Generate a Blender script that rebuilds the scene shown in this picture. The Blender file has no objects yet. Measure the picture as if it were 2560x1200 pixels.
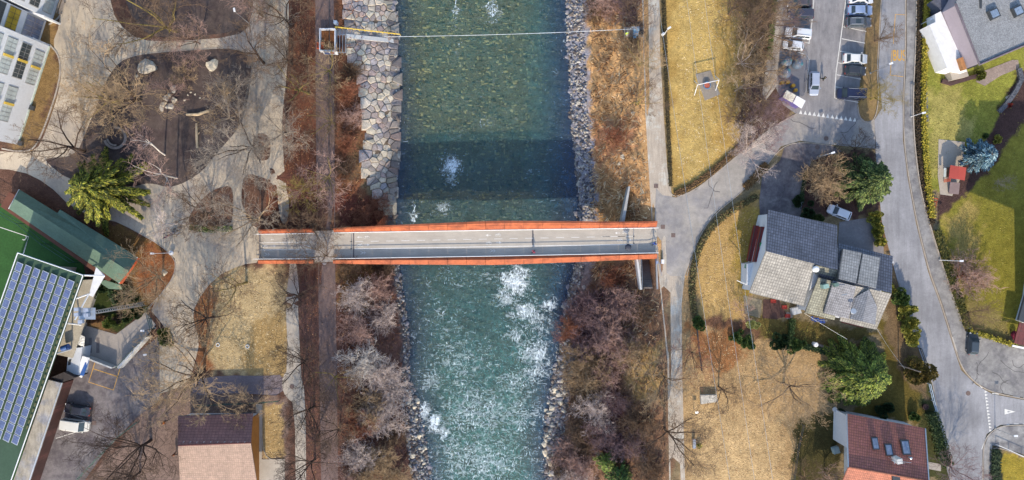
import bpy, bmesh, math, random
import numpy as np
from mathutils import Vector, Matrix
from mathutils.geometry import delaunay_2d_cdt
random.seed(7); np.random.seed(7)
R = math.radians
SC = bpy.context.scene
COL = SC.collection
H = 122.0
# ------------------------------------------------------------------ camera, sky, sun, exposure
cam = bpy.data.cameras.new('camera'); co = bpy.data.objects.new('camera', cam); COL.objects.link(co)
cam.sensor_width = 36; cam.lens = 36*H/(2560/14.0); cam.clip_start = 1; cam.clip_end = 5000
co.location = (0, 0, H); SC.camera = co
w = bpy.data.worlds.new('World'); SC.world = w; w.use_nodes = True
nt = w.node_tree; bg = nt.nodes['Background']
sky = nt.nodes.new('ShaderNodeTexSky'); sky.sky_type = 'NISHITA'; sky.sun_disc = False
sky.sun_elevation = R(29); sky.sun_rotation = R(180)
nt.links.new(sky.outputs[0], bg.inputs[0]); bg.inputs[1].default_value = 0.15
sl = bpy.data.lights.new('sun', 'SUN'); sl.energy = 2.5; sl.angle = R(0.5); sl.color = (1, .86, .67)
so = bpy.data.objects.new('sun', sl); COL.objects.link(so); so.rotation_euler = (R(61), 0, R(0.5))
SC.view_settings.view_transform = 'Standard'; SC.view_settings.look = 'None'
SC.view_settings.exposure = 1.34; SC.view_settings.gamma = 1
SC.view_settings.use_curve_mapping = False
# ------------------------------------------------------------------ helpers
def W(px, py, z=0.0):
    s = (H-z)/H/14.0
    return ((px-1280)*s, (600-py)*s)
def W3(px, py, z=0.0):
    x, y = W(px, py, z); return (x, y, z)
def C(r, g, b, k=1.5):
    g_ = .3*r+.55*g+.15*b
    def f(c):
        c = (c+(g_-c)*.13)/255.0
        c = c/12.92 if c <= .04045 else ((c+.055)/1.055)**2.4
        return min(c/k, .82)
    return (f(r), f(g), f(b), 1)
def pinterp(y, tab):
    return np.interp(y, [t[0] for t in tab], [t[1] for t in tab])
WL = [(-400,965),(0,988),(300,1000),(520,985),(600,990),(700,1002),(850,1022),(950,1020),(1010,1045),(1200,1072),(1600,1100)]
WR = [(-400,1410),(0,1418),(300,1430),(500,1448),(650,1440),(760,1415),(900,1395),(1000,1375),(1100,1362),(1200,1368),(1600,1400)]
CRL = [(-400,845),(0,845),(560,838),(700,842),(1200,850),(1600,850)]
CRR = [(-400,1598),(0,1600),(400,1610),(560,1628),(700,1648),(900,1662),(1200,1668),(1600,1680)]
WZ = -7.3
def sst(t):
    t = np.clip(t, 0, 1); return t*t*(3-2*t)
def hgt(X, Y):
    X = np.asarray(X, float); Y = np.asarray(Y, float)
    py = 600-Y*14; s = (H-WZ)/H
    pyw = 600-Y*14/s
    xl = (pinterp(pyw, WL)-1280)/14*s; xr = (pinterp(pyw, WR)-1280)/14*s
    cl = (pinterp(py, CRL)-1280)/14; cr = (pinterp(py, CRR)-1280)/14
    tl = (xl-X)/(xl-cl); tr = (X-xr)/(cr-xr)
    fl = np.interp(tl, [0, .08, .9, 1.02], [0, .16, .93, 1])
    fr = np.interp(tr, [0, .05, .28, .92, 1.05], [0, .08, .16, .94, 1])
    d = np.minimum(X-xl, xr-X)
    bed = WZ - np.interp(d, [0, 2, 5], [0, .6, 1.0])
    h = np.where(X < xl, WZ*(1-fl), np.where(X > xr, WZ*(1-fr), bed))
    n = .12*np.sin(X*1.3+Y*.7)*np.sin(Y*1.7-X*.5)+.08*np.sin(X*3.1-Y*2.3)
    h = h + n*np.where((tl > .1) & (tl < .95) | (tr > .1) & (tr < .95), 1, 0)
    h = h - 2.7*np.exp(-((X+38.8)/3.6)**6)*np.exp(-((Y+.2)/9.0)**4)
    ss = np.clip((Y+9.1)/6.0, 0, 1)
    h = h - 3.3*ss*np.where((X > 23.15) & (X < 25.45) & (Y > -9.1) & (Y < -1.5), 1, 0)
    return h
def G(px, py, dz=0.0):
    z = 0.0
    for _ in range(6):
        x, y = W(px, py, z); z = float(hgt(x, y))
    return (x, y, z+dz)
def link(o): COL.objects.link(o); return o
ORG = {}
def tag(o, label=None, cat=None, group=None, kind=None):
    if label: o['label'] = label
    if cat: o['category'] = cat
    if group: o['group'] = group
    if kind: o['kind'] = kind
    return o
def empty(name, loc, label, cat, group=None, rz=0):
    o = bpy.data.objects.new(name, None); o.location = loc; o.rotation_euler = (0, 0, rz)
    o.empty_display_size = .3; link(o); ORG[o.name] = Vector(loc)
    return tag(o, label, cat, group)
class MB:
    def __init__(s): s.v = []; s.f = []; s.c = None
    def add(s, vs, fs):
        n = len(s.v); s.v += [tuple(v) for v in vs]; s.f += [tuple(i+n for i in f) for f in fs]; return s
    def box(s, x, y, z0, z1, w, d, rz=0):
        c, q = math.cos(rz), math.sin(rz); vs = []
        for z in (z0, z1):
            for a, b in ((-1,-1),(1,-1),(1,1),(-1,1)):
                u, v = a*w/2, b*d/2; vs.append((x+u*c-v*q, y+u*q+v*c, z))
        return s.add(vs, [(3,2,1,0),(4,5,6,7),(0,1,5,4),(1,2,6,5),(2,3,7,6),(3,0,4,7)])
    def prism(s, poly, z0, z1):
        a = sum(poly[i][0]*poly[(i+1)%len(poly)][1]-poly[(i+1)%len(poly)][0]*poly[i][1] for i in range(len(poly)))
        if a < 0: poly = poly[::-1]
        n = len(poly)
        f0 = (lambda i: z0[i]) if isinstance(z0, (list, tuple)) else (lambda i: z0)
        f1 = (lambda i: z1[i]) if isinstance(z1, (list, tuple)) else (lambda i: z1)
        vs = [(p[0], p[1], f0(i)) for i, p in enumerate(poly)]+[(p[0], p[1], f1(i)) for i, p in enumerate(poly)]
        return s.add(vs, [tuple(range(n-1, -1, -1)), tuple(range(n, 2*n))]+[(i, (i+1)%n, n+(i+1)%n, n+i) for i in range(n)])
    def slab(s, pts, t=.18):      # 3D polygon with thickness t (downwards)
        n = len(pts); P = [Vector(p) for p in pts]
        nn = sum(((P[i]-P[0]).cross(P[(i+1)%n]-P[0]) for i in range(1, n-1)), Vector())
        if nn.z < 0: P = P[::-1]
        vs = [tuple(p) for p in P]+[(p.x, p.y, p.z-t) for p in P]
        return s.add(vs, [tuple(range(n)), tuple(range(2*n-1, n-1, -1))]+[(i, n+i, n+(i+1)%n, (i+1)%n) for i in range(n)])
    def tube(s, path, r, n=6, cap=True):
        P = [Vector(p) for p in path]; m = len(P)
        rr = r if isinstance(r, (list, tuple)) else [r]*m
        base = len(s.v); prev = None
        for i, p in enumerate(P):
            d = (P[min(i+1, m-1)]-P[max(i-1, 0)]).normalized()
            ref = Vector((0, 0, 1)) if abs(d.z) < .9 else Vector((1, 0, 0))
            a = d.cross(ref).normalized()
            if prev is not None:
                a = (prev-d*prev.dot(d)).normalized()
            prev = a; b = d.cross(a)
            for k in range(n):
                t = 2*math.pi*k/n; q = p+(a*math.cos(t)+b*math.sin(t))*rr[i]; s.v.append(tuple(q))
        for i in range(m-1):
            for k in range(n):
                k2 = (k+1) % n
                s.f.append((base+i*n+k, base+i*n+k2, base+(i+1)*n+k2, base+(i+1)*n+k))
        if cap:
            s.f.append(tuple(base+k for k in range(n-1, -1, -1))); s.f.append(tuple(base+(m-1)*n+k for k in range(n)))
        return s
    def lathe(s, x, y, prof, n=16):
        base = len(s.v)
        for r, z in prof:
            for k in range(n):
                t = 2*math.pi*k/n; s.v.append((x+r*math.cos(t), y+r*math.sin(t), z))
        for i in range(len(prof)-1):
            for k in range(n):
                k2 = (k+1) % n; s.f.append((base+i*n+k, base+i*n+k2, base+(i+1)*n+k2, base+(i+1)*n+k))
        s.f.append(tuple(base+k for k in range(n-1, -1, -1))); s.f.append(tuple(base+(len(prof)-1)*n+k for k in range(n)))
        return s
    def blob(s, c, r, sub=2, amp=.25, seed=0, flat=.7):
        bm = bmesh.new(); bmesh.ops.create_icosphere(bm, subdivisions=sub, radius=1)
        rn = random.Random(seed); ph = [rn.uniform(0, 6.28) for _ in range(6)]
        rx, ry, rz = (r, r, r*flat) if not isinstance(r, (tuple, list)) else r
        vs = []
        for v in bm.verts:
            p = v.co; k = 1+amp*(math.sin(p.x*3+ph[0])*math.sin(p.y*3+ph[1])+.6*math.sin(p.z*5+ph[2])*math.sin(p.x*5+ph[3]))
            vs.append((c[0]+p.x*k*rx, c[1]+p.y*k*ry, c[2]+p.z*k*rz))
        fs = [tuple(v.index for v in f.verts) for f in bm.faces]; bm.free()
        return s.add(vs, fs)
    def build(s, name, m, parent=None, smooth=False, bevel=0, **kw):
        o0 = ORG.get(parent.name, Vector((0, 0, 0))) if parent else Vector((0, 0, 0))
        me = bpy.data.meshes.new(name)
        me.from_pydata([(v[0]-o0.x, v[1]-o0.y, v[2]-o0.z) for v in s.v], [], s.f)
        if smooth: me.polygons.foreach_set('use_smooth', [True]*len(me.polygons))
        me.materials.append(m); me.update()
        o = bpy.data.objects.new(name, me); link(o)
        if parent: o.parent = parent; ORG[o.name] = o0
        if bevel:
            b = o.modifiers.new('bevel', 'BEVEL'); b.width = bevel; b.segments = 2; b.limit_method = 'ANGLE'; b.angle_limit = R(35)
        if kw: tag(o, **kw)
        return o
def raw_mesh(name, V, F, m, cols=None, smooth=False, n=4):
    """fast numpy mesh: V (k,3), F (m,n)"""
    me = bpy.data.meshes.new(name); V = np.asarray(V, np.float32); F = np.asarray(F, np.int32)
    me.vertices.add(len(V)); me.vertices.foreach_set('co', V.ravel())
    me.loops.add(F.size); me.loops.foreach_set('vertex_index', F.ravel())
    me.polygons.add(len(F)); me.polygons.foreach_set('loop_start', np.arange(0, F.size, F.shape[1], dtype=np.int32))
    me.update(calc_edges=True)
    if smooth: me.polygons.foreach_set('use_smooth', np.ones(len(F), bool))
    if cols is not None:
        a = me.color_attributes.new('Col', 'FLOAT_COLOR', 'POINT'); c = np.ones((len(V), 4), np.float32)
        c[:, :cols.shape[1]] = cols; a.data.foreach_set('color', c.ravel())
    me.materials.append(m); me.validate()
    o = bpy.data.objects.new(name, me); link(o); return o
# ------------------------------------------------------------------ materials
def newmat(name):
    m = bpy.data.materials.new(name); m.use_nodes = True
    return m, m.node_tree, m.node_tree.nodes['Principled BSDF']
def N(t, typ, **kw):
    n = t.nodes.new(typ)
    for k, v in kw.items(): setattr(n, k, v)
    return n
def noise_val(t, co, scale, amt, detail=6, rough=.65, stretch=None, rot=0):
    """scalar around 1 +- amt"""
    if stretch:
        mp = N(t, 'ShaderNodeMapping'); mp.inputs['Scale'].default_value = stretch; mp.inputs['Rotation'].default_value = (0, 0, rot)
        t.links.new(co, mp.inputs[0]); co = mp.outputs[0]
    n = N(t, 'ShaderNodeTexNoise'); n.inputs['Scale'].default_value = scale; n.inputs['Detail'].default_value = detail
    n.inputs['Roughness'].default_value = rough; t.links.new(co, n.inputs['Vector'])
    r = N(t, 'ShaderNodeMapRange'); r.inputs[1].default_value = .3; r.inputs[2].default_value = .7
    r.inputs[3].default_value = 1-amt; r.inputs[4].default_value = 1+amt; t.links.new(n.outputs[0], r.inputs[0])
    return r.outputs[0], n
def gmat(name, col=None, rough=.9, ns=((.15, .2), (2.5, .25)), col2=None, mixs=.4, mixr=(.45, .6), attr=False, spec=.25, bump=0, bscale=6, metal=0, stretch=None, rot=0):
    m, t, p = newmat(name)
    tc = N(t, 'ShaderNodeTexCoord'); co = tc.outputs['Object']
    if attr:
        a = N(t, 'ShaderNodeAttribute'); a.attribute_name = 'Col'; c = a.outputs['Color']
    else:
        a = N(t, 'ShaderNodeRGB'); a.outputs[0].default_value = col; c = a.outputs[0]
    if col2:
        n = N(t, 'ShaderNodeTexNoise'); n.inputs['Scale'].default_value = mixs; n.inputs['Detail'].default_value = 6; n.inputs['Roughness'].default_value = .65
        t.links.new(co, n.inputs['Vector'])
        r = N(t, 'ShaderNodeMapRange'); r.inputs[1].default_value, r.inputs[2].default_value = mixr; t.links.new(n.outputs[0], r.inputs[0])
        mx = N(t, 'ShaderNodeMix', data_type='RGBA'); t.links.new(r.outputs[0], mx.inputs[0]); t.links.new(c, mx.inputs[6]); mx.inputs[7].default_value = col2; c = mx.outputs[2]
    for q in ns:
        v, _ = noise_val(t, co, q[0], q[1], stretch=(q[2] if len(q) > 2 else stretch), rot=rot)
        s = N(t, 'ShaderNodeVectorMath', operation='SCALE'); t.links.new(c, s.inputs[0]); t.links.new(v, s.inputs['Scale']); c = s.outputs[0]
    t.links.new(c, p.inputs['Base Color']); p.inputs['Roughness'].default_value = rough
    p.inputs['Specular IOR Level'].default_value = spec; p.inputs['Metallic'].default_value = metal
    if bump:
        n = N(t, 'ShaderNodeTexNoise'); n.inputs['Scale'].default_value = bscale; n.inputs['Detail'].default_value = 5; t.links.new(co, n.inputs['Vector'])
        b = N(t, 'ShaderNodeBump'); b.inputs['Strength'].default_value = bump; b.inputs['Distance'].default_value = .3
        t.links.new(n.outputs[0], b.inputs['Height']); t.links.new(b.outputs[0], p.inputs['Normal'])
    return m
def tile_mat(name, col, ang, row=.42, colw=.3, amt=.35, vary=.25, rough=.75, col2=None, mort=.55):
    """roof tiles as rows of bricks, rotated by ang about z"""
    m, t, p = newmat(name); tc = N(t, 'ShaderNodeTexCoord')
    mp = N(t, 'ShaderNodeMapping'); mp.inputs['Rotation'].default_value = (0, 0, ang); t.links.new(tc.outputs['Object'], mp.inputs[0])
    sp = N(t, 'ShaderNodeSeparateXYZ'); t.links.new(mp.outputs[0], sp.inputs[0])
    cb = N(t, 'ShaderNodeCombineXYZ'); t.links.new(sp.outputs[0], cb.inputs[0]); t.links.new(sp.outputs[1], cb.inputs[1])
    b = N(t, 'ShaderNodeTexBrick'); b.inputs['Scale'].default_value = 1; b.inputs['Brick Width'].default_value = colw; b.inputs['Row Height'].default_value = row
    b.inputs['Mortar Size'].default_value = .05; b.inputs['Mortar Smooth'].default_value = .3; b.offset = 0; b.inputs['Bias'].default_value = 0
    c1 = tuple(x*(1+vary) for x in col[:3])+(1,); c2 = tuple(x*(1-vary) for x in (col2 or col)[:3])+(1,)
    b.inputs['Color1'].default_value = c1; b.inputs['Color2'].default_value = c2; b.inputs['Mortar'].default_value = tuple(x*mort for x in col[:3])+(1,)
    t.links.new(cb.outputs[0], b.inputs['Vector']); c = b.outputs[0]
    for sc, am in ((.35, amt*1.3), (1.6, .2), (7, .22)):
        v, _ = noise_val(t, tc.outputs['Object'], sc, am)
        s = N(t, 'ShaderNodeVectorMath', operation='SCALE'); t.links.new(c, s.inputs[0]); t.links.new(v, s.inputs['Scale']); c = s.outputs[0]
    t.links.new(c, p.inputs['Base Color']); p.inputs['Roughness'].default_value = rough
    bp = N(t, 'ShaderNodeBump'); bp.inputs['Strength'].default_value = .5; bp.inputs['Distance'].default_value = .04; bp.invert = True
    t.links.new(b.outputs['Fac'], bp.inputs['Height']); t.links.new(bp.outputs[0], p.inputs['Normal'])
    return m
def flat(name, col, rough=.6, metal=0, spec=.4):
    return gmat(name, col, rough, ns=((1.2, .08), (9, .06)), metal=metal, spec=spec)
M = {}
M['white'] = flat('white_paint', C(240,242,245), .6); M['white_d'] = gmat('white_wall', C(232,236,242), .8, ns=((.3,.05),(3,.06)))
M['metal'] = flat('galvanised', (.42,.44,.46,1), .35, .7); M['dmetal'] = flat('dark_metal', (.05,.055,.06,1), .5, .3)
M['green_m'] = flat('green_metal', C(40,90,80), .5); M['glass'] = gmat('dark_glass', (.03,.045,.055,1), .08, ns=((.4,.3),), spec=.6)
M['glass_b'] = gmat('blind_glass', C(196,208,208), .25, ns=((.6,.2),(4,.1)), spec=.6); M['concrete'] = gmat('concrete', C(178,176,172), .9, ns=((.4,.15),(4,.15)))
M['conc_l'] = gmat('light_concrete', C(214,214,212), .9, ns=((.4,.1),(5,.12))); M['black'] = flat('black_rubber', (.02,.02,.022,1), .8)
M['wood'] = gmat('grey_wood', C(150,138,128), .9, ns=((1,.2),(8,.25,(1,6,1)))); M['kerbm'] = gmat('kerb_stone', C(184,172,158), .9, ns=((.6,.15),(5,.15))); M['red'] = flat('red_paint', C(200,60,45), .6); M['orange'] = flat('orange_paint', C(225,95,50), .6)
M['yellow'] = flat('yellow_paint', C(240,200,70), .6); M['blue'] = flat('blue_paint', C(50,100,180), .5); M['marking'] = gmat('road_paint', C(238,236,228), .8, ns=((3,.12),(12,.15)))
M['ymark'] = gmat('yellow_road_paint', C(222,168,72), .85, ns=((3,.2),(10,.25))); M['stone'] = gmat('pale_stone', C(205,198,185), .9, ns=((1,.2),(6,.2)), bump=.4, bscale=4)
M['brownmetal'] = flat('maroon_cladding', C(130,38,38), .6); M['manhole'] = gmat('manhole_iron', C(125,105,98), .8, ns=((6,.3),))
# ------------------------------------------------------------------ terrain
def chaikin(p, it=2):
    for _ in range(it):
        q = []
        for i in range(len(p)):
            a, b = p[i], p[(i+1) % len(p)]
            q += [(a[0]*.75+b[0]*.25, a[1]*.75+b[1]*.25), (a[0]*.25+b[0]*.75, a[1]*.25+b[1]*.75)]
        p = q
    return p
def chaikin_open(p, it=2):
    for _ in range(it):
        q = [p[0]]
        for i in range(len(p)-1):
            a, b = p[i], p[i+1]
            q += [(a[0]*.75+b[0]*.25, a[1]*.75+b[1]*.25), (a[0]*.25+b[0]*.75, a[1]*.25+b[1]*.75)]
        p = q+[p[-1]]
    return p
def sdist(X, Y, poly):
    """signed distance (positive inside), px units"""
    inside = np.zeros(X.shape, bool); dm = np.full(X.shape, 1e9)
    n = len(poly)
    for i in range(n):
        x1, y1 = poly[i]; x2, y2 = poly[(i+1) % n]
        c = ((y1 > Y) != (y2 > Y))
        if y1 != y2: inside ^= c & (X < (x2-x1)*(Y-y1)/(y2-y1)+x1)
        dx, dy = x2-x1, y2-y1; L = dx*dx+dy*dy+1e-9
        t = np.clip(((X-x1)*dx+(Y-y1)*dy)/L, 0, 1)
        dm = np.minimum(dm, np.hypot(X-x1-t*dx, Y-y1-t*dy))
    return np.where(inside, dm, -dm)
def wob(X, Y, s=1.0, seed=0):
    a = seed*1.7
    return (np.sin(X*.031*s+a)*np.sin(Y*.037*s+a*2)+.6*np.sin(X*.083*s+Y*.041*s+a)+.4*np.sin(Y*.13*s-X*.09*s+a*3)+.3*np.sin(X*.27*s+a)*np.sin(Y*.23*s))
LIT = (118,80,58); RED = (122,76,56); GOLD = (205,168,92); SOIL = (92,76,70)
Z = [  # colour, feather px, polygon in ground pixels
 ((112,80,66), 10, [(-300,-300),(850,-300),(850,1500),(-300,1500)]),
 ((150,118,72), 25, [(130,0),(170,0),(150,40),(150,200),(110,310),(80,370),(30,378),(0,0)]),
 ((86,72,68), 14, [(300,140),(590,118),(640,150),(612,290),(560,370),(500,440),(430,470),(340,440),(230,400),(215,330),(262,200)]),
 ((116,96,84), 20, [(320,-100),(640,-100),(630,60),(590,90),(430,98),(370,60)]),
 (RED, 8, [(722,-100),(790,-100),(790,560),(700,560),(640,570),(610,540),(610,440),(650,435),(700,470),(715,350)]),
 (RED, 8, [(640,330),(680,330),(680,410),(640,410)]),
 ((112,72,60), 10, [(690,440),(790,400),(790,575),(690,575)]),
 ((132,96,52), 14, [(240,550),(300,560),(445,632),(442,690),(370,775),(280,700)]),
 ((158,96,56), 14, [(360,600),(442,632),(442,690),(380,770),(340,700)]),
 ((60,72,32), 10, [(215,700),(300,710),(372,765),(290,835),(215,815)]),
 ((150,112,70), 12, [(215,790),(270,780),(280,830),(240,825)]),
 ((196,170,122), 28, [(600,664),(720,668),(722,935),(650,940),(520,932),(492,850),(485,780),(520,710)]),
 ((150,98,62), 22, [(480,720),(530,690),(545,740),(520,830),(530,930),(480,890)]),
 ((178,146,92), 20, [(640,800),(720,780),(720,930),(650,940),(600,930)]),
 ((118,82,70), 12, [(748,655),(1000,655),(1080,1500),(748,1500)]),
 ((130,98,62), 22, [(840,655),(940,655),(950,730),(900,790),(850,760)]),
 ((140,116,104), 16, [(180,1250),(330,1060),(400,1000),(450,950),(720,1000),(720,1300)]),
 ((186,154,100), 5, [(655,1012),(706,1012),(710,1148),(655,1148)]),
 # left bank
 ((138,88,60), 12, [(838,-200),(930,-200),(915,200),(915,480),(980,560),(838,560)]),
 ((170,122,76), 22, [(880,330),(930,380),(920,450),(880,440)]),
 ((120,66,52), 18, [(840,480),(980,500),(980,570),(840,570)]),
 # right bank
 ((216,166,108), 22, [(1455,-300),(1610,-300),(1640,560),(1660,700),(1480,700),(1470,400)]),
 ((140,100,84), 20, [(1455,-200),(1600,-200),(1600,90),(1560,90),(1540,40),(1460,50)]),
 ((176,124,88), 26, [(1470,290),(1600,300),(1590,360),(1500,420),(1475,380)]),
 ((196,148,96), 20, [(1500,400),(1640,400),(1650,700),(1500,700)]),
 ((150,112,84), 22, [(1440,650),(1670,650),(1690,1500),(1350,1500),(1400,900)]),
 ((112,66,66), 26, [(1430,740),(1560,740),(1530,900),(1570,1100),(1500,1140),(1440,900)]),
 ((190,152,92), 24, [(1560,860),(1650,860),(1655,1000),(1580,1000)]),
 ((186,150,102), 6, [(1700,-200),(1735,720),(1735,1400),(1700,1400)]),
 # right side
 ((196,158,82), 8, [(1655,-300),(1940,-300),(1960,150),(1900,300),(1840,370),(1740,470),(1685,490),(1670,400)]),
 ((206,172,96), 40, [(1690,-200),(1800,-200),(1790,350),(1740,440),(1690,400)]),
 ((126,96,62), 30, [(1830,-300),(1940,-300),(1960,180),(1900,300),(1840,300),(1850,120)]),
 ((110,84,72), 22, [(1900,150),(1960,200),(1990,280),(1900,340),(1850,380),(1850,300)]),
 ((196,158,92), 12, [(1735,620),(1790,540),(1900,470),(1890,560),(1860,700),(1880,800),(1750,810),(1740,720)]),
 ((172,142,62), 20, [(1830,560),(1890,500),(1880,780),(1850,760)]),
 ((124,88,66), 12, [(1735,790),(1880,800),(2000,860),(2080,860),(2080,880),(1960,870),(1740,830)]),
 ((190,154,104), 12, [(1710,810),(1850,835),(1960,860),(2080,880),(2060,1020),(1990,1060),(1975,1300),(1710,1300)]),
 ((206,170,116), 40, [(1740,1000),(1960,1050),(1950,1300),(1740,1300)]),
 ((168,112,66), 25, [(1720,810),(1850,835),(1860,900),(1800,940),(1740,890)]),
 ((112,96,48), 8, [(1890,790),(2010,800),(2200,830),(2090,870),(1900,845)]),
 ((82,76,42), 10, [(1990,1050),(2060,1030),(2100,1030),(2095,1300),(1975,1300)]),
 ((112,96,40), 10, [(2195,800),(2260,800),(2310,960),(2320,1060),(2120,1040),(2220,960)]),
 ((78,80,44), 8, [(2300,960),(2335,960),(2380,1200),(2300,1200)]),
 ((96,70,62), 10, [(2020,400),(2100,380),(2190,380),(2200,540),(2090,545),(2000,520),(2010,440)]),
 ((150,112,72), 8, [(2165,520),(2190,520),(2235,640),(2220,650)]),
 ((128,104,74), 6, [(2230,640),(2310,900),(2320,1000),(2260,950),(2210,830)]),
 ((80,66,50), 4, [(2284,-300),(2318,-300),(2320,300),(2330,560),(2420,830),(2395,835),(2310,570),(2292,440)]),
 ((144,146,54), 7, [(2308,-100),(2562,-300),(2562,480),(2310,480)]),
 ((176,164,84), 28, [(2312,240),(2380,200),(2440,330),(2330,440)]),
 ((84,62,58), 7, [(2540,180),(2700,140),(2700,230),(2420,480),(2380,560),(2340,560),(2345,490),(2410,400),(2470,340)]),
 ((142,134,46), 8, [(2600,260),(2800,300),(2800,870),(2410,820),(2350,600),(2350,545),(2450,450)]),
 ((176,152,80), 35, [(2370,540),(2430,500),(2450,640),(2400,700),(2370,620)]),
 ((148,132,76), 20, [(2400,740),(2500,780),(2520,850),(2420,825)]),
 ((176,152,50), 6, [(2500,1130),(2800,1200),(2800,1400),(2490,1400),(2485,1150)]),
 ((60,62,48), 5, [(2478,1110),(2505,1125),(2500,1400),(2470,1400)]),
]
def terrain():
    def axis(a, b, st, far):
        c = np.arange(a, b+1e-6, st); e = np.array([3, 8, 16, 35, 80, 200, 500, far])
        return np.concatenate([(a-e)[::-1], c, b+e])
    xs = axis(-104, 104, .38, 1600); ys = axis(-52, 52, .38, 1600)
    X, Y = np.meshgrid(xs, ys); h = hgt(X, Y)
    s = H/(H-h); PX = 1280+X*14*s; PY = 600-Y*14*s
    PXg = 1280+X*14; PYg = 600-Y*14
    wet = (h < -.4)
    QX = np.where(wet, PX, PXg); QY = np.where(wet, PY, PYg)
    col = np.ones(X.shape+(3,)); col[:] = C(150,130,95)[:3]
    wx = QX+4*wob(QX, QY, 3, 1); wy = QY+4*wob(QX, QY, 3, 5)
    for i, (c, f, poly) in enumerate(Z):
        d = sdist(wx, wy, poly); a = sst((d+f*.6*wob(QX, QY, 2, i)*.7+f/2)/f)[..., None]
        col = col*(1-a)+np.array(C(*c)[:3])*a
    # river bed, shore
    pw = pinterp(QY, WL); pr = pinterp(QY, WR)
    bed = sst((np.minimum(PX-pw, pr-PX)+4)/8)[..., None]
    bcol = np.array(C(128,128,88)[:3]); col = col*(1-bed)+bcol*bed
    # gravel on right shore
    g = sst((PX-pr+4)/6)*sst((pr+52+6*wob(QX, QY, 3, 9)-PX)/10); g *= np.interp(QY, [-400, 560, 760, 900, 950, 2000], [1, 1, .1, .0, .6, .9])
    g = g[..., None]; col = col*(1-g)+np.array(C(160,158,168)[:3])*g
    g = sst((pw+6-PX)/6)*sst((PX-pw+24+5*wob(QX, QY, 3, 4))/10)*np.where(QY > 640, 1, .9); g = g[..., None]
    col = col*(1-g)+np.array(C(104,98,96)[:3])*g
    ny, nx = X.shape; idx = np.arange(ny*nx).reshape(ny, nx)
    F = np.stack([idx[:-1, :-1], idx[:-1, 1:], idx[1:, 1:], idx[1:, :-1]], -1).reshape(-1, 4)
    m = gmat('terrain_mat', attr=True, rough=.95, ns=((.16, .18), (.7, .22), (2.2, .25), (8, .35)), spec=.1, bump=.55, bscale=5)
    o = raw_mesh('ground', np.stack([X, Y, h], -1).reshape(-1, 3), F, m, col.reshape(-1, 3), smooth=True)
    tag(o, kind='structure')
terrain()
def tess(poly, step=1.0):
    """poly world xy -> verts, tris"""
    pts = [];
    for i in range(len(poly)):
        a, b = poly[i], poly[(i+1) % len(poly)]; L = math.hypot(b[0]-a[0], b[1]-a[1]); k = max(1, int(L/step))
        for j in range(k): pts.append((a[0]+(b[0]-a[0])*j/k, a[1]+(b[1]-a[1])*j/k))
    nb = len(pts); A = np.array(pts); x0, y0 = A.min(0); x1, y1 = A.max(0)
    gx, gy = np.meshgrid(np.arange(x0+step/2, x1, step), np.arange(y0+step/2, y1, step))
    d = sdist(gx, gy, pts); k = d > step*.45
    allp = [Vector(p) for p in pts]+[Vector((float(a), float(b))) for a, b in zip(gx[k], gy[k])]
    r = delaunay_2d_cdt(allp, [], [list(range(nb))], 1, 1e-5)
    return [(v.x, v.y) for v in r[0]], [list(f) for f in r[2]]
def patch(name, poly, m, dz=.02, smooth=0, step=1.6, parent=None, world=False, kind='structure', drape=True, thick=0, **kw):
    if smooth: poly = chaikin(poly, smooth)
    P = [tuple(p) for p in poly] if world else [G(*p)[:2] for p in poly]
    v, f = tess(P, step)
    V = np.array(v); z = hgt(V[:, 0], V[:, 1]) if drape else np.zeros(len(V))
    me = bpy.data.meshes.new(name)
    ff = []
    for t in f:
        a = sum(v[t[i]][0]*v[t[(i+1) % len(t)]][1]-v[t[(i+1) % len(t)]][0]*v[t[i]][1] for i in range(len(t)))
        ff.append(t if a > 0 else t[::-1])
    me.from_pydata([(p[0], p[1], float(q)+dz) for p, q in zip(v, z)], [], ff); me.materials.append(m)
    o = bpy.data.objects.new(name, me); link(o)
    if parent: o.parent = parent
    if thick:
        s = o.modifiers.new('t', 'SOLIDIFY'); s.thickness = thick; s.offset = -1
    if kind: o['kind'] = kind
    if kw: tag(o, **kw)
    return o
def strip_poly(path, wd):
    """offset polygon around open polyline (world units)"""
    L = []; Rr = []
    n = len(path)
    for i, p in enumerate(path):
        a = path[max(i-1, 0)]; b = path[min(i+1, n-1)]; dx, dy = b[0]-a[0], b[1]-a[1]; l = math.hypot(dx, dy) or 1
        nx, ny = -dy/l*wd/2, dx/l*wd/2; L.append((p[0]+nx, p[1]+ny)); Rr.append((p[0]-nx, p[1]-ny))
    return L, Rr
def ribbon(mb, path, wd, z0, z1, drape=True):
    """box-section strip along px path"""
    P = [G(*p)[:2] for p in path]; L, Rr = strip_poly(P, wd); n = len(P)
    hz = [float(hgt(*p)) if drape else 0 for p in P]; vs = []
    for i in range(n):
        vs += [(L[i][0], L[i][1], hz[i]+z0), (Rr[i][0], Rr[i][1], hz[i]+z0), (Rr[i][0], Rr[i][1], hz[i]+z1), (L[i][0], L[i][1], hz[i]+z1)]
    fs = [(0,1,2,3), (4*n-1, 4*n-2, 4*n-3, 4*n-4)]
    for i in range(n-1):
        a = 4*i
        for k in range(4): fs.append((a+k, a+4+k, a+4+(k+1) % 4, a+(k+1) % 4))
    return mb.add(vs, fs)
def kerb(name, path, wd=.15, h=.12, m='kerbm', smooth=2, label=None, dz=0):
    p = chaikin_open(path, smooth) if smooth else path
    return tag(ribbon(MB(), p, wd, -.1+dz, h+dz).build(name, M[m]), kind='structure')
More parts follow.
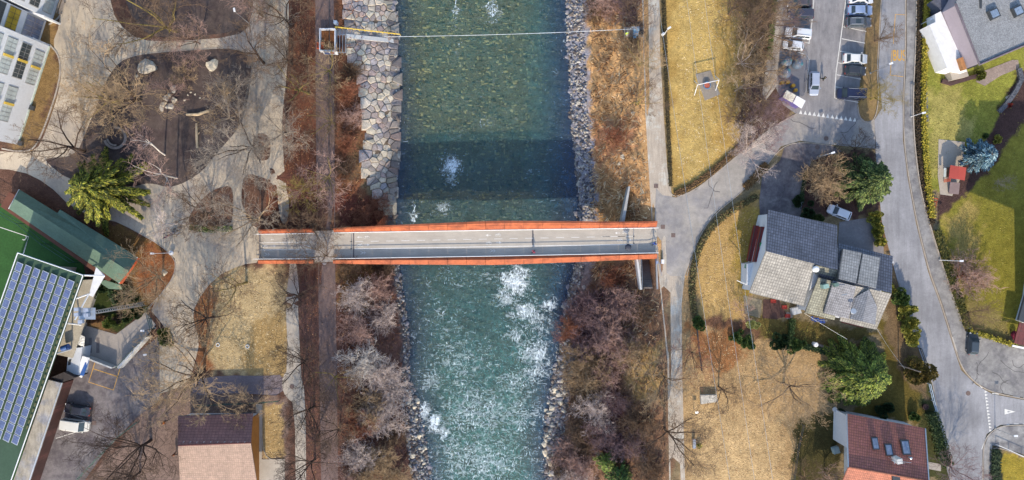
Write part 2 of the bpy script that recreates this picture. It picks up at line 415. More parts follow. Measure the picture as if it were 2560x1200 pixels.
# ground surfaces
M['plaza'] = gmat('plaza_gravel', C(206,188,162), .92, ns=((.12,.14),(.8,.13,(2.2,.35,1)),(6,.12)), col2=C(168,156,144), mixs=.09, mixr=(.48,.62))
M['path'] = gmat('path_asphalt', C(186,174,160), .92, ns=((.2,.12),(1.1,.12,(1.6,.4,1)),(6,.12)))
M['levee'] = gmat('levee_path', C(124,102,96), .95, ns=((.2,.18),(1.2,.2,(2,.3,1)),(7,.2)))
M['asph'] = gmat('asphalt', C(158,154,154), .9, ns=((.1,.18),(.9,.2,(2,.4,1)),(8,.14)), col2=C(130,128,130), mixs=.12, mixr=(.45,.65))
M['asph2'] = gmat('road_asphalt', C(164,164,168), .9, ns=((.08,.14),(.5,.16,(2.5,.25,1)),(3,.08),(9,.1)), rot=R(12), col2=C(146,146,150), mixs=.12, mixr=(.46,.62))
M['asph_d'] = gmat('old_asphalt', C(132,124,124), .92, ns=((.2,.2),(1.5,.2),(8,.15)), col2=C(104,96,100), mixs=.3)
M['gravelroad'] = gmat('gravel_road', C(194,178,158), .95, ns=((.2,.12),(1.4,.18,(2.6,.25,1)),(7,.18)), col2=C(206,200,186), mixs=.3, mixr=(.5,.62))
M['soil'] = gmat('playground_soil', C(98,84,78), .95, ns=((.2,.2),(1.2,.2),(8,.3)), col2=C(82,68,66), mixs=.25)
M['turf'] = gmat('artificial_turf', C(52,100,42), .9, ns=((.3,.15),(3,.2)))
M['bed'] = gmat('garden_soil', C(92,66,60), .95, ns=((.3,.2),(2,.3),(8,.3)))
M['pave'] = gmat('paving', C(176,166,156), .9, ns=((.3,.12),(5,.1))); M['lightpave'] = gmat('light_paving', C(190,178,162), .9, ns=((.3,.14),(5,.08)))
plaza = [(160,-60),(272,-60),(275,0),(292,55),(345,100),(430,104),(590,92),(628,62),(640,-60),(722,-60),(722,100),(716,200),(704,300),(708,380),(712,440),(725,520),(716,560),(703,556),(697,520),(692,470),(640,436),(612,436),(604,470),(604,520),(652,578),(655,655),(600,662),(535,695),(488,760),(482,800),(500,850),(488,905),(470,960),(400,985),(380,985),(398,905),(400,845),(420,830),(398,800),(372,770),(440,690),(436,632),(300,556),(255,548),(180,520),(120,460),(50,425),(-60,420),(-60,372),(45,382),(90,378),(115,330),(152,215),(152,150),(130,112),(150,60)]
hole_note = None
patch('plaza', plaza, M['plaza'], .02, smooth=1)
patch('playground_ground', [(300,152),(345,136),(420,128),(590,118),(636,150),(612,288),(590,330),(540,385),(505,432),(432,472),(370,455),(330,470),(180,455),(120,410),(112,395),(190,392),(215,330),(240,270),(265,200)], M['soil'], .05, smooth=2)
patch('play_field', [(296,-60),(636,-60),(624,50),(592,82),(430,94),(372,90),(330,50)], M['soil'], .05, smooth=2)
for nm, pl in (('planting_bed', [(640,332),(672,336),(678,370),(672,403),(640,400),(630,360)]), ('planting_bed', [(618,438),(660,442),(692,470),(700,520),(702,570),(640,574),(612,540),(606,480)]), ('planting_bed', [(470,540),(520,480),(570,462),(584,475),(582,560),(560,578),(500,578),(476,565)])):
    patch(nm, pl, gmat('leaf_litter_%d' % len(bpy.data.materials), C(116,82,64), .95, ns=((.4,.2),(3,.3),(9,.35))), .06, smooth=2)
patch('lane', [(788,-60),(834,-60),(836,300),(838,574),(794,576),(790,300)], M['levee'], .03)
patch('lane', [(796,652),(838,652),(842,900),(846,1260),(804,1260),(798,900)], M['levee'], .03)
patch('path', [(717,655),(747,655),(750,930),(764,985),(766,1260),(740,1260),(737,1010),(714,992),(704,965),(708,940),(719,925)], M['lightpave'], .03, smooth=1)
patch('service_lane', [(480,950),(560,938),(660,940),(712,936),(706,990),(640,985),(560,982),(480,990)], gmat('lane_tarmac', C(132,118,122), .9, ns=((.2,.15),(3,.15))), .025, smooth=1)
patch('parking_lot', [(60,1260),(182,948),(212,895),(300,918),(398,840),(400,1000),(340,1045),(262,1130),(170,1260),(70,1260)], M['asph_d'], .03)
patch('courtyard', [(195,808),(290,836),(365,780),(390,812),(300,920),(205,890)], M['pave'], .035)
patch('football_pitch', [(-200,400),(20,520),(200,620),(215,690),(120,900),(20,1300),(-200,1300)], M['turf'], .03)
patch('riverside_road', [(1604,-60),(1648,-60),(1650,130),(1660,300),(1668,420),(1682,500),(1728,620),(1712,690),(1704,760),(1706,950),(1714,1260),(1674,1260),(1668,900),(1650,720),(1642,640),(1630,560),(1620,400),(1612,260)], M['gravelroad'], .03)
road2 = [(1640,470),(1656,488),(1690,494),(1740,474),(1800,425),(1860,375),(1930,318),(1992,284),(2150,300),(2186,300),(2190,372),(2080,362),(2000,352),(1952,366),(1912,418),(1850,482),(1790,530),(1752,580),(1730,640),(1712,690),(1652,690),(1642,640),(1636,560)]
patch('road', road2, gmat('lane_asphalt', C(174,166,156), .9, ns=((.1,.16),(.9,.16),(8,.12)), col2=C(150,146,146), mixs=.12), .045)
mroad = [(2208,-60),(2262,-60),(2262,130),(2256,240),(2257,350),(2268,440),(2290,560),(2320,680),(2350,760),(2378,850),(2402,925),(2440,962),(2480,985),(2560,1000),(2700,1020),(2700,1062),(2560,1060),(2500,1062),(2466,1085),(2456,1120),(2454,1260),(2390,1260),(2350,1110),(2330,960),(2295,870),(2262,770),(2232,660),(2205,560),(2196,470),(2188,372),(2186,300),(2205,270),(2196,180),(2200,90)]
patch('road', mroad, M['asph2'], .045, smooth=0)
patch('parking_lot', [(1962,-60),(2172,-60),(2168,40),(2150,200),(2144,262),(2160,302),(2080,298),(1992,286),(1958,262),(1940,220),(1952,100)], M['asph'], .04)
patch('footpath', [(1938,-60),(1964,-60),(1952,110),(1942,215),(1915,250),(1905,235),(1922,120)], M['path'], .035)
patch('pavement', [(2266,-60),(2290,-60),(2288,100),(2280,250),(2283,350),(2298,470),(2322,560),(2350,650),(2384,750),(2412,828),(2560,872),(2700,900),(2700,1012),(2560,994),(2480,978),(2438,955),(2404,915),(2382,845),(2354,755),(2324,675),(2294,555),(2272,435),(2261,350),(2261,240),(2266,130)], gmat('pavement_asphalt', C(156,154,152), .9, ns=((.25,.18),(1.5,.2),(8,.12)), col2=C(128,126,128), mixs=.35), .12, thick=.12)
patch('pavement', [(2459,1260),(2459,1120),(2470,1088),(2500,1067),(2560,1064),(2700,1066),(2700,1180),(2560,1136),(2480,1112),(2474,1260)], gmat('pavement_asphalt_b', C(160,158,156), .9, ns=((.25,.18),(1.5,.2),(8,.12)), col2=C(128,126,128), mixs=.35), .12, thick=.12)
patch('driveway', [(1990,357),(2080,364),(2104,378),(2030,402),(2012,440),(2004,520),(1998,560),(1900,545),(1898,505),(1905,440),(1950,402),(1960,370)], M['asph_d'], .05)
patch('driveway', [(2098,555),(2165,545),(2190,550),(2208,612),(2210,650),(2092,640)], gmat('yard_asphalt', C(146,140,140), .92, ns=((.3,.15),(2,.15),(9,.12))), .05)
patch('shed_base', [(2346,348),(2412,355),(2404,440),(2380,490),(2350,486),(2344,440)], M['lightpave'], .05)
patch('verge', [(2176,-60),(2206,-60),(2196,90),(2190,180),(2194,240),(2186,296),(2166,306),(2148,290),(2146,262),(2158,180),(2168,60)], gmat('verge_grass', C(150,122,78), .95, ns=((.3,.2),(2,.25),(8,.3))), .11, smooth=1, thick=.12)
patch('patio', [(2440,185),(2530,150),(2545,150),(2548,170),(2500,190),(2462,215),(2440,205)], gmat('stone_patio', C(160,142,130), .9, ns=((.6,.2),(4,.25))), .05)
patch('patio', [(1858,738),(1905,750),(1900,795),(1862,785)], gmat('old_patio', C(150,138,112), .9, ns=((.6,.2),(4,.25))), .05)
patch('patio', [(640,1148),(712,1148),(712,1260),(640,1260)], M['lightpave'], .05)
patch('patio', [(640,1010),(655,1010),(655,1148),(640,1148)], M['lightpave'], .045)
# kerbs and edges
kerb('kerb', [(125,112),(150,140),(152,200),(112,320),(86,374),(50,380),(5,372)], .25, .12)
kerb('kerb', [(170,-40),(158,25),(145,48),(122,62)], .25, .12)
kerb('kerb', [(112,395),(125,425),(160,452)], .2, .1)
kerb('kerb', [(300,152),(345,136),(430,128),(590,118)], .12, .09)
kerb('kerb', [(1662,420),(1672,480),(1690,494),(1740,474),(1800,425),(1860,375),(1930,318),(1992,284)], .16, .1)
kerb('kerb', [(2080,364),(2000,354),(1952,368),(1912,420),(1850,484),(1790,532),(1752,582),(1732,640),(1716,690)], .12, .1)
kerb('kerb', [(2263,-60),(2263,130),(2258,240),(2259,350),(2270,438),(2292,558),(2322,678),(2352,758),(2380,848),(2403,920),(2440,959),(2480,981),(2560,997)], .16, .14)
kerb('kerb', [(2456,1260),(2456,1120),(2467,1087),(2500,1064),(2560,1062),(2700,1064)], .16, .14)
kerb('kerb', [(2206,-60),(2197,90),(2192,180),(2197,240),(2188,298),(2166,309),(2147,293),(2144,262)], .15, .14)
kerb('kerb', [(300,556),(436,632),(440,690),(372,772)], .12, .08)
kerb('kerb', [(2246,700),(2265,760),(2300,870),(2335,965),(2356,1110),(2385,1230)], .12, .1)
kerb('kerb', [(2290,-60),(2288,100),(2280,250),(2283,350),(2298,470),(2322,560),(2350,650),(2384,750),(2412,828),(2560,872)], .2, .3)
kerb('kerb', [(655,1010),(655,1148),(712,1148)], .12, .08); kerb('kerb', [(2474,1260),(2478,1135),(2486,1112),(2600,1160)], .12, .2)
# ------------------------------------------------------------------ river
FO = [(1130,415,24,26,1),(1130,448,12,16,.7),(1034,535,6,26,.9),(1108,520,24,14,.6),(1210,305,26,12,.35),(1232,22,16,34,.75),(1228,58,8,10,.6),(1138,20,8,40,.6),(1142,120,6,40,.3),(1290,705,34,34,1),(1300,676,26,10,.9),(1270,745,30,22,.7),(1372,762,18,14,.9),(1310,780,34,24,.75),(1335,880,38,34,.7),(1290,840,26,24,.55),(1335,930,44,30,.5),(1262,700,18,12,.8),(1060,1030,14,24,.8),(1088,1058,18,22,.9),(1112,1085,14,16,.8),(1130,1120,24,40,.45),(1290,960,60,30,.4),(1190,1030,90,70,.42),(1200,1150,110,60,.42),(1150,900,90,70,.3),(1100,800,70,60,.25),(1290,1040,60,60,.35),(1080,950,30,30,.45),(1320,430,8,8,.4),(1240,690,60,14,.4),(1140,700,80,24,.25),(1340,800,40,40,.55)]
def river():
    xs = np.arange(-26, 14.5, .16); ys = np.concatenate([[-1500,-400,-150,-80], np.arange(-50, 50.1, .16), [80,150,400,1500]])
    X, Y = np.meshgrid(xs, ys); s = (H-WZ)/H; PX = 1280+X*14/s; PY = 600-Y*14/s
    foam = np.zeros(X.shape)
    for cx, cy, rx, ry, a in FO:
        q = ((PX-cx+5*wob(PX, PY, 4, 2))/rx)**2+((PY-cy+5*wob(PX, PY, 4, 3))/ry)**2
        foam = np.maximum(foam, .9*a*np.exp(-q*.8))
    foam += np.interp(PY, [0, 560, 700, 900, 1200], [.02, .03, .03, .08, .11])*np.interp(PX, [1000,1060,1330,1400], [.5,1,1,.7])
    edge = np.minimum(PX-pinterp(PY, WL), pinterp(PY, WR)-PX)
    z = WZ+.02+.05*np.sin(X*2.1+Y*1.1+np.sin(Y*.9))*np.sin(Y*2.6-X)+.10*foam*np.sin(X*5+3*np.sin(Y*2))*np.sin(Y*6+2*np.sin(X*3))
    teal = np.clip(np.interp(PY, [-100, 250, 480, 650, 900, 1200], [.8, .75, .5, .6, .85, 1.1])*np.interp(edge, [0, 25, 80], [.1, .35, 1])*np.interp(PX, [1320, 1420], [1, .55]), 0, 1)  # low values turn the banks and the bridge's shadow band navy
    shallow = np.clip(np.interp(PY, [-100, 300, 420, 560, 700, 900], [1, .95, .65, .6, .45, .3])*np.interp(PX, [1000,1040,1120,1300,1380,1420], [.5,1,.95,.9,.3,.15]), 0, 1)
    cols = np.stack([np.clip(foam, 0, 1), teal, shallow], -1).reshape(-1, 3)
    m, t, p = newmat('river_water'); L = t.links
    tc = N(t, 'ShaderNodeTexCoord'); co = tc.outputs['Object']; at = N(t, 'ShaderNodeAttribute'); at.attribute_name = 'Col'
    sp = N(t, 'ShaderNodeSeparateColor'); L.new(at.outputs['Color'], sp.inputs[0])
    # deep colour; its navy end also paints the bridge shadow
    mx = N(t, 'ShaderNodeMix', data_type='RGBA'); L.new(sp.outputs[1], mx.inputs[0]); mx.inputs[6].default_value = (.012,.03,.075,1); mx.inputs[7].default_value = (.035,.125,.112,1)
    v, _ = noise_val(t, co, .35, .3); v2, _ = noise_val(t, co, 1.9, .5, stretch=(1, .6, 1), detail=9, rough=.75); v3, _ = noise_val(t, co, 7, .45)
    c = mx.outputs[2]
    for q in (v, v2, v3):
        s_ = N(t, 'ShaderNodeVectorMath', operation='SCALE'); L.new(c, s_.inputs[0]); L.new(q, s_.inputs['Scale']); c = s_.outputs[0]
    # foam mask
    n1 = N(t, 'ShaderNodeTexNoise'); n1.inputs['Scale'].default_value = 1.35; n1.inputs['Detail'].default_value = 5; n1.inputs['Roughness'].default_value = .62; n1.inputs['Distortion'].default_value = 2.2; mpf = N(t, 'ShaderNodeMapping'); mpf.inputs['Scale'].default_value = (1.25, .62, 1); L.new(co, mpf.inputs[0]); L.new(mpf.outputs[0], n1.inputs['Vector'])
    vv, _ = noise_val(t, co, 1, 0)
    a1 = N(t, 'ShaderNodeMath', operation='MULTIPLY_ADD'); L.new(sp.outputs[0], a1.inputs[0]); a1.inputs[1].default_value = .33; L.new(n1.outputs[0], a1.inputs[2])
    r = N(t, 'ShaderNodeMapRange'); r.inputs[1].default_value = .67; r.inputs[2].default_value = .78; L.new(a1.outputs[0], r.inputs[0])
    # wave crests: small bright arcs lying across the flow
    mpc = N(t, 'ShaderNodeMapping'); mpc.inputs['Scale'].default_value = (.75, 1.5, 1); mpc.inputs['Rotation'].default_value = (0, 0, .35); L.new(co, mpc.inputs[0])
    nc = N(t, 'ShaderNodeTexNoise'); nc.inputs['Scale'].default_value = 1.0; nc.inputs['Detail'].default_value = 3.5; nc.inputs['Roughness'].default_value = .6; nc.inputs['Distortion'].default_value = 1.6; L.new(mpc.outputs[0], nc.inputs['Vector'])
    ca = N(t, 'ShaderNodeMath', operation='MULTIPLY_ADD'); L.new(sp.outputs[0], ca.inputs[0]); ca.inputs[1].default_value = .34; L.new(nc.outputs[0], ca.inputs[2])
    cr = N(t, 'ShaderNodeMapRange'); cr.inputs[1].default_value = .64; cr.inputs[2].default_value = .76; cr.inputs[4].default_value = .5; L.new(ca.outputs[0], cr.inputs[0])
    rm = N(t, 'ShaderNodeMath', operation='MAXIMUM'); L.new(r.outputs[0], rm.inputs[0]); L.new(cr.outputs[0], rm.inputs[1]); r = rm
    m2 = N(t, 'ShaderNodeMix', data_type='RGBA'); L.new(r.outputs[0], m2.inputs[0]); L.new(c, m2.inputs[6]); m2.inputs[7].default_value = (.62,.72,.78,1)
    L.new(m2.outputs[2], p.inputs['Base Color'])
    # see-through share
    k = N(t, 'ShaderNodeMath', operation='MULTIPLY_ADD'); L.new(sp.outputs[2], k.inputs[0]); k.inputs[1].default_value = -.58; k.inputs[2].default_value = .97
    k2 = N(t, 'ShaderNodeMath', operation='MAXIMUM'); L.new(k.outputs[0], k2.inputs[0]); L.new(r.outputs[0], k2.inputs[1]); L.new(k2.outputs[0], p.inputs['Alpha'])
    rr = N(t, 'ShaderNodeMapRange'); rr.inputs[3].default_value = .12; rr.inputs[4].default_value = .8; L.new(r.outputs[0], rr.inputs[0]); L.new(rr.outputs[0], p.inputs['Roughness'])
    p.inputs['Specular IOR Level'].default_value = .5
    nb = N(t, 'ShaderNodeTexNoise'); nb.inputs['Scale'].default_value = 2.4; nb.inputs['Detail'].default_value = 7; nb.inputs['Roughness'].default_value = .7; nb.inputs['Distortion'].default_value = .8; L.new(co, nb.inputs['Vector'])
    b = N(t, 'ShaderNodeBump'); b.inputs['Strength'].default_value = 1; b.inputs['Distance'].default_value = .4; L.new(nb.outputs[0], b.inputs['Height']); L.new(b.outputs[0], p.inputs['Normal'])
    ny, nx = X.shape; idx = np.arange(ny*nx).reshape(ny, nx)
    F = np.stack([idx[:-1, :-1], idx[:-1, 1:], idx[1:, 1:], idx[1:, :-1]], -1).reshape(-1, 4)
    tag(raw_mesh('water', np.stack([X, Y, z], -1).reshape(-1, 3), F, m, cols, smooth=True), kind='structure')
    # cobbles of the river bed
    n = 14000; x = np.random.uniform(-24, 13, n); y = np.random.uniform(-48, 48, n); zz = hgt(x, y); ok = zz < WZ-.3; x, y, zz = x[ok], y[ok], zz[ok]
    n = len(x); rad = np.random.uniform(.2, .62, n)**1.9; V = []; K = 6
    ang = np.linspace(0, 2*np.pi, K, endpoint=False)
    rvar = np.random.uniform(-.45, .45, (n, K)); el = np.random.uniform(.6, 1.7, (n, 1))
    for ring, (fr, fz) in enumerate(((1, 0), (.6, .5))):
        a = ang[None]+np.random.uniform(0, 6.28, n)[:, None]*0+np.random.uniform(-.35, .35, (n, K)); rad2 = rad[:, None]*(1+(.0 if ring else 0)+rvar)
        V.append(np.stack([x[:, None]+np.cos(a)*rad2*fr*el, y[:, None]+np.sin(a)*rad2*fr/el, zz[:, None]-.03+rad[:, None]*fz*np.ones(K)[None]], -1))
    V = np.concatenate(V, 1)  # n,12,3
    base = (np.arange(n)*2*K)[:, None, None]; q = np.array([[i, (i+1) % K, K+(i+1) % K, K+i] for i in range(K)]+[[K, K+1, K+2, K+3], [K, K+3, K+4, K+5]])[None]
    F = (base+q).reshape(-1, 4)
    pal = np.array([C(140,146,96)[:3], C(112,122,84)[:3], C(176,174,108)[:3], C(84,98,74)[:3], C(128,124,86)[:3], C(196,192,120)[:3]])
    cc = pal[np.random.randint(0, 6, n)][:, None].repeat(2*K, 1).reshape(-1, 3)
    o = raw_mesh('riverbed_cobbles', V.reshape(-1, 3), F, gmat('cobble', attr=True, ns=((3, .2),)), cc); tag(o, kind='stuff', label='mottled cobbles lying on the bed under the clear river water', cat='cobbles')
river()
# ------------------------------------------------------------------ scattered blades and leaves
def scatter(name, polys, dens, L0, L1, wd, pal, label, cat, lift=.35, ang=None, wet=False, zoff=0.0, seed=1):
    rs = np.random.RandomState(seed); VS = []; CS = []; pal = np.array([C(*c)[:3] for c in pal])
    for poly in polys:
        A = np.array(poly); x0, y0 = A.min(0); x1, y1 = A.max(0); n = int(dens*(x1-x0)*(y1-y0)/196)
        px = rs.uniform(x0, x1, n); py = rs.uniform(y0, y1, n); d = sdist(px, py, poly)
        k = d > rs.uniform(-6, 14, n)*1.0; px, py = px[k], py[k]; n = len(px)
        if n == 0: continue
        # density clumps
        cl = wob(px, py, 2.3, seed); k = rs.uniform(-1.2, 1.0, n) < cl; px, py = px[k], py[k]; n = len(px)
        X = (px-1280)/14; Y = (600-py)/14; z = hgt(X, Y)
        for _ in range(3 if wet else 0):
            s = (H-z)/H; X = (px-1280)/14*s; Y = (600-py)/14*s; z = hgt(X, Y)
        a = rs.uniform(0, 6.283, n) if ang is None else rs.normal(ang, .55, n)+.8*wob(px, py, 1.5, 3)
        Ln = rs.uniform(L0, L1, n); up = rs.uniform(.05, lift, n)*Ln
        dx, dy = np.cos(a)*Ln, np.sin(a)*Ln; wx, wy = -np.sin(a)*wd/2, np.cos(a)*wd/2
        p0 = np.stack([X-wx, Y-wy, z+zoff], -1); p1 = np.stack([X+wx, Y+wy, z+zoff], -1)
        p2 = np.stack([X+dx*.6+wx, Y+dy*.6+wy, z+zoff+up], -1); p3 = np.stack([X+dx, Y+dy, z+zoff+up*1.1], -1)
        VS.append(np.stack([p0, p1, p2, p3], 1).reshape(-1, 3))
        c = pal[rs.randint(0, len(pal), n)]*(1+.25*rs.randn(n, 1)).clip(.4, 1.7); CS.append(c[:, None].repeat(4, 1).reshape(-1, 3))
    V = np.concatenate(VS); n = len(V)//4; F = np.arange(n*4).reshape(n, 4)
    if 'bladem' not in M: M['bladem'] = gmat('dry_blades', attr=True, rough=.8, ns=(), spec=.15)
    o = raw_mesh(name, V, F, M['bladem'], np.concatenate(CS)); return tag(o, kind='stuff', label=label, cat=cat)
bankR = [(1478,-20),(1600,-20),(1605,300),(1628,555),(1482,560),(1475,300)]
bankR2 = [(1480,655),(1592,655),(1612,720),(1650,730),(1668,1210),(1380,1210),(1400,950),(1450,800)]
scatter('dry_grass', [bankR, [(1480,655),(1592,655),(1612,730),(1650,730),(1640,860),(1500,760)]], 15, .5, 1.3, .14, [(250,208,150),(236,186,126),(212,158,102),(255,224,176),(176,124,84),(226,172,116)], 'long flattened straw grass combed over the right river bank', 'dry grass', lift=.7, ang=R(200), wet=True, seed=3)
scatter('undergrowth', [bankR2], 9, .4, 1.2, .07, [(150,104,96),(120,78,76),(178,140,110),(104,70,72),(196,160,120)], 'tangled brown and purple undergrowth on the lower right river bank', 'undergrowth', lift=1.2, wet=True, seed=4)
scatter('undergrowth', [[(845,-20),(915,-20),(900,150),(912,200),(905,430),(970,555),(845,555)], [(700,455),(788,455),(788,575),(660,575)], [(845,660),(985,660),(1010,820),(1012,1000),(1050,1210),(850,1210)]], 10, .3, .9, .07, [(150,96,66),(120,70,56),(178,130,90),(132,80,62),(100,62,58),(190,146,104)], 'rusty brown twiggy undergrowth on the left river bank', 'undergrowth', lift=1.0, wet=True, seed=5)
scatter('fallen_leaves', [[(722,-20),(788,-20),(788,570),(700,570),(690,450),(715,350)], [(750,655),(798,655),(802,1210),(770,1210),(766,1000),(752,930)], [(612,440),(690,470),(700,570),(610,560)], [(470,470),(584,470),(580,575),(480,575)], [(250,555),(436,632),(440,690),(372,770),(300,690)], [(636,335),(676,335),(676,405),(636,405)]], 16, .1, .28, .1, [(150,94,62),(122,72,52),(176,118,72),(100,66,56),(142,88,60),(186,138,90)], 'rust coloured fallen leaves covering the strips between the paths', 'leaves', lift=.3, seed=6)
scatter('fallen_leaves', [[(1712,820),(2060,880),(2040,1030),(1975,1210),(1712,1210)], [(1735,640),(1790,545),(1890,500),(1860,780),(1750,790)]], 14, .1, .28, .1, [(214,178,126),(188,146,96),(164,118,76),(222,190,142),(196,158,106),(150,120,80)], 'pale tan fallen leaves and straw covering the meadow beside the riverside road', 'leaves', lift=.3, seed=7)
scatter('dry_grass', [[(490,690),(600,666),(718,670),(720,930),(530,930),(490,840)], [(1690,-20),(1900,-20),(1900,290),(1740,460),(1690,470)], [(657,1012),(706,1012),(708,1146),(657,1146)]], 8, .12, .34, .1, [(222,196,148),(196,160,96),(170,132,70),(236,214,170)], 'short pale straw grass on the meadows beside the river', 'dry grass', lift=.4, seed=8)
scatter('lawn_grass', [[(2312,60),(2380,200),(2550,170),(2540,250),(2440,360),(2410,350),(2318,480)], [(2360,560),(2450,460),(2560,290),(2560,860),(2420,825)], [(1890,800),(2010,805),(2190,835),(2060,865),(1900,845)], [(2500,1132),(2560,1155),(2560,1210),(2490,1210)]], 9, .1, .26, .09, [(150,150,56),(124,126,40),(172,164,76),(100,108,36),(168,150,76)], 'olive green lawn grass in the gardens by the main road', 'grass', lift=.5, seed=9)
# ------------------------------------------------------------------ stone revetment and shore rocks
def revetment():
    rs = random.Random(5); cells = []
    import itertools
    def xl(py):   # left border of paving in px
        return float(np.interp(py, [-60,0,60,140,175,250,330,430,520,545], [850,862,872,872,902,912,918,908,965,985]))
    poly_pts = []
    step = 15.5
    for r_, py in enumerate(np.arange(-50, 556, step*.9)):
        for c_ in range(14):
            px = xl(py)+6+c_*step*1.05+(r_ % 2)*step*.5+rs.uniform(-5.5, 5.5); q = py+rs.uniform(-5.5, 5.5)
            if px < np.interp(py, [0,300,520], [984,994,980]): poly_pts.append((px, q))
    P = np.array(poly_pts); mb = MB(); cols = []
    pal = [(204,190,170),(190,180,168),(214,200,178),(178,166,158),(186,166,156),(200,190,176),(164,158,162),(206,194,172),(178,156,150),(148,138,136)]
    for i, (cx, cy) in enumerate(poly_pts):
        # voronoi cell by clipping a square
        cell = [(cx-17, cy-17), (cx+17, cy-17), (cx+17, cy+17), (cx-17, cy+17)]
        d = np.hypot(P[:, 0]-cx, P[:, 1]-cy)
        for j in np.where((d < 50) & (d > 0))[0]:
            mx, my = (P[j]+np.array((cx, cy)))/2; nx, ny = P[j][0]-cx, P[j][1]-cy; out = []
            for k in range(len(cell)):
                a, b = cell[k], cell[(k+1) % len(cell)]
                da = (a[0]-mx)*nx+(a[1]-my)*ny; db = (b[0]-mx)*nx+(b[1]-my)*ny
                if da <= 0: out.append(a)
                if da*db < 0:
                    t = da/(da-db); out.append((a[0]+(b[0]-a[0])*t, a[1]+(b[1]-a[1])*t))
            cell = out
            if len(cell) < 3: break
        if len(cell) < 3: continue
        s0 = rs.uniform(.9, .99); up = rs.uniform(.12, .5); n0 = len(mb.v); rr = []
        edge = cx > np.interp(cy, [0,300,520], [968,980,962])
        if edge: up += .15
        for (sc, dz) in ((s0, -.25), (s0, up*.6), (s0*.8, up)):
            for (x, y) in cell: rr.append(G(cx+(x-cx)*sc, cy+(y-cy)*sc, dz))
        n = len(cell); fs = [tuple(2*n+k for k in range(n))]
        for g in (0, n):
            for k in range(n): fs.append((g+k, g+(k+1) % n, g+n+(k+1) % n, g+n+k))
        mb.add(rr, [f[::-1] for f in fs]); c = C(*rs.choice(pal)); q_ = rs.uniform(.85, 1.1)*(.72 if edge else 1); c = [v*q_ for v in c[:3]]
        cols += [c]*(len(mb.v)-n0)
    o = mb.build('stone_revetment', gmat('revetment_stone', attr=True, rough=.9, ns=((.25,.15),(1.5,.22),(6,.25)), bump=.3, bscale=3))
    a = o.data.color_attributes.new('Col', 'FLOAT_COLOR', 'POINT'); c4 = np.ones((len(cols), 4), np.float32); c4[:, :3] = cols; a.data.foreach_set('color', c4.ravel())
    tag(o, 'pale irregular stone blocks paving the left river bank above the bridge', 'stone bank')
revetment()
scatter('fallen_leaves', [plaza[:12]+[(600,560),(640,660),(500,720),(400,900),(440,690),(300,556),(120,380),(150,200)]], 1.6, .08, .22, .09, [(150,110,76),(120,90,66),(176,140,100),(104,84,70)], 'sparse leaves and twigs blown over the plaza gravel', 'leaves', lift=.2, zoff=.03, seed=12)
scatter('fallen_leaves', [[(784,-20),(838,-20),(840,560),(790,560)], [(796,655),(842,655),(848,1210),(800,1210)]], 6, .08, .25, .09, [(150,104,80),(120,84,70),(100,74,66),(176,136,104)], 'leaves and twigs littering the levee lane', 'leaves', lift=.3, zoff=.04, seed=13)
scatter('undergrowth', [[(850,-20),(905,-20),(900,120),(925,180),(935,330),(925,440),(975,552),(900,552),(900,200)], [(900,60),(985,60),(995,300),(985,552),(950,500)]], 3.2, .15, .5, .07, [(140,110,80),(112,84,60),(160,140,90),(100,92,60)], 'dry weeds growing in the joints and edges of the stone paving', 'weeds', lift=.8, wet=True, zoff=.15, seed=21)
patch('mortar_bed', [(866,-50),(984,-50),(996,300),(984,552),(966,530),(912,440),(922,330),(906,180),(880,145),(872,60)], gmat('mortar', C(112,96,80), .95, ns=((1,.3),(6,.3))), .05)
def protos(kind, n, r, amp, flat_, m, sub=2, seed=0):
    out = []
    for i in range(n):
        mb = MB().blob((0, 0, 0), r, sub, amp, seed+i, flat_); me = bpy.data.meshes.new(kind)
        me.from_pydata(mb.v, [], mb.f); me.materials.append(m); out.append(me)
    return out
rk = [protos('rock', 4, 1, .3, .7, gmat('rock_%d' % i, C(*c), .9, ns=((1.5,.2),(6,.25)), bump=.3, bscale=3), 2, 20*i) for i, c in enumerate(((184,178,166),(142,140,148),(116,106,100),(214,202,178)))]
rs = random.Random(11)
def rock(name, px, py, r, label, cat='rock', group=None, k=None, flat_=1, dz=0, rz=None):
    k = k if k is not None else rs.randrange(4); me = rs.choice(rk[k])
    if name == 'boulder': label = ('small','medium','large')[min(2, int((r-.2)/.2))]+' '+('pale grey','blue grey','dark brown','sandy')[k]+' '+label
    o = bpy.data.objects.new(name, me); x, y, z = G(px, py); o.location = (x, y, z+r*.15+dz)
    o.scale = (r*rs.uniform(.8, 1.25), r*rs.uniform(.8, 1.2), r*rs.uniform(.6, 1)*flat_); o.rotation_euler = (rs.uniform(-.3, .3), rs.uniform(-.3, .3), rs.uniform(0, 6) if rz is None else rz)
    link(o); return tag(o, label, cat, group)
for i in range(110):    # right shore above and just below the bridge
    py = rs.uniform(-20, 720) if i < 98 else rs.uniform(720, 800); e = float(pinterp(py, WR))
    if 552 < py < 660: continue
    rock('boulder', e+rs.uniform(-5, 22)*(1 if rs.random() < .8 else 1.6), py, rs.uniform(.2, .5), 'boulder at the waterline of the upper right bank', 'boulder', 'boulders along the right waterline', k=rs.choice((1, 2, 0, 1)))
for i in range(80):    # lower right
    py = rs.uniform(880, 1215); e = float(pinterp(py, WR))
    rock('boulder', e+rs.uniform(-8, 50)*(.35+.65*(py < 1030)), py, rs.uniform(.25, .65), 'boulder in the rock pile at the foot of the lower right bank', 'boulder', 'boulders of the lower right shore', k=rs.choice((0, 1, 2, 3, 2)))
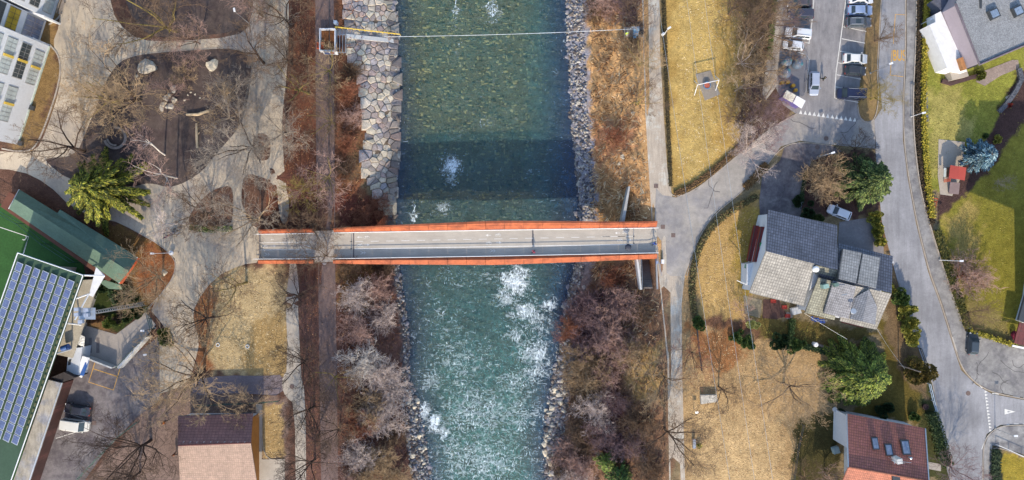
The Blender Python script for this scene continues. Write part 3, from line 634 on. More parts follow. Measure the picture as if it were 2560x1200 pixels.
for i in range(62):    # lower left
    py = rs.uniform(985, 1215); e = float(pinterp(py, WL))
    rock('boulder', e+rs.uniform(-38, 8), py, rs.uniform(.2, .6), 'boulder in the rubble at the foot of the lower left bank', 'boulder', 'boulders of the lower left shore', k=rs.choice((0, 1, 2, 3, 2)))
for i in range(28):
    py = rs.uniform(0, 545); e = float(pinterp(py, WL))
    rock('boulder', e+rs.uniform(-8, 1), py, rs.uniform(.35, .7), 'boulder at the waterline under the left stone paving', 'boulder', 'boulders under the left paving', k=rs.choice((2, 1, 0)))
for i in range(18):
    py = rs.uniform(665, 980); e = float(pinterp(py, WL))
    rock('boulder', e+rs.uniform(-12, 2), py, rs.uniform(.25, .6), 'boulder at the shaded left waterline below the bridge', 'boulder', 'boulders of the shaded left shore', k=rs.choice((2, 1)))
for px, py, r, lab in ((1130,408,1.0,'submerged boulder breaking the river into a white plume above the bridge'),(1298,672,1.2,'boulder splitting the rapids just below the bridge'),(1322,432,.4,'small rock poking out of the dark water right of the white plume')):
    rock('river_boulder', px, py, r, lab, 'boulder', k=2)
def rubble():
    r_ = np.random.RandomState(4); X = []; Y = []; S = []
    for (a, b, n, side, w0, w1) in ((-20, 552, 2600, 1, -4, 40), (660, 860, 500, 1, -4, 26), (860, 1215, 1900, 1, -10, 46), (960, 1215, 1800, 0, -44, 8), (0, 552, 350, 0, -9, 2), (660, 960, 600, 0, -14, 3)):
        py = r_.uniform(a, b, n); e = pinterp(py, WR if side else WL); px = e+r_.uniform(w0, w1, n)
        x = (px-1280)/14; y = (600-py)/14; z = hgt(x, y)
        for _ in range(4): s = (H-z)/H; x = (px-1280)/14*s; y = (600-py)/14*s; z = hgt(x, y)
        X.append(x); Y.append(y); S.append(z)
    x, y, z = map(np.concatenate, (X, Y, S)); n = len(x); rad = .09+.25*r_.rand(n)**3; K = 5
    V = []
    for fr, fz in ((1, -.1), (.62, .75)):
        a = np.linspace(0, 6.283, K, endpoint=False)[None]+r_.uniform(0, 6.28, (n, 1))+0*r_.rand(n, K); q = rad[:, None]*(fr*r_.uniform(.8, 1.25, (n, K))); V.append(np.stack([x[:, None]+np.cos(a)*q, y[:, None]+np.sin(a)*q, (z+rad*fz)[:, None]+0*a], -1))
    a0 = V[0]; d = V[0]-np.stack([x, y, z], -1)[:, None]; V[1] = np.stack([x, y, z], -1)[:, None]+d*.62; V[1][..., 2] = (z+rad*.7)[:, None]
    V = np.concatenate(V, 1); base = (np.arange(n)*2*K)[:, None, None]
    q = np.array([[i, (i+1) % K, K+(i+1) % K, K+i] for i in range(K)]+[[K, K+1, K+2, K+3], [K, K+3, K+4, K+4]])[None]
    F = (base+q).reshape(-1, 4); tri = base[:, :, 0]
    F = F[np.array([len(set(f)) == 4 for f in F])]
    pal = np.array([C(*c)[:3] for c in ((170,168,172),(130,128,136),(200,196,188),(104,96,96),(150,138,124),(186,176,160),(90,90,100))])
    cc = pal[r_.randint(0, 7, n)][:, None].repeat(2*K, 1).reshape(-1, 3)
    o = raw_mesh('shore_rubble', V.reshape(-1, 3), F, gmat('rubble', attr=True, ns=((3, .2),)), cc); tag(o, kind='stuff', label='small mixed rubble and gravel lining both river shores', cat='rubble')
rubble()
# playground stones
for px, py, r, lab, k in ((369,167,1.35,'big smooth grey climbing boulder in the upper left of the playground',1),(342,190,.35,'small round grey stone beside the big climbing boulder',1),(531,163,.95,'pale scalloped boulder at the upper right of the playground',3),(1,1,0,'',0)):
    if r: rock('play_boulder', px, py, r, lab, 'boulder', k=0 if k == 1 else 3)
for i, (px, py, r) in enumerate(((434,223,.65),(425,237,.5),(416,246,.6),(409,261,.55),(405,271,.45),(436,251,.6),(426,266,.65))):
    rock('stepping_stone', px, py, r, ['topmost pale stone of the curved climbing row','second pale stone from the top of the climbing row','long pale middle stone of the climbing row','pale stone above the lowest one of the climbing row','lowest small pale stone of the climbing row','upper pale stone of the separate right pair beside the climbing row','lower rounded pale stone of the separate right pair'][i], 'stone', 'climbing stones in the playground', k=3 if i % 2 else 0)
for (px, py, lab) in ((470,238,'left'),(478,231,''),(488,236,''),(462,251,''),(500,245,''),(555,269,''),(1,1,'')):
    if px > 1: rock('pebble', px, py, .18, 'small white stone scattered on the dark playground soil', 'stone', 'small white stones on the playground', k=3)
rock('garden_boulder', 411,682, .62, 'pale yellowish boulder on the leafy triangle next to the double headed lamp', 'boulder', k=3)
rock('garden_boulder', 803,587, .38, 'pale round stone at the upper side of the bridge crossing', 'stone', k=3)
rock('garden_boulder', 811,658, .35, 'pale blue grey stone at the lower side of the bridge crossing', 'stone', k=1)
rock('garden_boulder', 1583,283, .3, 'white round stone beside the riverside road by a lone tree', 'stone', k=3)
rock('garden_boulder', 1557,392, .4, 'upper pale disc shaped stone on the right bank grass', 'stone', k=3, flat_=.5); rock('garden_boulder', 1549,411, .35, 'lower pale disc shaped stone on the right bank grass', 'stone', k=3, flat_=.5)
rock('garden_boulder', 2522,245, .55, 'pale rugged stone in the planted bed under the terraced house', 'stone', k=0)
# ------------------------------------------------------------------ trees
class TB:
    def __init__(s): s.v = []; s.f = []
    def seg(s, pts, rr, n):
        P = [Vector(p) for p in pts]; m = len(P); b0 = len(s.v)
        for i, p in enumerate(P):
            d = (P[min(i+1, m-1)]-P[max(i-1, 0)]); d.normalize()
            ref = Vector((0, 0, 1)) if abs(d.z) < .95 else Vector((1, 0, 0)); a = d.cross(ref).normalized(); b = d.cross(a)
            for k in range(n):
                t = 6.2832*k/n; q = p+(a*math.cos(t)+b*math.sin(t))*rr[i]; s.v.append((q.x, q.y, q.z))
        for i in range(m-1):
            for k in range(n):
                s.f.append((b0+i*n+k, b0+i*n+(k+1) % n, b0+(i+1)*n+(k+1) % n, b0+(i+1)*n+k))
    def mesh(s, name):
        me = bpy.data.meshes.new(name); V = np.array(s.v, np.float32); F = np.array(s.f, np.int32)
        me.vertices.add(len(V)); me.vertices.foreach_set('co', V.ravel()); me.loops.add(F.size); me.loops.foreach_set('vertex_index', F.ravel())
        me.polygons.add(len(F)); me.polygons.foreach_set('loop_start', np.arange(0, F.size, 4, dtype=np.int32)); me.update(calc_edges=True)
        me.polygons.foreach_set('use_smooth', np.ones(len(F), bool)); me.materials.append(None); return me
def grow(seed, hgt_=12, trunk=.3, r0=.23, limbs=6, spread=.9, sub=(6, 5, 4, 3), curve=.25, droop=0, rtw=.017, stems=1, lean=.05):
    """bare tree: returns (trunk+limbs mesh, twig mesh); unit metres, base at origin"""
    rn = random.Random(seed); A, B = TB(), TB()
    def bend(p, d, L, nseg, wig, up):
        pts = [p]; dd = d.copy()
        for i in range(nseg):
            dd = (dd+Vector((rn.gauss(0, wig), rn.gauss(0, wig), rn.gauss(0, wig)+up))).normalized(); pts.append(pts[-1]+dd*L/nseg)
        return pts, dd
    def rec(p, d, L, r, lev):
        nseg = (4, 3, 2, 2)[min(lev, 3)]; pts, dd = bend(p, d, L, nseg, curve*(.55 if lev == 0 else .9), .07-droop*(lev*.12))
        last = lev >= len(sub)
        rr = [max(r*(1-.68*i/nseg), rtw*.5) for i in range(nseg+1)]
        (A if lev < 1 else B).seg(pts, rr, 5 if lev < 1 else 3)
        if last: return
        k = sub[lev]
        for j in range(k):
            t = .22+.78*(j+rn.random()*.8)/k; i = min(int(t*nseg), nseg-1); f = t*nseg-i
            q = pts[i].lerp(pts[i+1], min(f, 1)); base = (pts[i+1]-pts[i]).normalized()
            s = base.cross(Vector((rn.gauss(0, 1), rn.gauss(0, 1), rn.gauss(0, 1)))).normalized()
            nd = (base*rn.uniform(.7, 1.1)+s*rn.uniform(.55, .95)).normalized()
            rec(q, nd, L*rn.uniform(.5, .72)*(1-.3*t), max(rr[i]*rn.uniform(.4, .6), rtw), lev+1)
    for st in range(stems):
        a0 = rn.uniform(0, 6.28); off = Vector((math.cos(a0), math.sin(a0), 0))*(.0 if stems == 1 else .25)
        th = hgt_*trunk; d0 = Vector((rn.gauss(0, lean), rn.gauss(0, lean), 1)).normalized()
        if stems > 1: d0 = (d0+off*spread*2.2).normalized()
        pts, dd = bend(off-Vector((0, 0, .3)), d0, th+.3, 3, .04, 0)
        A.seg(pts, [r0*1.25, r0, r0*.9, r0*.8], 7)
        for j in range(limbs):
            az = 6.283*(j+rn.random()*.6)/limbs; el = rn.uniform(.45, 1.15) if j else .15
            d = Vector((math.cos(az)*math.sin(el*spread), math.sin(az)*math.sin(el*spread), math.cos(el*spread)))
            q = pts[-1] if j < limbs*.6 else pts[-2].lerp(pts[-1], rn.random())
            rec(q, d, (hgt_-th)*rn.uniform(.7, .98), r0*rn.uniform(.42, .66), 0)
    return A.mesh('trunk'), B.mesh('crown')
BK = {k: gmat('bark_'+k, C(*c), .9, ns=((1.5, .25), (8, .2)), spec=.1) for k, c in dict(dark=(84,68,60), brown=(128,104,84), moss=(156,138,72), grey=(176,160,142), white=(232,222,212), pink=(196,158,144), purple=(146,118,120), tan=(190,160,122), pale=(220,200,190), rust=(176,112,84)).items()}
PT = [grow(1), grow(2, spread=1.1, limbs=7), grow(3, trunk=.22, limbs=8, spread=1.05), grow(4, trunk=.4, limbs=5, spread=.8), grow(5, trunk=.16, limbs=8, spread=1.15, curve=.32), grow(6, trunk=.2, limbs=7, spread=.75, sub=(7,5,4,2))]
PB = [grow(21, trunk=.6, r0=.13, limbs=5, spread=.95, sub=(5,5,4), lean=.12, rtw=.015), grow(22, trunk=.5, r0=.13, limbs=6, spread=1.0, sub=(5,5,4), lean=.15, rtw=.015)]
PS = [grow(31+i, hgt_=4, trunk=.08, r0=.07, limbs=5, spread=1.2, sub=(5,4,3), stems=7, rtw=.019, curve=.3) for i in range(5)]
PN = [grow(41+i, hgt_=6, trunk=.2, r0=.1, limbs=8, spread=1.1, sub=(6,5,4), rtw=.014, curve=.3) for i in range(2)]
def tree(name, px, py, kind, s, bark, twig, label, cat='tree', group=None, rz=None, sz=1.0, dz=0):
    P = {'t': PT, 'b': PB, 's': PS, 'n': PN}[kind[0]]; tm, cm = P[int(kind[1])]
    o = empty(name, G(px, py, dz), label, cat, group, rz=rs.uniform(0, 6.28) if rz is None else rz)
    s *= 1.14 if kind[0] == 't' else 1.05; o.scale = (s, s, s*sz)
    for nm, me, bk in (('trunk', tm, bark), ('crown', cm, twig)):
        c = bpy.data.objects.new(nm, me); link(c); c.parent = o; c.material_slots[0].link = 'OBJECT'; c.material_slots[0].material = BK[bk]
    return o
TL = [ # px,py, kind, scale, bark, twig, label
 (438,78,'t2',1.1,'moss','brown','large mossy bare tree between the plaza and the upper play field'),
 (352,250,'t4',1.0,'dark','tan','broad bare tree with mossy limbs on the plaza edge left of the climbing stones'),
 (300,262,'t1',.85,'moss','tan','yellowish bare tree directly left of the broad one on the plaza edge'),
 (212,378,'t0',1.0,'dark','brown','dark limbed bare tree above the yellow green cedar'),
 (432,236,'n0',.9,'brown','pink','small pinkish bare tree next to the climbing stones'),
 (470,196,'n1',.7,'brown','tan','small bare sapling between the two play boulders'),
 (594,232,'n0',1.15,'grey','grey','pale grey young tree right of the scalloped boulder'),
 (642,374,'t5',.95,'dark','grey','dense bare tree beside the small oval planting bed'),
 (660,158,'t3',.85,'dark','brown','bare tree at the path corner by the wooden rail'),
 (655,40,'n1',1.2,'brown','pink','pinkish bare tree at the top path beside the lamp'),
 (728,66,'t0',.8,'dark','brown','dark bare tree right of the top of the light path'),
 (772,234,'t3',.8,'moss','brown','leaning mossy trunk tree in the rust leaves left of the levee lane'),
 (716,338,'t5',.75,'grey','grey','grey bare tree straddling the light path above the bridge'),
 (828,182,'n0',1.3,'moss','tan','bare tree just below the steel frame on the left bank'),
 (836,310,'n1',1.2,'moss','brown','small bare tree on the levee lane edge facing the stone paving'),
 (826,445,'n0',1.35,'moss','pink','bare tree on the levee lane edge nearest above the bridge'),
 (760,478,'n1',1.1,'moss','moss','yellow twigged small tree in the leaves above the bridge'),
 (655,548,'t5',.85,'tan','grey','wide pale bare tree at the upper left end of the bridge'),
 (532,532,'t2',.75,'dark','brown','dark bare tree in the triangular bed above the low green hedge'),
 (412,388,'b0',.95,'white','pink','white stemmed birch with pink twigs at the ring bench'),
 (443,446,'b1',.95,'white','pink','white stemmed birch below the ring bench'),
 (482,558,'b0',.9,'white','pale','slender birch leaning over the parked bicycles'),
 (408,690,'t5',.75,'brown','tan','bare tree between the green shed and the pale boulder'),
 (536,792,'t1',.8,'dark','brown','bare tree on the left edge of the straw meadow'),
 (617,706,'t3',.75,'moss','brown','bare tree standing on the straw meadow below the bridge end'),
 (510,925,'t4',1.05,'dark','tan','massive forked bare tree above the tiled hall'),
 (378,1100,'t2',1.0,'dark','dark','dark forked bare tree left of the tiled hall'),
 (632,1012,'n0',1.0,'brown','tan','small pale tree at the upper wall of the tiled hall'),
 (758,738,'t0',.7,'dark','dark','first dark tree below the bridge beside the narrow light path'),
 (766,900,'t2',.72,'dark','dark','second dark tree below the bridge beside the narrow light path'),
 (786,1016,'t0',.75,'dark','dark','third dark tree below the bridge beside the narrow light path'),
 (788,1148,'t2',.78,'dark','dark','lowest dark tree beside the narrow light path'),
 (842,940,'n0',1.2,'moss','brown','small tree on the levee lane beside the white thicket'),
 (850,1068,'n1',1.3,'dark','brown','lower small tree on the levee lane edge'),
 (818,640,'n1',1.2,'brown','brown','small bare tree at the lane crossing on the bridge'),
 (1590,52,'n0',1.0,'dark','brown','small bare tree above the wooden cable platform'),
 (1597,165,'n1',1.1,'moss','tan','thin bare tree on the bank below the wooden cable platform'),
 (1592,262,'n0',1.1,'moss','brown','crooked bare tree by the white stone at the riverside road'),
 (1822,36,'t0',.75,'brown','brown','bare tree at the upper end of the golden meadow'),
 (1866,96,'t4',.95,'brown','brown','large spreading tree between the meadow and the car park'),
 (1844,160,'n1',1.3,'pale','tan','slim bare tree right of the basket swing'),
 (1838,228,'n0',1.3,'grey','tan','grey bare tree below the basket swing tree line'),
 (1858,382,'t5',.6,'pale','pale','pale bare tree over the junction lane'),
 (1880,330,'t1',.7,'purple','purple','purple tinged tree behind the golden meadow corner'),
 (1900,252,'t2',.55,'tan','purple','mossy limbed tree overhanging the white kiosk roof'),
 (1892,30,'t3',.62,'moss','tan','mossy tree overhanging the dark parked cars'),
 (2186,104,'t1',.45,'brown','brown','upper bare street tree on the car park verge'),
 (2176,250,'t2',.45,'moss','moss','lower bare street tree on the car park verge'),
 (2046,450,'s1',1.28,'tan','tan','rounded sandy coloured bare tree in the garden above the white car'),
 (2128,378,'n1',1.0,'dark','dark','dark bare tree at the main road junction'),
 (2400,698,'s2',1.25,'rust','pink','rosy bare tree on the lawn by the curved main road'),
 (2412,778,'n1',.85,'brown','brown','thin bare sapling at the lower lawn edge'),
 (1796,966,'t0',.55,'dark','brown','dark bare tree beside the small stone slab on the meadow'),
 (1958,958,'t4',.85,'brown','tan','large yellowish bare tree left of the big green conifer'),
 (1662,1072,'t5',.85,'dark','brown','wide dark tree leaning over the lower riverside road'),
 (1655,938,'n0',1.5,'brown','tan','bare tree at the river side of the lower road'),
 (2360,1160,'n1',1.2,'purple','purple','purple bare tree at the garden corner by the main road'),
 (2062,1185,'n0',1.3,'tan','pink','bare tree beside the white wall of the red roofed house'),
 (2000,1188,'n1',1.0,'brown','brown','bare tree in the shaded garden strip of the red roofed house'),
 (2490,455,'n1',.45,'grey','grey','tiny bare sapling on the right lawn below the blue spruce'),
 (1850,775,'n0',.6,'pink','pink','small pinkish tree at the patio of the slate roofed house'),
 (1922,62,'n0',1.1,'brown','purple','purple twigged tree between the footpath and the dark cars'),
]
TL += [
 (500,110,'n0',1.2,'brown','pink','pinkish sapling on the path between the two play grounds'),
 (585,300,'n0',1.4,'grey','tan','bare tree in the lower right corner of the playground'),
 (700,30,'t5',.6,'grey','grey','grey tree at the very top of the light path'),
 (730,160,'t1',.65,'dark','brown','dark tree overhanging the light path beside the rust leaves'),
 (790,560,'n1',1.3,'brown','brown','small tree just above the lane crossing'),
 (350,1180,'t5',.7,'dark','brown','dark tree in the lowest corner of the wooded strip'),
 (1855,300,'t1',.6,'brown','brown','brown bare tree at the meadow edge above the junction lane'),
 (1880,190,'t3',.6,'dark','tan','dark bare tree left of the car park footpath'),
 (1725,880,'n1',1.1,'brown','rust','rusty twigged sapling at the meadow fence'),
]
for (px, py, k, s, b, tw, lab) in TL: tree('bare_tree', px, py, k, s, b, tw, lab, group=None)
# thickets on the banks
SH = [(905,905,1.25,'white'),(885,740,1.1,'pale'),(945,730,1.1,'pink'),(960,790,1.0,'pale'),(900,820,1.1,'pink'),(950,940,1.35,'pale'),(985,965,1.2,'pale'),(930,1020,1.2,'tan'),(965,1035,1.3,'pale'),(910,1060,1.0,'rust'),(900,1130,1.1,'pale'),(950,1140,1.1,'tan'),(925,1190,1.2,'tan'),(985,1180,1.0,'tan'),(880,1190,.9,'pink'),(990,1085,.9,'brown'),(870,660,.7,'brown'),(965,665,.8,'brown'),(905,545,.8,'rust'),(950,520,.9,'rust'),(870,430,.8,'brown'),(885,300,.8,'pink'),(870,230,.8,'rust'),(890,180,.7,'brown'),(870,360,.7,'rust'),(925,1040,.9,'pale'),
 (1490,770,1.4,'purple'),(1455,800,1.2,'purple'),(1520,820,1.4,'pink'),(1490,850,1.3,'purple'),(1560,760,1.1,'pink'),(1430,820,1.0,'rust'),(1540,870,1.2,'pink'),(1450,890,1.1,'tan'),(1480,930,1.3,'tan'),(1440,940,1.0,'tan'),(1520,930,1.0,'pink'),(1490,1015,1.3,'pale'),(1455,1000,.9,'brown'),(1540,1000,.9,'purple'),(1450,1080,1.2,'brown'),(1500,1080,1.1,'purple'),(1420,1130,1.1,'pink'),(1455,1165,1.2,'pink'),(1430,1190,1.1,'pale'),(1580,880,1.0,'tan'),(1590,1050,1.1,'brown'),(1570,1110,1.1,'purple'),(1600,780,.8,'brown'),(1530,700,.8,'rust'),(1480,30,.8,'brown'),(1510,15,.9,'pink'),(1560,25,.8,'purple'),(1535,345,.7,'rust'),(1580,120,.7,'brown'),(1615,1170,1.0,'brown'),(1400,1160,.8,'brown'),(1540,760,1.0,'purple')]
cw = dict(white='chalk white', pale='pale lavender', pink='dusty pink', tan='sandy', brown='brown', rust='rust red', purple='purple')
cnt = {}
for i, (px, py, s, b) in enumerate(SH):
    side = 'left' if px < 1280 else 'right'; ab = 'above' if py < 560 else 'below'; key = (b, side, ab); cnt[key] = cnt.get(key, 0)+1
tot = dict(cnt); cnt = {}
ordw = ['highest','second highest','third highest','fourth highest','fifth highest','sixth highest','seventh highest','eighth highest','ninth highest','tenth highest']
for (px, py, s, b) in sorted(SH, key=lambda q: q[1]):
    side = 'left' if px < 1280 else 'right'; ab = 'above' if py < 560 else 'below'; key = (b, side, ab); n = cnt.get(key, 0); cnt[key] = n+1
    lab = '%s leafless shrub on the %s bank %s the bridge' % (cw[b], side, ab)
    if tot[key] > 1: lab = (ordw[n] if n < tot[key]-1 else 'lowest') + ' ' + lab
    tree('bare_shrub', px, py, 's%d' % rs.randrange(5), s*.92, b, b, lab, 'shrub', 'leafless shrubs on the river banks')
# ------------------------------------------------------------------ evergreens
def leafcloud(rs_, n, fn, size, pal, aspect=3.6):
    """n leaf quads; fn() -> (pos, dir, shade)"""
    V = np.zeros((n, 4, 3)); Cc = np.zeros((n, 4, 3))
    for i in range(n):
        p, d, k = fn(); d = d.normalized(); up = Vector((rs_.gauss(0, .5), rs_.gauss(0, .5), 1))
        s = d.cross(up).normalized()*size*rs_.uniform(.6, 1.2)/aspect; L = d*size*rs_.uniform(.7, 1.4)
        V[i] = [p-s, p+s*.6, p+L, p+L*.4-s*1.3]; c = rs_.choice(pal); Cc[i] = [v*k for v in c[:3]]
    return V.reshape(-1, 3), Cc.reshape(-1, 3)
def leafmesh(name, V, Cc, parent):
    F = np.arange(len(V)).reshape(-1, 4); o0 = ORG[parent.name] if parent else Vector((0, 0, 0))
    if 'leafm' not in M: M['leafm'] = gmat('foliage', attr=True, rough=.7, ns=((1.2, .2),), spec=.2)
    o = raw_mesh(name, V-np.array(o0), F, M['leafm'], Cc)
    if parent: o.parent = parent
    return o
def conifer(name, px, py, h, rad, pal, label, fronds=90, leaf=.45, per=70, droop=.35, prof=.8, z0=.08, seed=0, seg=9, width=.28, taper=1.0):
    rn = random.Random(seed); x, y, z = G(px, py); o = empty(name, (x, y, z), label, 'conifer'); pal = [C(*c) for c in pal]
    MB().tube([(x, y, z-.3), (x, y, z+h*.5), (x, y, z+h*.97)], [rad*.07, rad*.045, .03], 8).build('trunk', BK['brown'], o)
    br = MB(); Vs = []; Cs = []
    for i in range(fronds):
        t = z0+(1-z0)*((i+.5)/fronds)**.85; hz = z+h*t; az = i*2.39996+rn.gauss(0, .2)
        L = rad*((1-t)**prof)*rn.uniform(.78, 1.18)+.25
        d = Vector((math.cos(az), math.sin(az), .28)); p = Vector((x, y, hz)); pts = [p.copy()]
        for k in range(5):
            d = (d+Vector((rn.gauss(0, .06), rn.gauss(0, .06), -droop*.28))).normalized(); p = p+d*L/5; pts.append(p.copy())
        br.tube(pts, [.05*L/rad+.02]*5+[.01], 4, False); shade = rn.uniform(.6, 1.35)
        def f():
            u = rn.random()**.7; j = min(int(u*5), 4); q = pts[j].lerp(pts[j+1], u*5-j); dd = (pts[j+1]-pts[j]).normalized(); s = dd.cross(Vector((0, 0, 1))).normalized()
            wd = L*width*(1-u*taper*.85); r = rn.uniform(-1, 1); q = q+s*wd*r+Vector((0, 0, rn.uniform(-.12, .1)-abs(r)*.15*wd))
            return q, dd+s*r*.9+Vector((0, 0, rn.uniform(-.25, .15))), shade*rn.uniform(.75, 1.2)
        V, Cc = leafcloud(rn, max(8, int(per*(L/rad)**1.4)), f, leaf, pal); Vs.append(V); Cs.append(Cc)
    br.build('branches', BK['brown'], o); leafmesh('foliage', np.concatenate(Vs), np.concatenate(Cs), o); return o
conifer('cedar_tree', 282, 478, 9.5, 7.8, [(152,152,42),(122,128,36),(182,174,58),(86,98,32),(54,66,28)], 'large yellow green cedar with pointed drooping fronds beside the green shed', fronds=95, leaf=.42, per=560, seed=3, droop=.5, width=.13, prof=.6)
conifer('spruce_tree', 2140, 456, 9.5, 4.9, [(82,104,46),(58,80,40),(114,134,64),(38,58,34),(138,150,76)], 'bushy green conifer over the main road above the white car', fronds=140, leaf=.34, per=520, seed=5, droop=.4, width=.24, prof=.55)
conifer('spruce_tree', 2124, 926, 9, 6.2, [(104,124,42),(76,98,38),(138,152,54),(46,66,32),(164,172,62)], 'very large round bright green conifer above the red roofed house', fronds=210, leaf=.36, per=640, seed=6, droop=.5, width=.26, prof=.45)
conifer('blue_spruce', 2428, 394, 5.4, 2.9, [(120,156,170),(80,122,142),(160,190,196),(52,88,112),(96,136,150)], 'blue grey spruce at the end of the planted bed', fronds=90, leaf=.38, per=110, seed=7, droop=.3, width=.26, prof=.5)
conifer('young_spruce', 1512, 1148, 5, 2.0, [(120,140,50),(90,120,44),(150,160,70)], 'yellow green young conifer at the bottom edge right of the river', fronds=60, leaf=.35, per=60, seed=8, width=.24)
conifer('young_spruce', 1545, 1180, 6, 2.6, [(80,110,44),(56,86,40),(110,136,60)], 'darker green conifer at the bottom edge right of the river', fronds=70, leaf=.4, per=70, seed=9, width=.24)
def bush(name, px, py, r, h, pal, label, n=900, leaf=.25, seed=0, cat='bush', group=None, core=True, z0=0):
    rn = random.Random(seed); x, y, z = G(px, py); z += z0; o = empty(name, (x, y, z), label, cat, group); pal = [C(*c) for c in pal]
    lobes = [(Vector((rn.gauss(0, .42), rn.gauss(0, .42), rn.uniform(.35, .8))), rn.uniform(.32, .58), rn.uniform(.8, 1.2)) for _ in range(9)]
    def f():
        c, rr, sh = rn.choice(lobes); d = Vector((rn.gauss(0, 1), rn.gauss(0, 1), rn.gauss(.2, 1))).normalized(); q = c+d*rr*rn.uniform(.65, 1.05)
        return Vector((x+q.x*r, y+q.y*r, z+max(q.z, .03)*h)), d+Vector((0, 0, .2)), sh*rn.uniform(.8, 1.2)
    V, Cc = leafcloud(rn, n, f, leaf, pal, 1.5); leafmesh('foliage', V, Cc, o)
    st = MB()
    for k in range(7):
        a = rn.uniform(0, 6.28); st.tube([(x, y, z-.1), (x+math.cos(a)*r*.3, y+math.sin(a)*r*.3, z+h*.4), (x+math.cos(a)*r*.6, y+math.sin(a)*r*.6, z+h*.75)], [.05, .035, .015], 5)
    st.build('stem', BK['brown'], o); return o
YG = [(176,172,62),(146,146,48),(110,116,44),(196,186,80)]; GR = [(92,120,50),(70,98,44),(120,140,66),(56,80,40)]; DK = [(52,76,40),(40,62,36),(70,94,50)]
BL = [(2180,540,.9,1.6,YG,'topmost yellow green bush of the roadside row by the driveway'),(2186,562,.95,1.7,YG,'second bush of the roadside row by the driveway'),(2190,585,.95,1.6,YG,'third bush of the roadside row by the driveway'),(2196,604,.8,1.5,YG,'lowest bush of the roadside row by the driveway'),
 (2212,722,1.1,1.6,YG,'upper bush of the roadside row beside the slate roofed house'),(2240,742,1.2,2.0,GR,'second bush beside the slate roofed house at the road'),(2256,775,1.4,2.4,YG,'large yellow green bush at the road below the slate roofed house'),(2262,812,1.5,2.6,YG,'larger lower yellow green bush at the road bend'),(2266,845,1.2,2.2,YG,'lowest yellow green bush above the garden fence'),
 (2276,925,2.0,3.6,[(128,112,44),(100,90,40),(150,126,56),(84,76,40)],'dark bronze round bush leaning over the main road'),(1880,812,.95,1.3,[(196,196,110),(170,176,84),(210,206,130)],'round pale yellow bush on the lawn of the slate roofed house'),
 (2020,528,1.3,1.2,DK,'dark green bushes above the slate roof'),(2040,545,1.0,1.1,[(96,112,50),(80,98,44)],'olive bush at the eave of the slate roof'),(1990,505,.9,1.0,DK,'dark bush at the driveway edge'),
 (1840,842,1.0,1.0,GR,'small green bush on the meadow boundary, left one'),(1868,852,.9,.9,GR,'small green bush on the meadow boundary, right one'),(1948,850,1.7,2.0,DK,'dark green shrub at the end of the lawn hedge'),(1985,862,1.3,1.2,GR,'green shrub on the meadow boundary near the big conifer'),(1745,808,1.1,1.6,GR,'green shrub at the lower end of the curved hedge'),
 (2282,1040,1.0,1.2,GR,'small green shrub beside the red tiled roof'),(2100,1032,.8,1.2,DK,'dark shrub at the upper corner of the red tiled house'),(2210,1020,1.2,1.2,DK,'dark shrub between the big conifer and the red tiled roof'),
 (2465,150,.0,0,GR,''),(2447,188,.9,.7,[(120,124,40),(90,100,36)],'clipped oval shrub on the patio of the terraced house'),(2492,346,.6,.6,YG,'flat yellow green shrub in the planted bed'),(2462,340,.4,.4,GR,'small green plant in the planted bed'),
 (240,720,2.0,1.2,DK,'dark green shrub in the corner behind the floodlight'),(300,745,2.2,1.1,DK,'dark green shrub below the green shed'),(330,775,1.8,1.0,[(70,90,36),(52,72,34)],'dark shrub between the mast and the courtyard path'),(285,800,1.4,1.0,[(110,120,44),(80,100,40)],'bright moss green shrub above the courtyard'),(245,795,1.2,.8,[(150,112,70),(120,84,60)],'brown withered shrub at the floodlight'),(300,790,.8,1.0,[(84,64,60),(70,54,52)],'dark maroon shrub in the green corner'),
 (418,842,1.3,.5,[(84,104,40),(110,120,50)],'low green shrub at the courtyard fence corner'),(2520,262,.5,.4,[(160,50,40),(120,50,44)],'small red plant in the planted bed')]
for i, (px, py, r, h, pal, lab) in enumerate(BL):
    if r: bush('bush', px, py, r, h, pal, lab, n=int(700+1300*r), leaf=.13+.06*r, seed=100+i)
def hedge(name, path, wd, h, pal, label, dens=60, leaf=.2, seed=0, smooth=2):
    rn = random.Random(seed); p = chaikin_open(path, smooth) if smooth else path; x0, y0, z0 = G(*p[0]); o = empty(name, (x0, y0, z0), label, 'hedge'); pal = [C(*c) for c in pal]
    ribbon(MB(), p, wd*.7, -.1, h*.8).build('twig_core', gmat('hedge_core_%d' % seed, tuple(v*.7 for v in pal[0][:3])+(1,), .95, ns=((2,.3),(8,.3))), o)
    P = [Vector(G(*q)) for q in p]; Ls = [(P[i+1]-P[i]).length for i in range(len(P)-1)]; T = sum(Ls)
    def f():
        t = rn.random()*T; i = 0
        while i < len(Ls)-1 and t > Ls[i]: t -= Ls[i]; i += 1
        q = P[i].lerp(P[i+1], t/Ls[i]); d = (P[i+1]-P[i]).normalized(); s = Vector((-d.y, d.x, 0)); u = rn.uniform(-1, 1); top = rn.random() < .65
        zz = h*rn.uniform(.8, 1.05) if top else h*rn.random(); off = u*wd/2*(1.05 if top else 1); off = off if top else math.copysign(wd/2, u)
        return q+s*off+Vector((0, 0, zz)), Vector((rn.gauss(0, 1), rn.gauss(0, 1), rn.gauss(.3, .6))), rn.uniform(.75, 1.25)
    V, Cc = leafcloud(rn, int(T*wd*dens), f, leaf, pal, 1.4); leafmesh('foliage', V, Cc, o); return o
hedge('hedge', [(480,566),(510,574),(560,574),(582,570)], .9, .9, GR, 'low curved green hedge at the left bridge approach', seed=1)
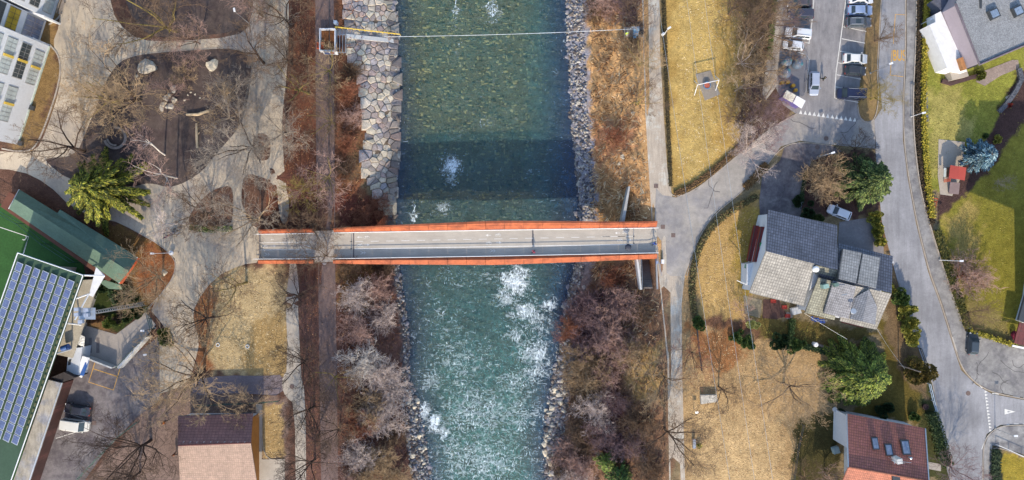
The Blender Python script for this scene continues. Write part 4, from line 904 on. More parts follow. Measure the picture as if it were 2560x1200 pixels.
hedge('hedge', [(1890,490),(1850,512),(1800,545),(1760,590),(1738,640),(1728,700),(1730,760),(1742,812)], .95, .9, [(112,104,60),(90,86,52),(128,120,70),(116,90,58)], 'long curved hedge along the inside of the junction lane', seed=2)
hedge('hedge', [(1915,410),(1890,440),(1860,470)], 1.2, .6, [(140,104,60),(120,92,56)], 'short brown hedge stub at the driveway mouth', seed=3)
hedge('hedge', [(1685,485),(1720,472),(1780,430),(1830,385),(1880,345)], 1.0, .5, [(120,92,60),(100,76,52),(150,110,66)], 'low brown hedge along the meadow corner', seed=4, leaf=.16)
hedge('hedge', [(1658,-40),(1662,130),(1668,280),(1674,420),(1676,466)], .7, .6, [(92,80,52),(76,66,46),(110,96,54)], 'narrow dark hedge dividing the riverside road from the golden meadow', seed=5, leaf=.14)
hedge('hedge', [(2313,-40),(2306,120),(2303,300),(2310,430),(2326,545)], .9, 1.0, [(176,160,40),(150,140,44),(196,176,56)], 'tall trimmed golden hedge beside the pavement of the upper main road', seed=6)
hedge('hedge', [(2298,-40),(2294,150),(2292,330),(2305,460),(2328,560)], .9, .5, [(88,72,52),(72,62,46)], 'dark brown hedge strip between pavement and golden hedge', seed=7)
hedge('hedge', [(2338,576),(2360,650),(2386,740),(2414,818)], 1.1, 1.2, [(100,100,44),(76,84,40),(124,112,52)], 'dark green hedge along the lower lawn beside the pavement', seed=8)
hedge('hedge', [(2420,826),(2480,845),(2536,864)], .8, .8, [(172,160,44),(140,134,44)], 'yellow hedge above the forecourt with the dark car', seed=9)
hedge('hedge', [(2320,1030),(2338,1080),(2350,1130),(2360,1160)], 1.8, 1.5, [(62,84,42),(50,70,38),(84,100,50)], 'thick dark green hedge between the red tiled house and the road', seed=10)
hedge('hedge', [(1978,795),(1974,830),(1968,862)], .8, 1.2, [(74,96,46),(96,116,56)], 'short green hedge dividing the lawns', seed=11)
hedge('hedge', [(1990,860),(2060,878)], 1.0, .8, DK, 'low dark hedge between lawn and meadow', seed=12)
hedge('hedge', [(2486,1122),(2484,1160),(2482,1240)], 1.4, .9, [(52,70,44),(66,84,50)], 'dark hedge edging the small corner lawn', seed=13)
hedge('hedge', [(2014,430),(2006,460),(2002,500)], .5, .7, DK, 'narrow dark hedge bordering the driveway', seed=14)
hedge('hedge', [(1922,150),(1930,60),(1938,-20)], .8, .4, [(96,116,50),(120,130,60)], 'low green strip hedge left of the car park footpath', seed=15)
# ------------------------------------------------------------------ bridge
corten = gmat('corten_steel', C(204,104,60), .8, ns=((.4,.2),(2.2,.2),(9,.14)), col2=C(148,74,48), mixs=.45, mixr=(.42,.7), spec=.3)
deckm = gmat('bridge_asphalt', C(196,186,170), .9, ns=((.15,.09),(1,.1,(.5,2,1)),(9,.08)))
def brx(px): return np.interp(px, [650,840,1240,1642], [585,581,574.5,569]), np.interp(px, [650,840,1240,1642], [648,647,640.5,632.5])
BRD = empty('footbridge', W3(1240, 607, 0), 'long straight footbridge with rust orange steel parapets and pale asphalt deck over the river', 'bridge')
def bridge():
    xs = [648,660,700,750,788,834,870,920,980,1040,1100,1160,1200,1243,1290,1340,1400,1460,1500,1540,1580,1620,1643]
    DZ = .30
    d = MB(); L = []; Rr = []
    for px in xs:
        a, b = brx(px); L.append(W(px, a, DZ)); Rr.append(W(px, b, DZ))
    n = len(xs); zt = [DZ if 650 < q < 1641 else .07 for q in xs]; vs = []
    for i in range(n): vs += [(*L[i], zt[i]), (*Rr[i], zt[i]), (*Rr[i], zt[i]-.45), (*L[i], zt[i]-.45)]
    fs = [(0,1,2,3), (4*n-1,4*n-2,4*n-3,4*n-4)]
    for i in range(n-1):
        for k in range(4): fs.append((4*i+k, 4*i+4+k, 4*i+4+(k+1) % 4, 4*i+(k+1) % 4))
    d.add(vs, fs); d.build('deck', deckm, BRD)
    def girder(x0, x1, side):
        seg = [q for q in np.linspace(x0, x1, max(4, int((x1-x0)/45)+1))]; rings = []
        for px in seg:
            a, b = brx(px); e = a if side < 0 else b
            wout = float(np.interp(px, [650,835,900,1243,1450,1560,1643], [.78,.75,.95,1.6,1.3,1.1,1.15] if side < 0 else [.8,.8,1.0,1.55,1.3,1.1,1.0]))
            win = wout*.72 if side < 0 else float(np.interp(px, [650,900,1243,1500,1643], [.2,.3,.62,.36,.2])); rz = 1.12
            x, y = W(px, e, DZ); sg = 1 if side < 0 else -1
            rings.append([(x, y+sg*.02, DZ-.4), (x, y+sg*.05, DZ+.12), (x, y+sg*win, DZ+rz), (x, y+sg*wout, DZ+rz-(.5 if side > 0 else .1)*(wout-win)-.03), (x, y+sg*(wout-.25), DZ-1.1), (x, y+sg*.1, DZ-1.3)])
        for i in range(len(rings)-1):
            # each steel panel stops 2 cm before the next: visible joints
            A = rings[i]; B = rings[i+1]; B2 = [tuple(Vector(p).lerp(Vector(q), .985)) for p, q in zip(A, B)]
            m = MB(); m.add(A+B2, [tuple(range(5, -1, -1)), tuple(range(6, 12))]+[(k, (k+1) % 6, 6+(k+1) % 6, 6+k) for k in range(6)]); m.build('parapet_panel', corten, BRD)
    for x0, x1 in ((650, 787), (836, 1641)): girder(x0, x1, -1); girder(x0, x1, 1)
    for x0, x1 in ((640, 787), (835, 1643)):
        for side in (0, 1):
            rail = MB(); pts = []
            for px in np.linspace(x0, x1, max(3, int((x1-x0)/40))):
                e = brx(px)[side]; x, y = W(px, e, DZ); y += (-.06, .06)[side]; pts.append((x, y, DZ+1.28)); rail.tube([(x, y, DZ-.02), (x, y, DZ+1.26)], .03, 6)
            rail.tube(pts, .05, 6); rail.tube([(p[0], p[1], DZ+.14) for p in pts], .06, 6); rail.build('handrail', M['white'], BRD)
    for side in (-1, 1):    # piers
        pass
    for px in (700, 960, 1460):
        x, y = W(px, 608, 0); z = float(hgt(x, y)); MB().box(x, y, z-.5, DZ-.47, .9, 3.4).build('pier', M['concrete'], BRD)
    # markings
    mk = MB()
    def line(px0, y0, px1, y1, wd=.12, m=None):
        (m or mk).prism([W(px0, y0-wd*7, DZ+.004), W(px1, y1-wd*7, DZ+.004), W(px1, y1+wd*7, DZ+.004), W(px0, y0+wd*7, DZ+.004)], DZ+.002, DZ+.006)
    line(650,607,786,604.5); line(650,625,786,622.5); line(888,622,1583,611,.15)
    ds = 888
    for k in range(20):
        x0 = 888+k*38.6
        if x0 > 1560: break
        yy = lambda q: 604-(q-888)*(604-590.5)/(1583-888)
        line(x0, yy(x0), min(x0+20, 1583), yy(min(x0+20, 1583)), .09)
    line(1503,591.8,1583,590.5,.09)
    def arrow(cx, cy, dr, s=1.0):
        line(cx-6*s, cy, cx+6*s, cy, .09); t = cx+dr*8*s
        mk.prism([W(t, cy, DZ), W(t-dr*6*s, cy-3.2*s, DZ), W(t-dr*6*s, cy+3.2*s, DZ)], DZ+.002, DZ+.0065)
    arrow(900,593,-1); arrow(916,612,1); arrow(1222,588,-1); arrow(1246,606.5,1); arrow(1545,582.5,-1); arrow(1572,600,1); arrow(682,615,1); arrow(770,615,1,.7); arrow(681,599,-1,.6)
    def cyc(cx, cy):
        for q in (-4.2, 4.2):
            pts = [W(cx+q+2.6*math.cos(a), cy+2.6*math.sin(a), DZ) for a in np.linspace(0, 6.283, 13)]
            mk.tube([(p[0], p[1], DZ+.002) for p in pts], .035, 4)
        for a, b in (((-4.2,0),(-1,-3.4)),((-1,-3.4),(3,-3.4)),((3,-3.4),(4.2,0)),((-1,-3.4),(.5,0)),((.5,0),(3,-3.4)),((2.4,-4.6),(4,-4.4))):
            mk.tube([(*W(cx+a[0], cy+a[1], DZ), DZ+.002), (*W(cx+b[0], cy+b[1], DZ), DZ+.002)], .035, 4)
    for q in ((916,593),(900,613),(1245,587.5),(1222,608),(1562,581),(1550,601),(662,616),(757,616)): cyc(*q)
    def ped(cx, cy):
        mk.tube([(*W(cx+7, cy, DZ), DZ+.002), (*W(cx-3, cy, DZ), DZ+.002)], .05, 4)
        for a, b in (((0,0),(-7,-4)),((0,0),(-7,4)),((5,0),(2,-4)),((5,0),(2,4))): mk.tube([(*W(cx+a[0], cy+a[1], DZ), DZ+.002), (*W(cx+b[0], cy+b[1], DZ), DZ+.002)], .05, 4)
    for q in ((668,636),(766,636),(908,632),(1232,627)): ped(*q)
    mk.build('lane_marking', M['marking'], BRD)
    j = MB()
    for px in (884, 649, 1332): 
        a, b = brx(px); j.prism([W(px-1.6, a+1, DZ), W(px+1.6, a+1, DZ), W(px+1.6, b-1 if px != 1332 else 618, DZ), W(px-1.6, b-1 if px != 1332 else 618, DZ)], DZ+.0015, DZ+.0045)
    j.build('expansion_joint', gmat('joint', C(112,106,108), .8), BRD)
bridge()
patch('crossing', [(787,578),(836,576),(836,654),(787,656)], gmat('crossing_asphalt', C(178,168,158), .9, ns=((.4,.12),(3,.15),(9,.1))), .32, drape=False, thick=.35)
bol = None
for i, (px, py, lab) in enumerate(((647,607,'upper slim bollard at the far left end of the bridge'),(647,625,'lower slim bollard at the far left end of the bridge'),(789,605,'upper slim bollard left of the lane crossing on the bridge'),(789,622,'lower slim bollard left of the lane crossing on the bridge'),(879,604,'upper slim bollard right of the lane crossing on the bridge'),(879,622,'lower slim bollard right of the lane crossing on the bridge'),(1584,591,'upper slim bollard near the right end of the bridge'),(1584,608,'lower slim bollard near the right end of the bridge'))):
    x, y = W(px, py, .3); o = MB().lathe(x, y, [(.1,.3),(.1,.34),(.055,.36),(.055,1.2),(.07,1.22),(.06,1.28),(.02,1.3)], 10).build('bollard', M['dmetal']); tag(o, lab, 'bollard', 'bollards on the bridge')
# stair down under the bridge
st = empty('stairway', (*W(1620,690), 0), 'concrete stairway sunk beside the right end of the bridge leading under it', 'stairway')
s = MB()
for k in range(16):
    t = k/15; y0 = W(0, 722-k*4.4)[1]; y1 = W(0, 722-(k+1)*4.4)[1]; z = -.2-2.9*(k/15)
    s.box((W(1611,0)[0]+W(1632,0)[0])/2-.1*t, (y0+y1)/2, z-.9, z, 1.55, abs(y1-y0)-.03)
s.build('step', gmat('step_concrete', C(128,116,108), .9, ns=((1,.2),(8,.2))), st)
s = MB(); s.box(W(1621,0)[0], W(0,649)[1]-.1, -4.2, -3.2, 1.7, 1.1); s.build('landing', gmat('landing_m', C(110,100,84), .9, ns=((1,.2),)), st)
for xa, xb, ht, nm in ((1597.5,1596+5,.12,''),(1638.5,1642.5,.12,'')):
    MB().prism([W(xa,646), W(xb,646), W(xb+3,722), W(xa+3,722)], -4.3, ht).build('side_wall', M['concrete'], st)
MB().prism([W(1590,648), W(1595,648), W(1604,724), W(1600,724)], -1.8, .3).build('side_wall', M['conc_l'], st)
r = MB()
for xa in (1601, 1637):
    r.tube([(*W(xa,648), 1.1), (*W(xa+3,722), 1.1)], .04, 6)
    for k in range(6): q = W(xa+3*k/5, 648+74*k/5); r.tube([(*q, .1), (*q, 1.1)], .03, 6)
r.build('handrail', M['metal'], st)
tag(MB().prism([W(1571,466), W(1575,466), W(1560,560), W(1551,560)], -2.2, .25).build('wing_wall', M['concrete']), 'tapering concrete wing wall jutting from the right bank above the bridge', 'wall')
# ------------------------------------------------------------------ cableway
cw_ = empty('river_ramp', G(920,88), 'ribbed metal ramp with yellow handrail running down the paved left bank', 'ramp')
s = MB()
for k in range(46):
    px = 846+k*(1000-846)/45; py = 80+(px-846)*14/154; x, y, z = G(px, py); s.box(x, y, z+.28, z+.36, .13, 1.0)
s.build('rung', M['metal'], cw_)
s = MB(); pts = [G(px, 72+(px-842)*18/160, 1.15) for px in np.linspace(842, 1002, 12)]; s.tube(pts, .1, 6)
for p in pts: s.tube([(p[0], p[1], p[2]-1.1), p], .05, 6)
s.build('handrail', M['yellow'], cw_)
s = MB(); ribbon(s, [(846,78),(900,82),(950,87),(1000,92)], .12, .2, .3); ribbon(s, [(846,88),(900,90),(950,95),(1000,100)], .12, .2, .3); s.build('side_rail', M['dmetal'], cw_)
tag(ribbon(MB(), [(868,92),(900,95),(950,100),(985,104)], .75, .05, .55).build('drain_channel', M['conc_l']), 'long white concrete channel cover beside the ribbed ramp', 'channel')
mf = empty('steel_frame', G(835,108), 'open white steel frame enclosure filled with brown leaves on the left bank', 'enclosure')
x0, y0 = W(803,76); x1, y1 = W(841,130); zf = -.15
s = MB()
for a, b, c_, d_ in ((x0,y0,x1,y0),(x1,y0,x1,y1),(x1,y1,x0,y1),(x0,y1,x0,y0)):
    s.box((a+c_)/2, (b+d_)/2, zf, zf+1.2, abs(c_-a)+.1 if a != c_ else .16, abs(d_-b)-.12 if b != d_ else .16)
s.build('side_wall', M['white_d'], mf)
s = MB().box((x0+x1)/2, (y0+y1)/2, zf, zf+.35, abs(x1-x0)-.2, abs(y1-y0)-.2); s.build('leaf_fill', gmat('leaf_fill_m', C(128,80,46), .95, ns=((2,.35),(8,.35))), mf)
s = MB(); xg, yg = W(855,112)
for k in range(4): s.box(xg-.75+.5*k, yg, -.3, .75, .06, 3.1)
s.box(xg, yg+1.55, .65, .75, 1.6, .08); s.box(xg, yg-1.6, .65, .75, 1.6, .08); s.build('grating', M['metal'], mf)
fr = MB(); q = G(842,60)
fr.tube([(q[0], q[1], -.3), (q[0], q[1], 2.2)], .06, 6); fr.box(q[0], q[1], -.1, 1.2, .55, .55); tag(fr.build('control_box', gmat('pale_blue_box', C(190,205,225), .5)), 'pale blue control cabinet at the head of the yellow handrail', 'cabinet')
s = MB(); q = G(803,116); 
for k in range(5): s.box(q[0]-.5+.25*k, q[1], .05, .8, .07, 1.1)
for k in (0, 1): s.box(q[0], q[1]-.5+k, .3, .75, 1.2, .07)
tag(s.build('barrier', M['orange']), 'orange slatted barrier leaning against the steel frame', 'barrier')
sb = empty('sign_board', G(826,134), 'blue and red printed board at the lower end of the steel frame', 'sign')
p_ = [W3(807,129,1.4), W3(843,129,1.4), W3(846,137,.5), W3(810,136,.5)]
MB().slab(p_, .06).build('board', M['white'], sb)
def lerp3(P, u, v): a = Vector(P[0]).lerp(Vector(P[1]), u); b = Vector(P[3]).lerp(Vector(P[2]), u); return a.lerp(b, v)
def onquad(P, u0, v0, u1, v1, off=.02):
    nrm = (Vector(P[1])-Vector(P[0])).cross(Vector(P[3])-Vector(P[0])).normalized()
    if nrm.z < 0: nrm = -nrm
    return [lerp3(P, a, b)+nrm*off for a, b in ((u0,v0),(u1,v0),(u1,v1),(u0,v1))]
MB().slab(onquad(p_, .08,.25,.4,.9), .02).build('print', M['blue'], sb); MB().slab(onquad(p_, .5,.15,.75,.7), .02).build('print', M['red'], sb)
wr = MB(); a = Vector(W3(960,92,1.0)); b = Vector(W3(1592,72,2.6)); pts = [a.lerp(b, t)-Vector((0,0,.8*math.sin(math.pi*t))) for t in np.linspace(0, 1, 24)]
wr.tube(pts, .035, 6); tag(wr.build('river_cable', gmat('cable_m', C(225,230,232), .5)), 'thin pale steel cable spanning the river above the bridge', 'cable')
pl = empty('wooden_platform', G(1582,82), 'wooden cable platform with blue grey winch on the right bank', 'platform')
s = MB(); xa, ya = W(1559,70); xb, yb = W(1607,95); zt = float(hgt(xb, ya))+.55
for k in range(13): s.box(xa+(xb-xa)*(k+.5)/13, (ya+yb)/2, zt-.08, zt, (xb-xa)/13-.04, abs(yb-ya))
s.build('plank', M['wood'], pl)
s = MB(); 
for px in (1562, 1583, 1604):
    for py in (72, 93): x, y = W(px, py); s.tube([(x, y, float(hgt(x, y))-.3), (x, y, zt-.08)], .09, 6)
s.build('post', M['wood'], pl)
s = MB(); x, y = W(1590,79,1); s.tube([(x-.5, y+.45, zt+.6), (x+.5, y+.45, zt+.6)], .45, 14); s.box(x, y-.3, zt, zt+.7, .9, .7); s.box(x-.2, y-.9, zt, zt+.4, .5, .3); s.build('winch', gmat('winch_blue', C(120,160,190), .5, ns=((3,.2),)), pl)
s = MB(); s.tube([(*W(1576,72,zt), zt+1.0), (*W(1588,72,zt), zt+1.0)], .05, 6); s.tube([(*W(1576,72,zt), zt), (*W(1576,72,zt), zt+1)], .04, 6); s.build('rail', M['white'], pl)
s = MB(); x, y = W(1605,81,.8); s.lathe(x, y, [(.42,float(hgt(x,y))-.1),(.45,.9),(.35,1.0),(.1,1.02)], 14); tag(s.build('barrel', M['black']), 'black round barrel at the end of the wooden platform', 'barrel')
# ------------------------------------------------------------------ buildings
def quadwall(name, p0, p1, z0, z1, m, parent, t=.25):
    """vertical wall panel between two world xy points"""
    d = Vector((p1[0]-p0[0], p1[1]-p0[1], 0)).normalized(); n = Vector((-d.y, d.x, 0))*t
    return MB().prism([p0, p1, (p1[0]+n.x, p1[1]+n.y), (p0[0]+n.x, p0[1]+n.y)], z0, z1).build(name, m, parent)
def onwall(mb, p0, p1, u0, u1, z0, z1, off, t=.04):
    """slab on the outside (right-hand side of p0->p1) of a wall; u in metres"""
    d = Vector((p1[0]-p0[0], p1[1]-p0[1], 0)).normalized(); n = Vector((d.y, -d.x, 0)); a = Vector((*p0, 0))+d*u0; b = Vector((*p0, 0))+d*u1
    return mb.prism([tuple((a+n*(off-t))[:2]), tuple((b+n*(off-t))[:2]), tuple((b+n*off)[:2]), tuple((a+n*off)[:2])], z0, z1)
# --- school, left edge
sch = empty('school_building', (*W(60,200), 0), 'white school block with long window bands and yellow panels at the left edge', 'building')
def school():
    a = Vector((*W(46,362), 0)); b = Vector((*W(125,116), 0)); d = (b-a).normalized(); n = Vector((d.y, -d.x, 0)); T = 14.5
    if n.x < 0: n = -n
    L = (b-a).length; A = tuple(a[:2]); B = tuple(b[:2]); back = tuple((a-n*16)[:2]); back2 = tuple((b-n*16)[:2])
    MB().prism([A, B, back2, back], -.2, T).build('wall', M['white_d'], sch)
    MB().prism([A, B, back2, back], T+.002, T+.4).build('roof', M['concrete'], sch)
    wf = gmat('window_surround', C(186,188,186), .7, ns=((.5,.06),))
    def win(p0, dd, nn, u0, u1, z0, z1, mat, yel=True, dk=False):
        P0 = tuple(p0[:2]); P1 = tuple((p0+dd)[:2])
        if Vector((dd.y, -dd.x, 0)).dot(nn) < 0: P0, P1 = tuple((p0+dd)[:2]), tuple(p0[:2]); Lw = dd.length; u0, u1 = Lw-u1, Lw-u0
        f = MB(); onwall(f, P0, P1, u0-.12, u1+.12, z0-.12, z1+.12, .05); fr = f.build('window', wf, sch)
        g = MB(); onwall(g, P0, P1, u0, u1, z0, z1, .075, .03); g.build('pane', mat, fr)
        g = MB(); k = int((u1-u0)/.75)
        for i in range(k+1): uu = u0+(u1-u0)*i/k; onwall(g, P0, P1, uu-.03, uu+.03, z0, z1, .10, .03)
        onwall(g, P0, P1, u0, u1, (z0+z1)/2-.03, (z0+z1)/2+.03, .095, .02); g.build('mullion', M['metal'] if not dk else M['dmetal'], fr)
        if yel: g = MB(); uu = u0+(u1-u0)*.47; onwall(g, P0, P1, uu, uu+.42, z0-.03, z1+.03, .3, .22); g.build('panel', M['yellow'], fr)
    dd = b-a
    for fl in range(4):
        z0 = .9+3.3*fl+(.0 if fl else 0)
        if fl < 4:
            for u0 in ((3.6, 11.3) if fl else (11.0,)) if fl < 3 else (-.0+.5, 4.0, 11.3):
                if fl == 3 and u0 < 3: continue
                win(a, dd, n, u0, min(u0+6.0, L-.6), z0, z0+2.1, M['glass_b'] if (fl+int(u0)) % 3 else M['glass'])
    # base plinth line
    f = MB(); onwall(f, A, B, 0, L, .0, .35, .12, .1) if Vector((dd.y, -dd.x, 0)).dot(n) > 0 else onwall(f, B, A, 0, L, .0, .35, .12, .1); f.build('plinth', gmat('plinth_m', C(205,220,205), .7), sch)
    for t in (.38, .02):
        q = a+d*L*t+n*.5; MB().box(q.x, q.y, 0, .5, .8, .8, math.atan2(d.y, d.x)).build('light_well', M['dmetal'], sch)
    # recessed connector with glazing
    c0 = b-n*2.0; c1 = c0+d*4.2
    MB().prism([tuple(c0[:2]), tuple(c1[:2]), tuple((c1-n*12)[:2]), tuple((c0-n*12)[:2])], -.2, T-.5).build('wall', M['white_d'], sch)
    win(c0, c1-c0, n, .3, 3.9, .6, 4.6, gmat('blue_glass', (.12,.16,.25,1), .05, ns=((.5,.6),), spec=.9), False)
    win(c0, c1-c0, n, .3, 3.9, 6.2, 8.6, gmat('ochre_blind', C(190,160,40), .5, ns=((.7,.5),)), False, True)
    win(c0, c1-c0, n, .3, 3.9, 9.6, 12.4, M['glass'], False, True)
    e0 = c1+d*.0; pw = [tuple((e0-n*2)[:2]), tuple((e0+n*2.6)[:2]), tuple((e0+n*2.6+d*.3)[:2]), tuple((e0-n*2+d*.3)[:2])]
    MB().prism(pw, -.1, 4.3).build('fin_wall', M['white'], sch)
    MB().prism([tuple((c0-n*.0)[:2]), tuple((c0+n*1.9)[:2]), tuple((c0+n*1.9+d*.3)[:2]), tuple((c0+d*.3)[:2])], -.1, 4.3).build('fin_wall', M['white'], sch)
    # northern wing
    w0 = e0+d*.35+n*1.0; w1 = w0+d*18
    MB().prism([tuple(w0[:2]), tuple(w1[:2]), tuple((w1-n*14)[:2]), tuple((w0-n*14)[:2])], -.2, T).build('wall', M['white_d'], sch)
    for fl in range(4):
        for u0 in (.9, 9): win(w0, w1-w0, n, u0, u0+6.3, .9+3.3*fl, 3.0+3.3*fl, M['glass'] if fl % 2 else M['glass_b'], fl != 1)
    # blue lettering on the wing wall
    cu = bpy.data.curves.new('wing_lettering', 'FONT'); cu.body = 'Mitt'; cu.size = 1.25; cu.extrude = .03
    t = bpy.data.objects.new('wing_lettering', cu); link(t); bpy.context.view_layer.update()
    me = bpy.data.meshes.new_from_object(t.evaluated_get(bpy.context.evaluated_depsgraph_get())); bpy.data.objects.remove(t)
    me.materials.clear(); me.materials.append(gmat('lettering_blue', C(60,90,170), .6)); o = link(bpy.data.objects.new('lettering', me)); o.parent = sch
    X = Vector((d.x, d.y, 0)); Zp = Vector((0, 0, 1)); q = w0+d*3.2+n*.06+Vector((0, 0, 3.15)); Nn = X.cross(Zp)
    o.matrix_local = Matrix.Translation(q-ORG[sch.name]) @ Matrix((X, Zp, Nn)).transposed().to_4x4()
school()
# --- sports building with solar roof
sp = empty('sports_building', (*W(100,900), 0), 'grandstand building with green roof carrying rows of solar panels', 'building')
def sports():
    M['frame'] = flat('panel_frame', C(220,224,230), .5)
    ZR = 8.5
    tl, tr = (45,632), (208,688); dn = Vector((-178,508)); s = 1.25
    bl = (tl[0]-178*s, tl[1]+508*s); br_ = (tr[0]-178*s, tr[1]+508*s)
    P = [W(*tl, ZR), W(*tr, ZR), W(*br_, ZR), W(*bl, ZR)]
    MB().prism(P, ZR-.35, ZR).build('roof', gmat('green_roof', C(66,94,72), .85, ns=((.2,.15),(3,.12))), sp)
    e = MB()
    for i in (0, 1, 3):
        e.tube([(*P[i], ZR+.08), (*P[(i+1) % 4], ZR+.08)], .09, 4)
    e.build('roof_edge', M['white'], sp)
    # panels
    u = (Vector(P[1])-Vector(P[0])); U = u.length; u.normalize(); v = (Vector(P[3])-Vector(P[0])).normalized()
    pan = MB(); frame = MB(); n = 0; cols_ = 7; pmat = tile_mat('solar_cells', (.055,.07,.13,1), math.atan2(v.y, v.x), .24, .24, .05, .1, .5, None, 2.4)
    lst = []
    for c in range(cols_+0):
        for r in range(26):
            o_ = Vector(P[0])+u*(.55+c*(U-1.0)/cols_)+v*(1.35+r*1.6)
            q = [o_, o_+u*1.28, o_+u*1.28+v*1.46, o_+v*1.46]; cx, cy = (q[0]+q[2])/2; s_ = (H-ZR)/H/14; px = 1280+cx/s_; py = 600-cy/s_
            lim = 1112-(6-c)*6 if c > 3 else 1300
            if px < -25 or py > 1230 or py > lim: continue
            lst.append((px, q))
    lst.sort(key=lambda t_: -t_[0]); rest = MB(); restf = MB()
    for i, (px, q) in enumerate(lst):
        zz = [ZR+.28, ZR+.62, ZR+.62, ZR+.28]; top = [(p.x, p.y, z) for p, z in zip(q, zz)]
        if i < 100:
            o = MB().slab(top, .05).build('solar_panel', M['frame'], sp)
            c_ = sum((Vector(t_) for t_ in top), Vector())/4; MB().slab([tuple(c_+(Vector(t_)-c_)*.89+Vector((0, 0, .012))) for t_ in top], .01).build('cell_grid', pmat, o)
        else:
            restf.slab(top, .05); c_ = sum((Vector(t_) for t_ in top), Vector())/4; rest.slab([tuple(c_+(Vector(t_)-c_)*.89+Vector((0, 0, .012))) for t_ in top], .01)
    if restf.v:
        a = restf.build('solar_panel', M['frame'], sp); tag(a, kind='stuff'); b = rest.build('cell_grid', pmat, a); tag(b, kind='stuff')
    bx = MB()
    for c in range(cols_):
        for r in range(26):
            o_ = Vector(P[0])+u*(.55+1.3+c*(U-1.0)/cols_)+v*(1.9+r*1.0); s_ = (H-ZR)/H/14; px = 1280+o_.x/s_; py = 600-o_.y/s_
            if py < 1110 and px > -20: bx.box(o_.x+u.x*.25, o_.y+u.y*.25, ZR+.002, ZR+.14, .2, .6, math.atan2(u.y, u.x))
    tag(bx.build('ballast_tray', gmat('tray', C(110,112,80), .9, ns=((2,.2),)), sp), kind='stuff')
    # walls below
    ins = lambda p: (p[0]-.9, p[1])
    Wl = [tuple(Vector(P[0])+u*2+v*2), tuple(Vector(P[1])-u*6.4+v*1.2), tuple(Vector(P[2])-u*6.4), tuple(Vector(P[3])+u*2)]
    MB().prism(Wl, -.2, ZR-.36).build('wall', gmat('stand_wall', C(176,172,160), .85, ns=((.4,.15),(3,.1))), sp)
    # canopy tip and steel frame at the corner
    t = [W3(206,686,ZR-.3), W3(262,690,5.5), W3(228,760,5.2), W3(186,748,ZR-.6)]
    MB().slab([W3(240,668,6.0), W3(262,689,6.0), W3(232,742,6.0), W3(222,738,6.0)], .12).build('canopy', M['white'], sp)
    f = MB()
    for a_, b_ in (((205,688,8.2),(262,690,6)),((48,634,8.2),(90,650,5)),((165,755,7.8),(222,735,6.2)),((187,800,7.8),(222,735,6.2)),((140,805,7.8),(205,812,3)),((140,884,7.8),(180,872,3))): MB().tube([W3(*a_), W3(*b_)], .14, 6).build('steel_beam', M['white'], sp)
    MB().prism([W(208,700,3.2), W(248,698,3.2), W(180,895,3.2), W(136,885,3.2)], 2.9, 3.2).build('terrace', gmat('terrace_m', C(190,180,160), .9, ns=((.4,.18),(4,.15))), sp)
    MB().prism([W(214,702,1.9), W(241,700,1.9), W(176,888,1.9), W(140,880,1.9)], -.1, 2.88).build('wall', gmat('tc', C(150,146,140), .9, ns=((.5,.2),)), sp)
    q = W(150,860,5)
    MB().tube([W3(155,872,4.2), W3(172,866,4.2)], .5, 14).build('tank', M['blue'], sp)
sports()
ann = empty('brick_annex', (*W(120,1080), 0), 'low annex with dark brick wall and weathered pale flat roof', 'building')
Z_ = 3.9
MB().prism([W(121,950,Z_), W(154,958,Z_), W(60,1240,Z_), W(20,1240,Z_)], 3.5, Z_).build('roof', gmat('weathered_roof', C(196,190,180), .9, ns=((.3,.2),(1.2,.3,(1.5,.5,1)),(6,.15)), col2=C(168,172,186), mixs=.35), ann)
MB().tube([W3(154,957,Z_+.05), W3(60,1240,Z_+.05)], .1, 4).build('gutter', M['metal'], ann)
MB().prism([W(124,952,3.4), W(153,959,3.4), W(60,1238,3.4), W(24,1238,3.4)], -.2, 3.498).build('wall', tile_mat('dark_brick', C(92,50,46), R(-70), .12, .3, .3, .3), ann)
MB().prism([W(127,944,3.6), W(160,930,3.6), W(188,944,3.6), W(154,956,3.6)], -.1, 3.6).build('side_block', gmat('charcoal_block', C(72,66,66), .9), ann)
# small blue white kiosk stair block
kb = empty('ticket_kiosk', (*W(205,900), 0), 'white kiosk with a blue side panel next to the sports building', 'kiosk')
MB().prism([W(172,872,2.6), W(206,868,2.6), W(196,938,2.6), W(166,930,2.6)], -.1, 2.6).build('wall', gmat('corr_white', C(216,222,230), .6, ns=((.5,.1),)), kb)
MB().slab([W3(206,890,2.75), W3(224,895,2.75), W3(204,945,2.2), W3(190,938,2.2)], .1).build('roof', M['white'], kb)
MB().slab([W3(213,906,2.62), W3(223,902,2.62), W3(209,940,2.4), W3(199,938,2.4)], .04).build('side_panel', M['blue'], kb); 
MB().slab([W3(186,830,2.7), W3(212,842,2.9), W3(210,868,2.4), W3(196,862,2.6), W3(184,850,2.4)], .05).build('crumpled_sheet', gmat('foil_sheet', C(225,225,220), .35, ns=((2,.25),), bump=1, bscale=3), kb)
MB().prism([W(171,900,2.72), W(178,898,2.72), W(175,912,2.72), W(169,914,2.72)], 2.602, 2.66).build('hatch', M['dmetal'], kb)
